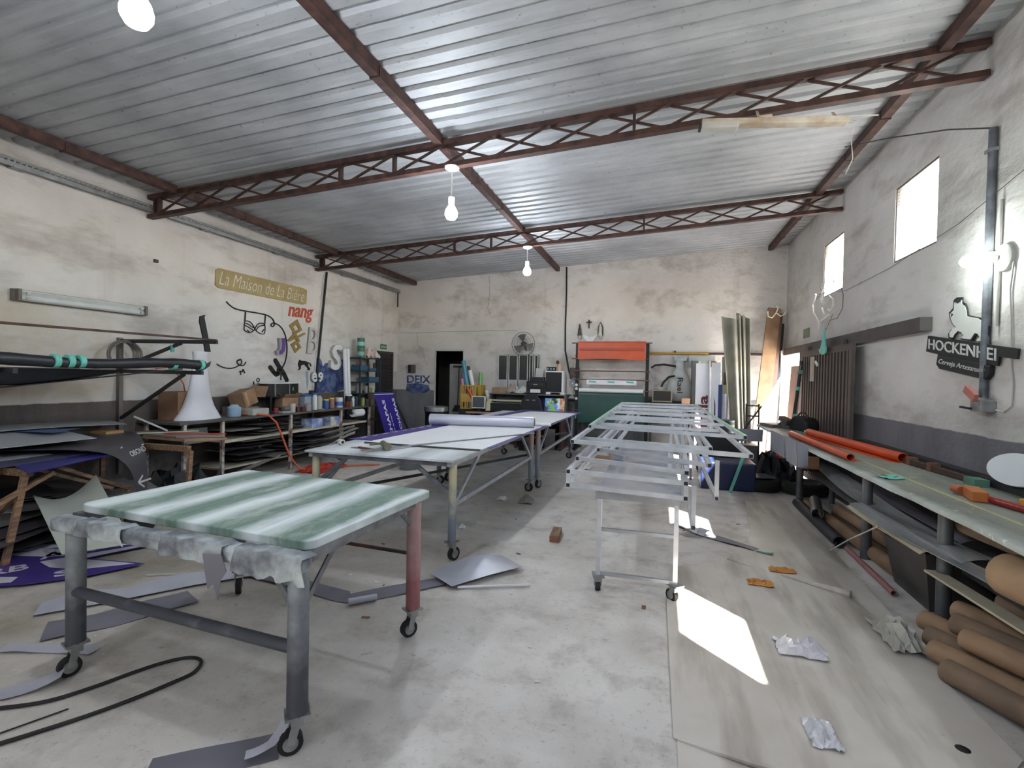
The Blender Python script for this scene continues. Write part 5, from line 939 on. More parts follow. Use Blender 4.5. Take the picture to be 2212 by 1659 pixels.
# printers and black cabinet on the hutch
pr = thing('black_printer', (-2.65, 11.0, 1.195), 'black inkjet printer stacked under a smaller one on the hutch', 'printer')
B('body', M_BLACK, -2.86, -2.42, 10.84, 11.2, 1.195, 1.48, parent=pr, bevel=.012); B('output_tray', M_WHITE, -2.76, -2.53, 10.80, 10.838, 1.22, 1.30, parent=pr, bevel=.01)
B('control_panel', M_DARK, -2.80, -2.48, 10.82, 10.838, 1.38, 1.45, parent=pr); B('button_strip', M_DWHITE, -2.69, -2.6, 10.817, 10.82, 1.40, 1.415, parent=pr)
pr = thing('black_printer', (-2.65, 11.0, 1.48), 'smaller black printer with paper sticking up on top', 'printer')
B('body', M_DARK, -2.80, -2.46, 10.88, 11.15, 1.481, 1.58, parent=pr, bevel=.012); G().box((-2.62, 11.1, 1.67), (.18, .01, .22), 0, -.25).done('paper_sheet', M_DWHITE, parent=pr); B('lid', M_BLACK, -2.78, -2.48, 10.875, 10.879, 1.51, 1.55, parent=pr)
cb = thing('black_glass_cabinet', (-2.24, 11.05, 1.2), 'white cased black screen standing on the hutch right of the printers', 'monitor')
B('casing', M_WHITE, -2.44, -2.03, 10.92, 11.18, 1.235, 1.72, parent=cb, bevel=.008); B('black_face', M_BLACK, -2.43, -2.07, 10.912, 10.925, 1.25, 1.69, parent=cb)
for x in (-2.42, -2.1): B('foot', M_WHITE, x, x + .1, 10.9, 11.1, 1.196, 1.235, parent=cb)
cam_ = thing('small_radio', (-2.33, 11.0, 1.72), 'small black radio on the white cased screen', 'radio')
B('body', M_BLACK, -2.43, -2.23, 10.96, 11.08, 1.721, 1.81, parent=cam_, bevel=.008)
for x in (-2.40, -2.33, -2.26): G().lathe([(.022, 0), (.02, -.006)], (x, 10.96, 1.765), 14, 'y').done('dial', M_GALV, parent=cam_, smooth=True)
ct = thing('pug_dog_ornament', (-2.15, 11.02, 1.72), 'small beige standing dog ornament on the white cased screen', 'ornament')
G().lathe([(.05, 0), (.055, .06), (.035, .14), (.03, .16)], (-2.15, 11.0, 1.721), 12).done('body', mat('dog_beige', (196, 170, 140), .6), parent=ct, smooth=True); G().lathe([(.015, 0), (.04, .03), (.04, .06), (.012, .09)], (-2.18, 10.98, 1.87), 12).done('head', mat('dog_dark', (70, 54, 48), .6), parent=ct, smooth=True); T('tail', MATS['dog_beige'], (-2.11, 11.0, 1.84), (-2.06, 11.0, 1.9), .01, 6, parent=ct)
crumple('paper_heap', M_DWHITE, (-3.05, 11.0, 1.196), (.5, .35, .20), 'heap of loose papers on the hutch', 'papers', 61); crumple('paper_heap', mat('paper_buff', (170, 150, 140), .7), (-3.22, 10.92, 1.196), (.22, .2, .24), 'buff crumpled leaflets left of the loose papers', 'papers', 62)
carton('flat_carton', (-3.48, 11.0, 1.196), (.42, .3, .12), .1, 'flat brown cardboard box at the left end of the hutch', M_CARD, False)
pic = thing('cartoon_poster', (-2.1, 10.55, .78), 'colourful landscape print standing on the right of the desk', 'poster')
tn = NT('poster_print'); p = tn.obj(); c0 = tn.mix(tn.ramp(tn.noise(p, 5, 2), .42, .5), lin((52, 58, 66)), lin((110, 160, 220))); c0 = tn.mix(tn.ramp(tn.noise(tn.mapping(p, loc=(4, 2, 1)), 6, 2), .52, .56), c0, lin((150, 200, 80))); c0 = tn.mix(tn.ramp(tn.noise(tn.mapping(p, loc=(1, 8, 3)), 6, 2), .57, .6), c0, lin((228, 232, 236)))
xx = tn.sep(p)[0]; c0 = tn.mix(tn.math('MULTIPLY', tn.math('GREATER_THAN', xx, .11), .85), c0, tn.mix(tn.ramp(tn.noise(p, 14, 2), .45, .5), lin((206, 90, 60)), lin((226, 190, 130)))); tn.lk(c0, tn.b.inputs['Base Color'])
G().hexa([(-2.36, 10.52, .775), (-1.93, 10.52, .775), (-1.93, 10.53, .775), (-2.36, 10.53, .775), (-2.36, 10.60, 1.12), (-1.93, 10.60, 1.12), (-1.93, 10.61, 1.12), (-2.36, 10.61, 1.12)]).done('print', tn.m, parent=pic)
G().hexa([(-2.37, 10.531, .772), (-1.92, 10.531, .772), (-1.92, 10.545, .772), (-2.37, 10.545, .772), (-2.37, 10.611, 1.13), (-1.92, 10.611, 1.13), (-1.92, 10.625, 1.13), (-2.37, 10.625, 1.13)]).done('backing_board', M_DARK, parent=pic)
B('violet_board', mat('dull_violet', (72, 64, 110), .6), -2.72, -2.37, 11.15, 11.2, .775, 1.165, label='dull violet panel under the hutch behind the chair', cat='panel')
B('yellow_note_block', mat('note_yellow', (196, 190, 150), .6), -1.99, -1.955, 10.47, 10.52, .771, .83, label='small pale block at the right end of the desk', cat='block')
# wall fan above window
fn = thing('wall_fan'.replace('wall', 'round'), (-3.0, 11.2, 2.05), 'grey three bladed fan fixed above the back window', 'fan')
M_FAN = mat('fan_grey', (98, 98, 96), .5, var=.15); fc = Vector((-3.0, 11.02, 2.33))
for r_ in (.27, .2, .13): G().path([fc + Vector((r_ * math.cos(a), -.06 if r_ < .25 else 0, r_ * math.sin(a))) for a in [6.2832 * i / 36 for i in range(36)]], .006 if r_ > .25 else .003, 6, closed=True).done('guard_ring', M_FAN, parent=fn, smooth=True)
for k in range(20): a = 6.2832 * k / 20; G().beam(fc + Vector((.04 * math.cos(a), -.07, .04 * math.sin(a))), fc + Vector((.27 * math.cos(a), 0, .27 * math.sin(a))), .003, .003).done('guard_wire', M_FAN, parent=fn)
for k in range(3):
    a0 = 1.75 + k * 2.094; G().grid(lambda u, v: fc + Vector(((.04 + .19 * u) * math.cos(a0 + (v - .5) * (.5 + .5 * u)), .02 + .04 * (v - .5), (.04 + .19 * u) * math.sin(a0 + (v - .5) * (.5 + .5 * u)))), 6, 4, .004).done('blade', M_FAN, parent=fn, smooth=True)
G().lathe([(.0, -.05), (.045, -.04), (.05, .02), (.06, .05), (.05, .2), (.0, .22)], fc, 16, 'y').done('motor', M_DARK, parent=fn, smooth=True); G().beam(fc + Vector((0, .18, 0)), (-3.0, 11.298, 2.2), .03, .03).done('wall_arm', M_DARK, parent=fn)
# switch box, graffiti, door room
sb = thing('switch_box', (-5.95, 11.29, 1.62), 'old dark switch box on the back wall left of the door', 'box'); B('housing', mat('switch_brown', (92, 84, 78), .6), -6.04, -5.86, 11.24, 11.299, 1.62, 1.82, parent=sb); B('dark_half', M_BLACK, -6.035, -5.97, 11.234, 11.239, 1.63, 1.81, parent=sb)
M_BPT = mat('blue_wall_paint', (40, 58, 112), .8, c2=(92, 104, 136), scale=8, lo=.42, hi=.6)
text('painted_word', 'DEIX', M_BPT, (-6.1, 11.2985, 1.36), (1, 0, .0), (0, 0, 1), .66, .20, .001, W_B, bold=.03)
G().prism([(-6.12, 1.18), (-5.95, 1.10), (-5.6, 1.12), (-5.45, 1.2), (-5.5, 1.32), (-5.8, 1.36), (-6.1, 1.34)], (0, 11.2985, 0), (1, 0, 0), (0, 0, 1), (0, -.001, 0)).done('paint_smear', M_BPT, parent=W_B)
brm = thing('long_broom', (-4.8, 11.45, .7), 'broom hanging upside down on the pale door leaf', 'broom')
T('handle', M_RUST, (-4.78, 11.46, .82), (-4.75, 11.46, 1.82), .012, parent=brm); B('head', M_BLACK, -4.9, -4.6, 11.43, 11.48, 1.78, 1.82, parent=brm); G().prism([(-.06, .16), (.06, .16), (.14, 0), (-.14, 0)], (-4.78, 11.44, .68), (1, 0, 0), (0, 0, 1), (0, .04, 0)).done('bristles', M_BLACK, parent=brm)
# yellow crate tower with rolls
cr = thing('yellow_crate', (-4.25, 11.05, .8), 'yellow plastic crate holding coloured rolls by the back door', 'crate')
M_YC = mat('crate_yellow', (196, 158, 58), .5, var=.2)
frame_rect(G(), 'y', 10.86, 10.88, -4.46, -3.96, .80, 1.36, .03).done('front_rim', M_YC, parent=cr)
for i in range(7): B('slat', M_YC, -4.42 + i * .065, -4.39 + i * .065, 10.862, 10.878, .83, 1.33, parent=cr)
B('front_panel', mat('crate_panel', (206, 166, 84), .6), -4.44, -4.10, 10.855, 10.86, .96, 1.16, parent=cr); B('back_panel', M_YC, -4.46, -3.96, 11.18, 11.2, .80, 1.36, parent=cr)
for x in (-4.46, -3.98): B('side_panel', M_YC, x, x + .02, 10.88, 11.18, .80, 1.36, parent=cr)
B('bottom', M_YC, -4.46, -3.96, 10.88, 11.18, .80, .82, parent=cr)
bx_ = B('crate_stand', M_DARK, -4.5, -4.17, 10.85, 11.25, 0, .80, label='dark cabinet under the yellow crate', cat='cabinet')
for k, (p, q, r_, c, lb) in enumerate((((-4.22, 10.95, .84), (-4.46, 11.0, 1.92), .05, (70, 140, 160), 'teal roll standing tallest in the yellow crate'), ((-4.16, 11.02, .84), (-4.36, 11.08, 1.80), .035, (40, 30, 30), 'black roll in the yellow crate'), ((-4.08, 10.94, .84), (-4.28, 10.98, 1.70), .05, (216, 216, 214), 'white roll leaning in the yellow crate'), ((-4.04, 11.06, .84), (-4.06, 11.12, 1.66), .04, (120, 176, 96), 'green roll with an orange end in the yellow crate'), ((-4.32, 10.91, .84), (-4.46, 10.93, 1.5), .035, (176, 120, 160), 'pink roll in the yellow crate'))): G().pipe(p, q, r_, .01, 14).done('film_roll', C('film_%d' % k, c, .35), label=lb, cat='roll', group='rolls in the yellow crate', smooth=True)
G().pipe((-4.02, 10.84, .86), (-4.28, 10.82, 1.30), .035, .01, 14).done('film_roll', M_ORANGE, label='orange roll leaning on the front of the yellow crate', cat='roll', group='rolls in the yellow crate', smooth=True)
T('white_paper_roll', M_WHITE, (-3.74, 10.98, .78), (-3.86, 11.0, 1.24), .045, 14, label='white paper roll leaning beside the hutch', cat='roll')
B('white_board_piece', M_WHITE, -3.90, -3.74, 11.18, 11.2, .775, 1.2, label='white board standing between crate and hutch', cat='board')
# black cable down the back wall, small round fan, photo
G().path([(-2.08, 11.285, 4.1), (-2.07, 11.285, 3.5), (-2.08, 11.285, 2.8), (-2.07, 11.28, 2.2), (-1.98, 11.28, 1.75), (-1.92, 11.27, 1.55)], .018, 8).done('black_cable', M_BLACK, label='thick black cable running down the back wall', cat='cable', smooth=True)
df = thing('desk_fan', (-1.86, 11.1, 1.2), 'small round grey fan left of the roll rack', 'fan'); G().lathe([(.085, -.02), (.09, 0), (.085, .03), (.03, .06)], (-1.85, 11.1, 1.45), 20, 'y').done('cage', mat('fan_light', (150, 150, 154), .5), parent=df, smooth=True); G().lathe([(.02, -.005), (.018, .0)], (-1.85, 11.075, 1.45), 12, 'y').done('hub', M_WHITE, parent=df, smooth=True); T('stem', M_DWHITE, (-1.86, 11.12, 1.15), (-1.85, 11.12, 1.38), .012, parent=df); B('base', M_DWHITE, -1.92, -1.80, 11.05, 11.2, 1.13, 1.15, parent=df)
B('fan_shelf', MATS['hutch_grey'], -1.94, -1.78, 11.02, 11.29, 1.10, 1.129, label='little wall shelf under the small grey fan', cat='shelf')
fp = thing('framed_photo', (-1.80, 11.0, 1.58), 'dark framed photo hanging at the left of the roll rack', 'picture'); B('border', M_DARK, -1.92, -1.70, 11.06, 11.08, 1.58, 1.80, parent=fp); B('photo', mat('brown_photo', (110, 92, 84), .5, scale=18, c2=(56, 46, 44)), -1.90, -1.72, 11.055, 11.06, 1.60, 1.78, parent=fp)
for x in (-1.86, -1.76): G().path([(x, 11.07, 1.8), (-1.74, 11.05, 2.3)], .003, 5).done('cord', M_WIRE, parent=fp)
# cross, figures, winged emblem
G().bx(-1.555, -1.525, 11.27, 11.299, 2.70, 2.89).bx(-1.60, -1.48, 11.27, 11.299, 2.82, 2.85).done('wooden_cross', mat('cross_brown', (76, 54, 46), .6), label='small dark wooden cross on the back wall', cat='cross')
for x, c, nm, lb in ((-1.74, (56, 48, 44), 'dark_figurine', 'dark saint figurine on a white corner bracket left of the cross'), (-1.28, (196, 190, 178), 'pale_figurine', 'pale saint figurine in a dark arch right of the cross')):
    t = thing(nm, (x, 11.2, 2.45), lb, 'figurine'); mm = C(nm, c)
    G().lathe([(.05, 0), (.045, .03), (.032, .1), (.035, .15), (.018, .18), (.026, .2), (.02, .235), (.005, .27)], (x, 11.22, 2.53), 14).done('robe_and_head', mm, parent=t, smooth=True)
    G().lathe([(.008, -.10), (.03, -.05), (.05, 0)], (x, 11.22, 2.53), 14).done('bracket', M_DWHITE, parent=t, smooth=True)
    if x > -1.5:
        for s in (-1, 1): G().beam((x + s * .05, 11.26, 2.53), (x + s * .05, 11.26, 2.72), .012, .02).done('arch_side', M_DARK, parent=t); G().beam((x + s * .05, 11.26, 2.72), (x, 11.26, 2.83), .012, .02).done('arch_roof', M_DARK, parent=t)
G().prism([(0, 2.35), (.06, 2.40), (.14, 2.50), (.17, 2.56), (.11, 2.54), (.07, 2.53), (.05, 2.5), (.02, 2.52), (-.01, 2.49), (-.05, 2.53), (-.10, 2.54), (-.17, 2.55), (-.13, 2.47), (-.05, 2.4)], (-1.51, 11.285, 0), (1, 0, 0), (0, 0, 1), (0, -.012, 0)).done('winged_emblem', M_WHITE, label='white winged emblem under the cross', cat='emblem')
# roll rack -----------------------------------------------------------------
rk = thing('roll_rack', (-1.0, 11.0, 0), 'black upright rack holding rolls of orange white and green film', 'rack')
for x in (-1.74, -.24):
    B('upright', M_BLACK, x - .035, x + .035, 10.98, 11.04, 0, 2.36, parent=rk); B('foot', M_BLACK, x - .04, x + .04, 10.7, 11.25, 0, .05, parent=rk)
for z, x0, x1 in ((2.345, -1.86, -.15), (2.0, -1.86, -.2), (1.735, -1.84, -.18), (1.545, -1.82, -.18), (1.31, -1.80, -.18), (.86, -1.80, -.18)): T('spindle', mat('brown_spindle', (120, 84, 70), .5, .3), (x0, 10.96, z), (x1, 10.96, z), .014, parent=rk)
RR = []
def rack_roll(lb, z, r, drop, m, x0=-1.69, x1=-.29, wav=.0):
    t = thing('film_roll', (-1.0, 10.95, z - r), lb, 'roll', 'film rolls on the rack')
    G().pipe((x0, 10.95, z), (x1, 10.95, z), r, r * .35, 18).done('wound_film', m, parent=t, smooth=True)
    RR.append(t)
    if drop: G().grid(lambda u, v: (x0 + (x1 - x0) * u, 10.95 - r - .002 - wav * math.sin(5 * u) * v, z - drop * v + .012 * math.sin(4 * u) * v), 10, 5, .002).done('hanging_film', m, parent=t, smooth=True)
M_ORF = mat('orange_banner', (200, 82, 42), .45, var=.18, scale=4); M_GRF = mat('dark_green_film', (38, 76, 70), .35, var=.25)
rack_roll('orange film roll hanging on top of the rack', 2.335, .045, .35, M_ORF, -1.72, -.28, .01)
G().grid(lambda u, v: (-1.68 + 1.36 * u, 10.875, 2.235 - .05 * v), 6, 2, .006).done('orange_fold', mat('orange_fold', (172, 62, 28), .45), parent=RR[0])
rack_roll('white film roll in the middle of the rack', 1.31, .045, .0, M_WHITE, -1.68, -.31)
rack_roll('dark green film roll low on the rack', 1.215, .05, .62, M_GRF, -1.69, -.30, .01)
wp = thing('white_taped_sheet', (-1.0, 10.93, 1.44), 'white strip with three teal tapes on the roll rack', 'strip'); B('strip', M_WHITE, -1.52, -.46, 10.93, 10.94, 1.44, 1.54, parent=wp)
for x in (-1.46, -1.06, -.66): G().box((x + .07, 10.926, 1.50), (.15, .004, .035), 0, 0, .06).done('tape', MATS['teal_masking_tape'], parent=wp)
for z in (1.42, 1.34, 1.12): G().lathe([(.03, 0), (.03, .03), (.0, .03)], (-1.74, 10.94, z), 14, 'y').done('spool_end', M_WHITE, parent=rk)
# right of the rack: rail, bag shaped sign, old screen, boards, fabrics
t = thing('wall_rail'.replace('wall', 'hanging'), (.6, 11.27, 2.12), 'yellow and brown rail fixed across the back wall', 'rail')
T('yellow_part', mat('rail_yellow', (196, 150, 60), .5), (-.2, 11.26, 2.15), (1.0, 11.26, 2.14), .025, parent=t); T('brown_part', mat('rail_brown', (76, 56, 54), .6), (1.0, 11.26, 2.14), (2.05, 11.26, 2.13), .024, parent=t)
for x in (.3, 1.7): B('hook', M_DARK, x, x + .04, 11.24, 11.299, 2.15, 2.2, parent=t)
bg_ = thing('flask_shaped_sign', (.42, 11.1, 1.12), 'pale flask shaped sign with sideways lettering on the back wall', 'sign')
g = G().lathe([(.12, 0), (.24, .05), (.27, .18), (.26, .34), (.19, .52), (.12, .64), (.09, .70), (.09, .90)], (0, 0, 1.12), 24); g.v = [(.42 + x, 11.2 + y * .3, z) for x, y, z in g.v]
g.done('body', mat('flask_pale', (186, 188, 184), .5, var=.1), parent=bg_, smooth=True); B('top_box', M_GALV, .3, .56, 11.16, 11.28, 1.98, 2.08, parent=bg_)
text('lettering', 'Rael', M_BLACK, (.38, 11.10, 1.62), (0, 0, -1), (1, 0, 0), .32, .11, .003, bg_)
for pts in ([(.34, 11.1, 1.86), (.1, 11.08, 1.90), (-.08, 11.08, 1.88), (-.16, 11.08, 1.82)], [(.32, 11.08, 1.66), (.2, 11.06, 1.63), (.10, 11.06, 1.52), (.05, 11.06, 1.42)]): G().path(pts, .022, 8).done('curved_arm', M_BLACK, parent=bg_, smooth=True)
tv = thing('old_beige_screen', (.06, 10.95, 1.08), 'old beige monitor with a dark screen below the flask sign', 'monitor')
B('casing', mat('old_beige', (150, 144, 120), .55), -.13, .28, 10.82, 11.05, 1.10, 1.36, parent=tv, bevel=.012); B('screen', mat('brown_screen', (48, 38, 38), .3), -.10, .25, 10.814, 10.822, 1.135, 1.335, parent=tv)
bs_ = thing('storage_counter', (.4, 10.95, 0), 'cluttered dark counter behind the frame stack', 'counter'); B('top', M_DARK, -.18, .66, 10.7, 11.25, 1.05, 1.09, parent=bs_)
for x in (-.16, .62): B('side', M_DARK, x, x + .03, 10.74, 11.2, 0, 1.05, parent=bs_)
B('shelf', M_DARK, -.13, .62, 10.74, 11.2, .5, .53, parent=bs_)
B('peach_box', mat('peach_card', (226, 176, 140), .7), .46, .62, 10.72, 10.86, 1.091, 1.20, label='peach coloured card box at the end of the dark counter', cat='box')
B('grey_cabinet', mat('cabinet_grey', (112, 112, 110), .55), .66, .78, 10.95, 11.25, 1.0, 1.98, label='narrow grey cabinet beside the white lettered board', cat='cabinet')
B('tall_cupboard_panel', mat('pale_panel', (168, 172, 170), .5), .60, 1.12, 11.2, 11.25, 1.85, 2.10, label='pale panel under the yellow rail', cat='panel')
for x, y0, w_, ht, tx, lb in ((.72, 10.72, .27, 1.92, 'Vinila', 'white board with dark red sideways lettering behind the frame stack'), (1.02, 10.76, .17, 1.94, None, 'narrow white board right of the red lettered one')):
    o = B('white_sign_board', mat('board_white', (214, 214, 222), .4, var=.05), x, x + w_, y0, y0 + .05, .02, ht, label=lb, cat='board')
    if tx: text('lettering', tx, mat('dark_red_print', (96, 28, 46), .5), (x + w_ - .03, y0 - .001, .36), (0, 0, 1), (-1, 0, 0), .92, .19, .002, o, bold=.03)
    else: G().prism([(0, .95), (.025, .8), (.03, .6), (.01, .45), (-.01, .3), (.005, .6)], (x + .06, y0 - .001, .3), (1, 0, 0), (0, 0, 1), (0, -.001, 0)).done('red_curve', MATS['dark_red_print'], parent=o)
T('aluminium_profile', M_ALU, (1.0, 10.66, .3), (.97, 10.7, 1.97), .018, label='aluminium tube leaning between the two white boards', cat='tube')
for (x, z, w_, h_, c, lb) in ((1.02, 1.86, .13, .12, (150, 110, 84), 'small brown photo pinned over the narrow board'), (1.23, 1.50, .14, .24, (120, 92, 70), 'portrait picture with a white veil pinned near the fabric sheets'), (1.23, 1.34, .15, .15, (200, 186, 140), 'cream card pinned under the portrait picture'), (.68, 1.90, .16, .08, (206, 206, 196), 'white label card under the yellow rail'), (.7, 1.80, .1, .08, (150, 180, 214), 'pale blue card below the white label card')):
    B('pinned_card', mat('card_%d%d' % (c[0], int(z * 100)), c, .6, scale=16, c2=tuple(int(v * .55) for v in c) if w_ < .145 else None), x, x + w_, 10.64 if x > 1.2 else 11.17, 10.65 if x > 1.2 else 11.18, z, z + h_, label=lb, cat='card')
B('card_backboard', mat('backboard', (170, 176, 172), .5), 1.2, 1.42, 10.65, 10.67, .3, 2.05, label='tall grey green board carrying the pinned portrait', cat='board')
T('silver_tube_roll', M_SILV, (1.27, 10.5, .3), (1.27, 10.55, 1.32), .055, 16, label='upright silver roll under the pinned portrait', cat='roll')
B('blue_green_panel', mat('blue_panel', (44, 64, 120), .5), 1.14, 1.2, 10.6, 10.64, .3, 1.5, label='narrow blue panel left of the silver roll', cat='panel')
M_FAB = mat('khaki_sheet', (150, 146, 132), .6, scale=2, c2=(118, 114, 102))
def hang(x0t, x1t, x0b, x1b, zt, zb, y0, lb, amp=.05, ph=0):
    G().grid(lambda u, v: (x0t + (x1t - x0t) * u + ((x0b + (x1b - x0b) * u) - (x0t + (x1t - x0t) * u)) * v, y0 + amp * math.sin(ph + 6.5 * u) - .25 * v * 0 + .3 * (1 - v), zt - (zt - zb) * v - .08 * u * (1 - v)), 14, 10, .005).done('khaki_sheet', M_FAB, label=lb, cat='sheet', group='tall sheets in the back right corner', smooth=True)
hang(1.16, 1.46, 1.40, 1.56, 2.86, .0, 10.35, 'wide khaki sheet standing in the back right corner', .05)
hang(1.44, 1.56, 1.56, 1.64, 2.93, .0, 10.38, 'middle curled khaki sheet in the back right corner', .05, 2.2); hang(1.55, 1.68, 1.63, 1.73, 2.88, .0, 10.40, 'right hand curled khaki sheet in the back right corner', .045, 4.0)
G().beam((1.80, 10.35, 0), (2.20, 11.12, 3.05), .24, .06, (0, -1, 0)).done('long_cardboard_slab', M_CARD, label='very long cardboard slab leaning into the back right corner', cat='board')
G().beam((2.02, 10.5, 0), (2.33, 11.2, 2.95), .08, .05, (0, -1, 0)).done('brown_plank', mat('brown_plank', (110, 84, 74), .7), label='brown plank leaning right of the long cardboard slab', cat='plank')
G().beam((2.14, 10.7, 0), (2.38, 11.22, 2.75), .05, .05, (0, -1, 0)).done('dark_plank', M_DARK, label='dark plank with teal tape in the back right corner', cat='plank')
t = thing('bent_glass_sign', (2.2, 11.0, 2.85), 'bent white glass tube hanging on the tall boards', 'sign tube'); G().path([(2.04, 10.9, 2.97), (2.05, 10.9, 2.87), (2.12, 10.9, 2.84), (2.18, 10.9, 2.92), (2.22, 10.9, 3.02), (2.2, 10.9, 3.08)], .012, 8).done('tube', M_NEON, parent=t, smooth=True); G().path([(2.2, 10.9, 2.93), (2.27, 10.9, 2.87), (2.34, 10.9, 2.91), (2.36, 10.9, 2.97)], .012, 8).done('tube', M_NEON, parent=t, smooth=True)
vessel('scrap_drum', 'drum', 'black rimmed drum with scraps in front of the khaki sheets', 1.2, 10.15, 0, .19, .84, mat('drum_dark', (62, 60, 60), .5), None, 1.0, .97)
B('black_chest', M_BLACK, .68, 1.32, 9.1, 9.5, .0, .66, label='black chest on the floor right of the frame stack', cat='chest'); B('grey_toolbox', mat('toolbox_grey', (104, 106, 108), .5), 1.34, 1.62, 9.15, 9.5, .0, .5, label='grey box beside the black chest', cat='box')
B('navy_tub', mat('navy_tub', (26, 38, 74), .4), .62, 1.36, 7.75, 8.25, .0, .40, label='navy blue tub on the floor right of the frames', cat='tub', bevel=.02)
G().beam((1.0, 7.6, .0), (1.22, 7.73, .62), .03, .03).done('teal_stick', MATS['teal_masking_tape'], label='teal taped stick leaning on the navy blue tub', cat='stick')
def tyre(c, lb, ax=.0):
    t = thing('old_tyre', (c[0], c[1], c[2]), lb, 'tyre', 'tyres at the far bench end'); o = Vector(c)
    G().path([o + Vector((.24 * math.cos(a), .24 * math.sin(a), .09)) for a in [6.2832 * i / 28 for i in range(28)]], .085, 12, closed=True).done('rubber', M_RUBBER, parent=t, smooth=True); G().lathe([(.14, .04), (.16, .06), (.16, .12), (.14, .14)], o, 20).done('rim', M_DARK, parent=t, smooth=True)
tyre((1.45, 8.05, 0), 'old tyre lying on the floor left of the bench leg'); tyre((2.02, 7.95, 0), 'old tyre lying under the far part of the bench')
G().box((1.42, 8.05, .19), (.42, .34, .012), .3).done('offcut_board', M_LEGD, label='grey board lying on the left tyre', cat='board')
crumple('black_sack', M_BLACK, (1.75, 8.55, 0), (.7, .6, .5), 'black sack slumped under the far end of the right bench', 'sack', 71, 12); crumple('black_sack', M_DARK, (1.75, 9.3, 0), (.55, .55, .42), 'dark sack behind the slumped black one', 'sack', 72, 12)
sl_ = thing('step_stool', (1.55, 9.55, 0), 'small dark metal step frame in front of the tall boards', 'stool')
for x in (1.48, 1.68): G().beam((x, 9.4, 0), (x + .02, 9.62, 1.18), .025, .025).done('leg', M_DARK, parent=sl_)
for z in (.35, .66, .97, 1.15): G().beam((1.49 + .006, 9.4 + .19 * z, z), (1.69, 9.4 + .19 * z, z), .025, .025).done('rung', M_DARK, parent=sl_)
G().beam((1.3, 9.35, .55), (1.72, 9.5, 1.15), .02, .02).done('stay_bar', M_DARK, parent=sl_)
crumple('red_bag', mat('red_bag', (210, 70, 40), .5), (2.0, 9.75, 0), (.4, .4, .5), 'orange red bag on the floor by the gateway', 'bag', 73)
# clutter on the floor under the tables at the back
B('white_floor_carton', M_DWHITE, -1.45, -.95, 9.9, 10.3, .0, .32, label='white carton on the floor left of the frame stack', cat='box'); T('brown_floor_roll', M_CARD, (-1.3, 9.45, .07), (-.8, 9.35, .07), .07, 14, label='brown roll on the floor in front of the white carton', cat='roll')
B('desk_computer', mat('case_beige', (130, 126, 120), .6), -2.35, -2.12, 10.55, 11.0, .0, .45, label='beige computer case on the floor under the desk', cat='computer'); vessel('waste_basket', 'basket', 'dark waste basket under the desk', -2.75, 10.35, 0, .13, .3, M_DARK, None, 1.1, .97)
# ------------------------------------------------------------------ cut out signs on the left wall
XW = XL + .012
def wtube(parent, pts, r, m, nm='stroke', x=XW):
    P = [Vector((x, a, b)) for a, b in pts]; Q = []
    for i in range(len(P) - 1):          # light smoothing
        p0, p1, p2, p3 = P[max(i - 1, 0)], P[i], P[i + 1], P[min(i + 2, len(P) - 1)]
        for s in (0, .33, .66): Q.append(.5 * ((2 * p1) + (p2 - p0) * s + (2 * p0 - 5 * p1 + 4 * p2 - p3) * s * s + (3 * p1 - p0 - 3 * p2 + p3) * s ** 3))
    Q.append(P[-1]); G().path(Q, r, 6).done(nm, m, parent=parent, smooth=True)
def wpoly(nm, m, poly, d=.02, x=None, **k): return G().prism(poly, (XL + .001 if x is None else x, 0, 0), (0, 1, 0), (0, 0, 1), (d, 0, 0)).done(nm, m, **k)
BOARD = [(5.938,3.124),(7.771,3.145),(7.872,3.123),(7.862,2.867),(7.777,2.839),(5.923,2.827),(5.867,2.861),(5.877,3.088)]
t = thing('beige_name_sign', (XL + .02, 6.87, 2.83), 'beige board with white handwriting high on the left wall', 'sign')
wpoly('board', mat('beige_board', (170, 150, 104), .6, var=.2, scale=5), BOARD, .018, parent=t)
text('lettering', 'La Maison de La Bière', mat('chalk_white', (214, 212, 204), .6, var=.05), (XL + .0195, 5.93, 2.885), (0, 1, .002), (0, 0, 1), 1.86, .20, .003, t, shear=.35, bold=-.016)
b = thing('bra_line_sign', (XL + .01, 6.7, 1.45), 'black wire sign shaped like a bra on a curling washing line', 'sign')
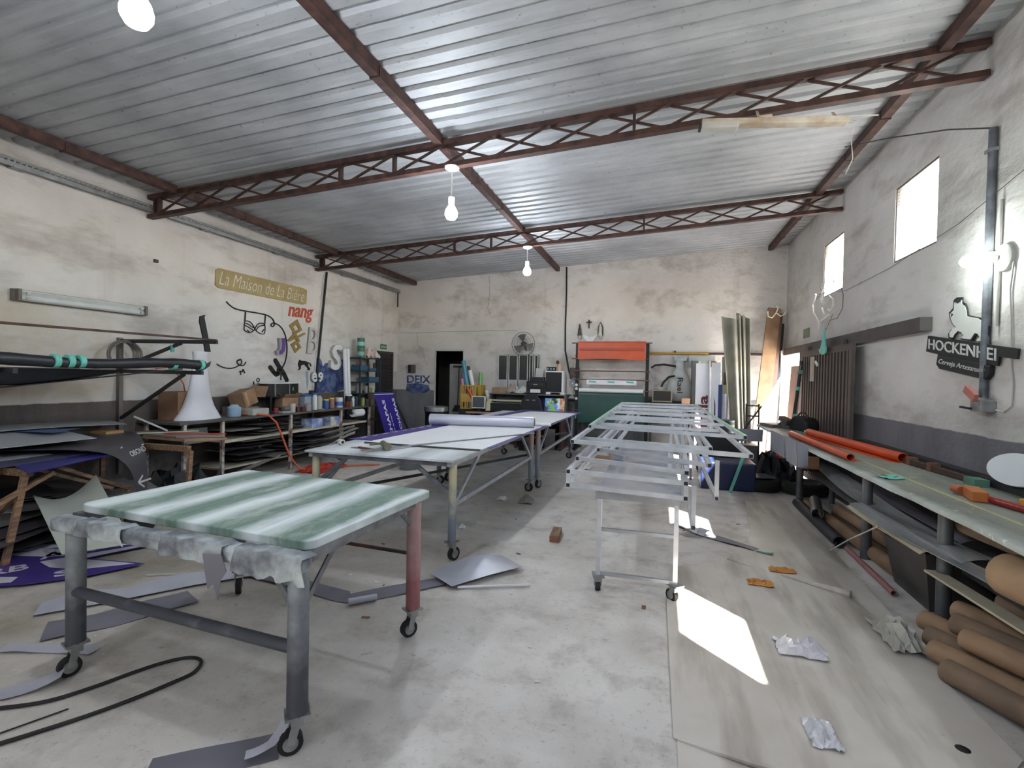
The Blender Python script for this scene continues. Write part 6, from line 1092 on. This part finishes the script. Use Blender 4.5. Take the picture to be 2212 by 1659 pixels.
L_ = {'a': [(6.072,2.644),(6.129,2.604),(6.209,2.566),(6.312,2.551),(6.443,2.547),(6.589,2.548),(6.747,2.546),(6.875,2.54),(6.971,2.516),(7.032,2.478),(7.063,2.427),(7.064,2.39),(7.034,2.358),(6.997,2.365),(6.991,2.392),(7.021,2.413),(7.076,2.419),(7.17,2.397),(7.26,2.336),(7.326,2.239),(7.361,2.129),(7.376,2.007),(7.365,1.875),(7.328,1.751),(7.271,1.665)], 'b': [(7.271,1.665),(7.24,1.562),(7.236,1.441)], 'c': [(6.443,2.542),(6.436,2.461),(6.431,2.384)], 'd': [(6.861,2.538),(6.855,2.458),(6.848,2.368)], 'e': [(6.431,2.384),(6.482,2.394),(6.548,2.38),(6.598,2.334),(6.637,2.277)], 'f': [(6.431,2.384),(6.419,2.307),(6.422,2.24),(6.474,2.219),(6.528,2.211),(6.583,2.233),(6.637,2.273)], 'g': [(6.637,2.277),(6.67,2.332),(6.715,2.372),(6.783,2.392),(6.848,2.381)], 'h': [(6.848,2.381),(6.857,2.316),(6.844,2.226),(6.775,2.211),(6.706,2.231),(6.637,2.273)], 'i': [(6.432,2.317),(6.483,2.305),(6.538,2.285),(6.593,2.264)], 'j': [(6.671,2.272),(6.716,2.32),(6.773,2.347),(6.842,2.359)], 'k': [(6.45,2.35),(6.5,2.345),(6.55,2.32),(6.6,2.3)], 'l': [(6.48,2.25),(6.52,2.225)], 'm': [(6.79,2.24),(6.83,2.29)]}
for k, p in L_.items(): wtube(b, p, .011 if k in 'abcd' else .008, M_BLACK)
t = thing('orange_letter_sign', (XL + .02, 7.7, 2.5), 'orange cut out letters right under the beige board', 'sign')
text('letters', 'nang', mat('brick_orange', (196, 84, 58), .5), (XL + .002, 7.40, 2.50), (0, 1, .04), (0, 0, 1), .66, .26, .014, t, shear=.25, bold=.015)
t = thing('gold_knot_sign', (XL + .02, 7.6, 1.93), 'gold linked diamonds emblem on the left wall', 'sign'); M_GOLD = mat('brushed_gold', (166, 142, 84), .45, .4, var=.25)
def ring4(o, i):
    n = 4; g = G()
    for k in range(4): g.prism([o[k], o[(k + 1) % 4], i[(k + 1) % 4], i[k]], (XL + .001, 0, 0), (0, 1, 0), (0, 0, 1), (.022, 0, 0))
    return g
ring4([(7.624,2.545),(7.754,2.363),(7.56,2.268),(7.422,2.418)], [(7.602,2.451),(7.673,2.375),(7.586,2.324),(7.51,2.403)]).done('diamond', M_GOLD, parent=t); ring4([(7.624,2.167),(7.739,2.043),(7.579,1.937),(7.468,2.084)], [(7.611,2.103),(7.661,2.048),(7.595,2.001),(7.55,2.066)]).done('diamond', M_GOLD, parent=t)
wpoly('crossing_bar', M_GOLD, [(7.38,2.149),(7.42,2.129),(7.849,2.298),(7.82,2.32)], .028, parent=t); wpoly('crossing_bar', M_GOLD, [(7.50,2.30),(7.57,2.32),(7.70,2.15),(7.63,2.13)], .025, parent=t); wpoly('crossing_bar', M_GOLD, [(7.42,2.13),(7.38,2.149),(7.56,2.30),(7.60,2.28)], .024, parent=t)
t = thing('purple_letter', (XL + .02, 7.2, 1.88), 'purple and grey cut out letter J on the left wall', 'letter')
PJ = [(7.142,2.169),(7.282,2.179),(7.291,2.031),(7.266,1.945),(7.203,1.891),(7.103,1.877),(7.077,1.944),(7.133,1.961),(7.157,2.013)]
wpoly('side', mat('letter_side_grey', (150, 146, 152), .5), PJ, .05, parent=t); wpoly('face', mat('violet_face', (104, 70, 138), .4), [(7.20,2.172),(7.282,2.179),(7.291,2.031),(7.266,1.945),(7.203,1.891),(7.15,1.882),(7.14,1.945),(7.19,1.97),(7.21,2.03)], .003, XL + .052, parent=t)
M_PALE = mat('pale_letter', (188, 184, 178), .6, var=.1); M_PALE2 = mat('pale_letter_side', (150, 145, 140), .6)
t = thing('pale_letter_b', (XL + .02, 8.0, 1.93), 'pale cut out letter B left of the black wall cable', 'letter')
G().add([], []); text('face', 'B', M_PALE, (XL + .03, 7.88, 1.94), (0, 1, 0), (0, .12, 1), .25, .50, .012, t, bold=-.01); text('side', 'B', M_PALE2, (XL + .002, 7.88, 1.94), (0, 1, 0), (0, .12, 1), .25, .50, .028, t, bold=-.012)
t = thing('black_letter_y', (XL + .02, 7.2, 1.44), 'thick black letter Y above the round light box', 'letter')
def thick(parent, pts, w_, d, m, nm='stroke'):
    for (a, b1), (c_, d1) in zip(pts, pts[1:]): G().beam((XL + .001 + d / 2, a, b1), (XL + .001 + d / 2, c_, d1), w_, d, (1, 0, 0)).done(nm, m, parent=parent)
    for a, b1 in pts: G().lathe([(w_ / 2, 0), (w_ / 2, d)], (XL + .001, a, b1), 14, 'x').done(nm, m, parent=parent, smooth=True)
thick(t, [(7.098,1.781),(7.181,1.682),(7.298,1.563),(7.379,1.44)], .075, .022, M_BLACK); thick(t, [(6.983,1.659),(7.058,1.578),(7.121,1.535),(7.165,1.55),(7.185,1.64)], .07, .022, M_BLACK)
wpoly('black_cat_cutout', M_BLACK, [(7.714,1.817),(7.743,1.798),(7.844,1.797),(7.932,1.779),(8.008,1.752),(8.027,1.712),(7.994,1.691),(8.005,1.721),(7.955,1.755),(7.933,1.749),(7.949,1.69),(7.994,1.66),(7.98,1.625),(7.921,1.621),(7.935,1.639),(7.92,1.669),(7.831,1.732),(7.738,1.705),(7.732,1.646),(7.689,1.62),(7.672,1.627),(7.703,1.66),(7.667,1.722),(7.687,1.781)], .015, label='black cat silhouette with arched back on the left wall', cat='cut out')
for s, y, lb in (('e', 8.0, 'white cut out letter e left of the figure nine'), ('9', 8.18, 'white cut out figure nine right of the letter e')):
    t = thing('white_character', (XL + .03, y + .07, 1.4), lb, 'letter'); text('face', s, M_WHITE, (XL + .05, y, 1.40), (0, 1, 0), (0, 0, 1), .14, .19, .01, t, bold=.03); text('side', s, M_PALE2, (XL + .002, y, 1.40), (0, 1, 0), (0, 0, 1), .14, .19, .047, t, bold=.028)
t = thing('heart_swirl_sign', (XL + .01, 6.2, 1.62), 'black wire swirl with a heart loop on the left wall', 'sign')
wtube(t, [(5.909,1.688),(5.976,1.654),(6.062,1.631),(6.161,1.625),(6.251,1.643),(6.323,1.678),(6.374,1.713),(6.363,1.764),(6.337,1.771),(6.322,1.75),(6.301,1.761),(6.283,1.736),(6.302,1.699),(6.354,1.679),(6.417,1.681),(6.459,1.733)], .009, M_BLACK)
t = thing('black_letter_m', (XL + .01, 6.39, 1.53), 'small tilted black letter M under the heart swirl', 'letter')
for p, q in zip([(6.366,1.528),(6.345,1.587),(6.387,1.57),(6.407,1.617)], [(6.345,1.587),(6.387,1.57),(6.407,1.617),(6.442,1.554)]): G().beam((XL + .008, *p), (XL + .008, *q), .014, .012, (1, 0, 0)).done('stroke', M_BLACK, parent=t)
t = thing('black_letter_o', (XL + .01, 6.72, 1.41), 'small black ring shaped letter above the tilted open box', 'letter'); G().path([(XL + .008, 6.722 + .03 * math.cos(a), 1.443 + .028 * math.sin(a)) for a in [6.2832 * i / 20 for i in range(20)]], .007, 6, closed=True).done('ring', M_BLACK, parent=t, smooth=True)
B('black_letter_i', M_BLACK, XL + .001, XL + .014, 6.62, 6.635, 1.372, 1.42, label='tiny black letter stroke left of the ring letter', cat='letter')
t = thing('big_white_letter', (XL + .05, 8.75, 1.62), 'big white cut out letter S over the blue painted patch', 'letter')
text('face', 'S', M_WHITE, (XL + .07, 8.52, 1.64), (0, 1, 0), (0, .05, 1), .36, .52, .012, t, shear=.1, bold=.03); text('side', 'S', M_PALE, (XL + .002, 8.52, 1.64), (0, 1, 0), (0, .05, 1), .36, .52, .067, t, shear=.1, bold=.028)
wpoly('blue_paint_patch', M_BPT, [(8.194,1.872),(8.272,1.875),(8.34,1.82),(8.38,1.70),(8.45,1.77),(8.531,1.78),(8.60,1.70),(8.75,1.70),(8.90,1.75),(8.994,1.871),(9.1,1.86),(9.12,1.25),(8.8,1.18),(8.5,1.2),(8.131,1.172)], .001, parent=W_L)
wpoly('pale_blue_drips', mat('pale_blue_paint', (150, 164, 182), .8), [(7.88,1.62),(7.95,1.6),(7.97,1.4),(7.93,1.25),(7.90,1.42)], .001, parent=W_L)
G().path([(XL + .03, 8.43, 3.57), (XL + .03, 8.33, 2.8), (XL + .03, 8.22, 1.95), (XL + .03, 8.13, 1.19), (XL + .03, 8.12, .95)], .02, 8).done('black_wall_cable', M_BLACK, label='thick black cable running down the left wall', cat='cable', smooth=True)
G().path([(XL + .008, 8.36, 3.5), (XL + .008, 8.22, 2.4), (XL + .008, 8.10, 1.5), (XL + .008, 8.05, 1.1)], .012, 6).done('white_wall_cable', M_DWHITE, label='thin white trunking left of the black wall cable', cat='cable', smooth=True)
B('wall_socket'.replace('wall', 'black'), M_DARK, XL + .001, XL + .05, 7.98, 8.08, 1.12, 1.24, label='black socket box below the white letter e', cat='socket')
B('brick_stub', mat('rust_stub', (84, 70, 64), .8), XL, XL + .03, 4.93, 4.98, 2.99, 3.03, label='small dark stub sticking out high on the left wall', cat='stub')
# old fluorescent batten under the middle truss
t = thing('hanging_batten_lamp', (.85, 4.62, 3.75), 'unlit cream fluorescent batten hanging under the middle truss', 'lamp')
M_BAT = mat('yellowed_batten', (206, 200, 184), .5, c2=(170, 150, 128), scale=7)
a, b2 = Vector((.30, 4.6, 3.80)), Vector((1.42, 4.66, 3.715)); G().beam(a, b2, .10, .05).done('batten', M_BAT, parent=t, bevel=.008)
G().beam(a + Vector((0, 0, -.03)), a + (b2 - a) * .26 + Vector((0, 0, -.025)), .115, .06).done('end_housing', M_DWHITE, parent=t, bevel=.01); G().box(a + Vector((-.012, 0, -.025)), (.02, .085, .05), 0, 0, .08).done('dark_end', M_DARK, parent=t)
for f_ in (.42, .95): G().beam(a + (b2 - a) * f_, a + (b2 - a) * f_ + Vector((0, .2, .22 - .05 * f_)), .02, .006).done('hanger', M_BAT, parent=t)
G().box(a + (b2 - a) * .45 + Vector((0, 0, .04)), (.1, .05, .03)).done('clip', M_BAT, parent=t); T('thin_rod', M_DWHITE, a + Vector((.1, .02, .035)), b2 + Vector((.22, .02, .03)), .006, 8, parent=t)
G().path([b2, b2 + Vector((.06, 0, -.02)), b2 + Vector((.03, .02, -.1)), b2 + Vector((.05, .02, -.3)), b2 + Vector((.0, .02, -.42))], .004, 5).done('dangling_wire', M_DWHITE, parent=t)
# ------------------------------------------------------------------ things lying on the floor
M_SHEET = NT('streaked_floor_sheet'); _t = M_SHEET; _p = _t.pos()
_c = _t.mix(_t.ramp(_t.noise(_p, 1.3, 6, .6), .3, .7), lin((190, 182, 171)), lin((214, 208, 198)))
_c = _t.mix(_t.math('MULTIPLY', _t.ramp(_t.noise(_t.mapping(_p, (4.5, .7, 1), rot=(0, 0, -.1)), 1.1, 4), .48, .66), .6), _c, lin((136, 128, 116)))  # darker streaks along the length of the sheet
_c = _t.mix(_t.ramp(_t.noise(_p, 9, 6, .7), .66, .75), _c, lin((128, 118, 104)))
_t.lk(_c, _t.b.inputs['Base Color']); _t.b.inputs['Roughness'].default_value = .6; _t.bump(_t.noise(_p, 3, 3), .2, .02)
def floor_sheet(lb, poly, z, seed, nm='floor_sheet', m=None):
    x0, y0, x1, y1 = min(p[0] for p in poly), min(p[1] for p in poly), max(p[0] for p in poly), max(p[1] for p in poly)
    G().prism(poly, (0, 0, z), (1, 0, 0), (0, 1, 0), (0, 0, .004)).done(nm, m or M_SHEET.m, label=lb, cat='sheet', group='sheets protecting the floor')
floor_sheet('large beige protective sheet on the floor in front of the right bench', [(.10, 2.30), (.09, 3.64), (.14, 4.42), (.36, 4.50), (.58, 4.76), (1.02, 4.48), (1.38, 4.22), (1.50, 3.6), (1.52, 2.62), (1.15, 2.2), (.55, 2.22)], .006, 1)
floor_sheet('nearest beige protective sheet tucked under the larger one', [(.11, .6), (.115, 2.34), (.6, 2.3), (1.2, 2.3), (1.54, 2.6), (1.6, .6)], .001, 2)
floor_sheet('grey beige protective sheet running along the bench legs', [(1.02, 4.46), (.62, 4.78), (.95, 5.6), (1.15, 7.3), (1.55, 8.4), (1.70, 7.2), (1.62, 5.2), (1.56, 3.5), (1.52, 3.5), (1.40, 4.2)], .0015, 3)
G().path([(1.0, 4.50, .014), (1.2, 4.36, .02), (1.40, 4.22, .03)], [.008, .018, .03], 8).done('curled_sheet_edge', M_SHEET.m, label='rolled edge of the protective sheet near the bench leg', cat='sheet', smooth=True)
G().path([(.12, 2.30, .006), (.3, 2.26, .014), (.42, 2.23, .02), (.55, 2.225, .018), (.9, 2.2, .012), (1.15, 2.19, .008)], .012, 6).done('sheet_fold', M_SHEET.m, label='raised crease where the two beige sheets meet', cat='fold', smooth=True)
M_CLEAR = mat('crinkled_clear_film', (236, 236, 240), .2, var=.1, trans=.2)
crumple('clear_film', M_CLEAR, (.84, 3.28, .010), (.26, .2, .07), 'crumpled clear film on the beige sheet by the sun patch', 'film', 81); crumple('clear_film', M_CLEAR, (.74, 2.52, .010), (.12, .2, .05), 'small crumpled clear film near the bottom of the picture', 'film', 82)
crumple('white_plastic_sheet', mat('milky_film', (186, 184, 172), .4), (1.46, 3.62, .012), (.2, .42, .12), 'milky plastic bag crumpled against the tube pile', 'bag', 83)
crumple('orange_peel_scrap', mat('orange_scrap', (206, 140, 60), .6), (.80, 4.26, .010), (.18, .12, .03), 'orange scrap on the beige floor sheet', 'scrap', 84); crumple('orange_peel_scrap', mat('orange_scrap', (206, 140, 60), .6), (1.03, 4.62, .006), (.2, .1, .03), 'second orange scrap nearer the bench', 'scrap', 85)
scraps('green tape scrap on the floor sheet near the bench', 'green floor scraps', mat('dark_green_tape', (84, 142, 122), .5), [(.98, 5.05)], .006, 'green_floor_scrap', 'tape', .05, 2)
G().lathe([(.02, 0), (.028, .004), (.012, .008)], (1.31, 2.62, .006), 14).done('black_washer', M_BLACK, label='small black rubber cap on the sheet at lower right', cat='cap', smooth=True)
# grey vinyl strips
M_V2 = mat('vinyl_shiny_side', (176, 178, 188), .35, .1, var=.12)
def ribbon(nm, lb, pts, w_, m, z=.004, lift=None, cat='strip'):
    P = [Vector((x, y, 0)) for x, y in pts]; k = len(P) - 1
    def fn(u, v):
        s = u * k; i = min(int(s), k - 1); a, b = P[i], P[i + 1]; p = a + (b - a) * (s - i); d = (b - a).normalized(); n = Vector((-d.y, d.x, 0))
        h = lift(u, v) if lift else .006 * (1 + math.sin(9 * u + 2 * v))
        return p + n * (v - .5) * w_ + Vector((0, 0, z + h))
    G().grid(fn, k * 6, 3, .002).done(nm, m, label=lb, cat=cat, group='vinyl strips on the floor', smooth=True)
ribbon('vinyl_strip', 'dark grey vinyl strip on the floor behind the paint stained table', [(-3.1, 3.18), (-2.6, 3.12), (-2.03, 3.02), (-1.75, 3.3), (-1.35, 3.72)], .16, M_FABR)
ribbon('vinyl_strip', 'light grey vinyl strip folded back beside the red table leg', [(-1.55, 3.45), (-1.35, 3.75), (-1.15, 4.0)], .30, M_V2, .02, lambda u, v: .02 + .05 * v * math.sin(3.14 * u))
ribbon('vinyl_strip', 'long pale vinyl strip along the floor at the left of the table', [(-3.85, 2.22), (-3.6, 2.5), (-3.3, 2.9), (-3.05, 3.16)], .2, M_V2, .006, lambda u, v: .012 + .03 * v * abs(math.sin(8 * u)))
ribbon('vinyl_strip', 'dark underside of the vinyl strip under the paint stained table', [(-3.5, 2.05), (-3.3, 2.3), (-3.1, 2.7)], .26, M_FABR, .003)
ribbon('vinyl_strip', 'pale vinyl strip end left of the front table leg', [(-3.5, 1.86), (-3.25, 1.95), (-3.0, 2.0)], .09, M_V2, .004)
ribbon('vinyl_strip', 'curling silver vinyl strip at the left picture edge', [(-3.3, 1.35), (-3.05, 1.55), (-2.86, 1.76)], .11, M_V2, .004, lambda u, v: .008 + .05 * max(0, u - .7) ** 2 * 10)
ribbon('vinyl_strip', 'dark vinyl strip beneath the front table caster', [(-1.9, 1.45), (-1.66, 1.62), (-1.52, 1.74)], .17, M_FABR, .002, lambda u, v: .002 + .004 * math.sin(5 * u))
ribbon('vinyl_strip', 'white curl of vinyl wrapped at the front caster', [(-1.58, 1.62), (-1.5, 1.68), (-1.47, 1.76)], .05, M_V2, .012, lambda u, v: .02 + .12 * u * u)
ribbon('vinyl_strip', 'mauve grey vinyl strip on the floor right of the stand', [(.22, 5.75), (.45, 5.45), (.92, 5.12)], .12, M_FABR, .005)
ribbon('vinyl_strip', 'curled silver vinyl piece on the mauve grey strip', [(.30, 5.42), (.42, 5.32), (.52, 5.42)], .12, M_V2, .012, lambda u, v: .02 + .05 * abs(math.sin(6 * u)))
T('rolled_vinyl_end', M_V2, (-2.0, 2.93, .03), (-1.86, 3.06, .03), .022, 12, label='small vinyl curl on the dark strip behind the table', cat='roll')
T('white_edge_strip', M_WHITE, (-1.40, 3.42, .016), (-.90, 3.64, .016), .01, 8, label='thin white stick beside the folded vinyl strip', cat='stick')
# black cable loop in the foreground
CB = [(-3.1, 1.42), (-2.9, 1.52), (-2.75, 1.62), (-2.66, 1.76), (-2.60, 1.9), (-2.53, 2.03), (-2.44, 2.11), (-2.35, 2.10), (-2.30, 2.01), (-2.33, 1.9), (-2.38, 1.77), (-2.44, 1.65), (-2.52, 1.52), (-2.66, 1.33), (-2.9, 1.1)]
CB3 = [(x, y, .012) for x, y in CB]; G().path([catmull(CB3, i / 70) for i in range(71)], .009, 8).done('black_power_cable', M_BLACK, label='black power cable looping on the floor under the front table', cat='cable', smooth=True)
G().path([(-3.0, 1.2, .008), (-2.7, 1.42, .008), (-2.6, 1.62, .008)], .004, 6).done('thin_black_wire', M_BLACK, label='thin black wire beside the power cable loop', cat='wire', smooth=True)
G().path([(1.72, 5.6, .02), (1.55, 5.2, .05), (1.6, 4.9, .25), (1.7, 4.6, .46)], .006, 6).done('pale_string', M_DWHITE, label='pale cord arching from the bench shelf to the floor', cat='cord', smooth=True)
t = thing('timber_block', (-.94, 4.85, 0), 'small timber block on the floor between the tables and the stand', 'block'); G().box((-.945, 4.85, .03), (.09, .30, .06), .08).done('body', M_WOOD, parent=t, bevel=.004); G().box((-.932, 4.695, .03), (.086, .004, .056), .08).done('cut_end', mat('cut_wood', (150, 104, 74), .8), parent=t)
crumple('concrete_lump', mat('lump_grey', (150, 146, 138), .9), (-1.56, 6.05, 0), (.17, .17, .10), 'grey crumpled lump on the floor beside the long table', 'lump', 91); crumple('white_bag', mat('bag_white', (200, 196, 190), .5), (-1.28, 8.7, 0), (.36, .3, .10), 'white plastic bag on the floor near the far table leg', 'bag', 92); crumple('white_paper_ball', M_WHITE, (-1.9, 6.08, 0), (.12, .1, .05), 'small white paper ball under the long table', 'paper', 93); crumple('white_paper_ball', M_WHITE, (-1.92, 4.8, 0), (.06, .06, .05), 'tiny white ball left of the near table leg', 'paper', 94)
rr = random.Random(123); M_CH = mat('white_chip', (206, 206, 204), .6); M_CHB = mat('brown_chip', (120, 84, 62), .7)
for i in range(46):
    x, y = rr.uniform(-3.4, .9), rr.uniform(1.7, 6.5)
    if -.0 < x < 1.0 and y < 4.7: continue
    br_ = rr.random() < .25; s = rr.uniform(.008, .028); a = rr.uniform(0, 3)
    G().box((x, y, .0025), (s * 2, s, .004), a).done('floor_chip', M_CHB if br_ else M_CH, label='brown chip strewn on the concrete floor' if br_ else 'white chip strewn on the concrete floor', cat='chip', group='brown chips on the floor' if br_ else 'white chips on the floor')
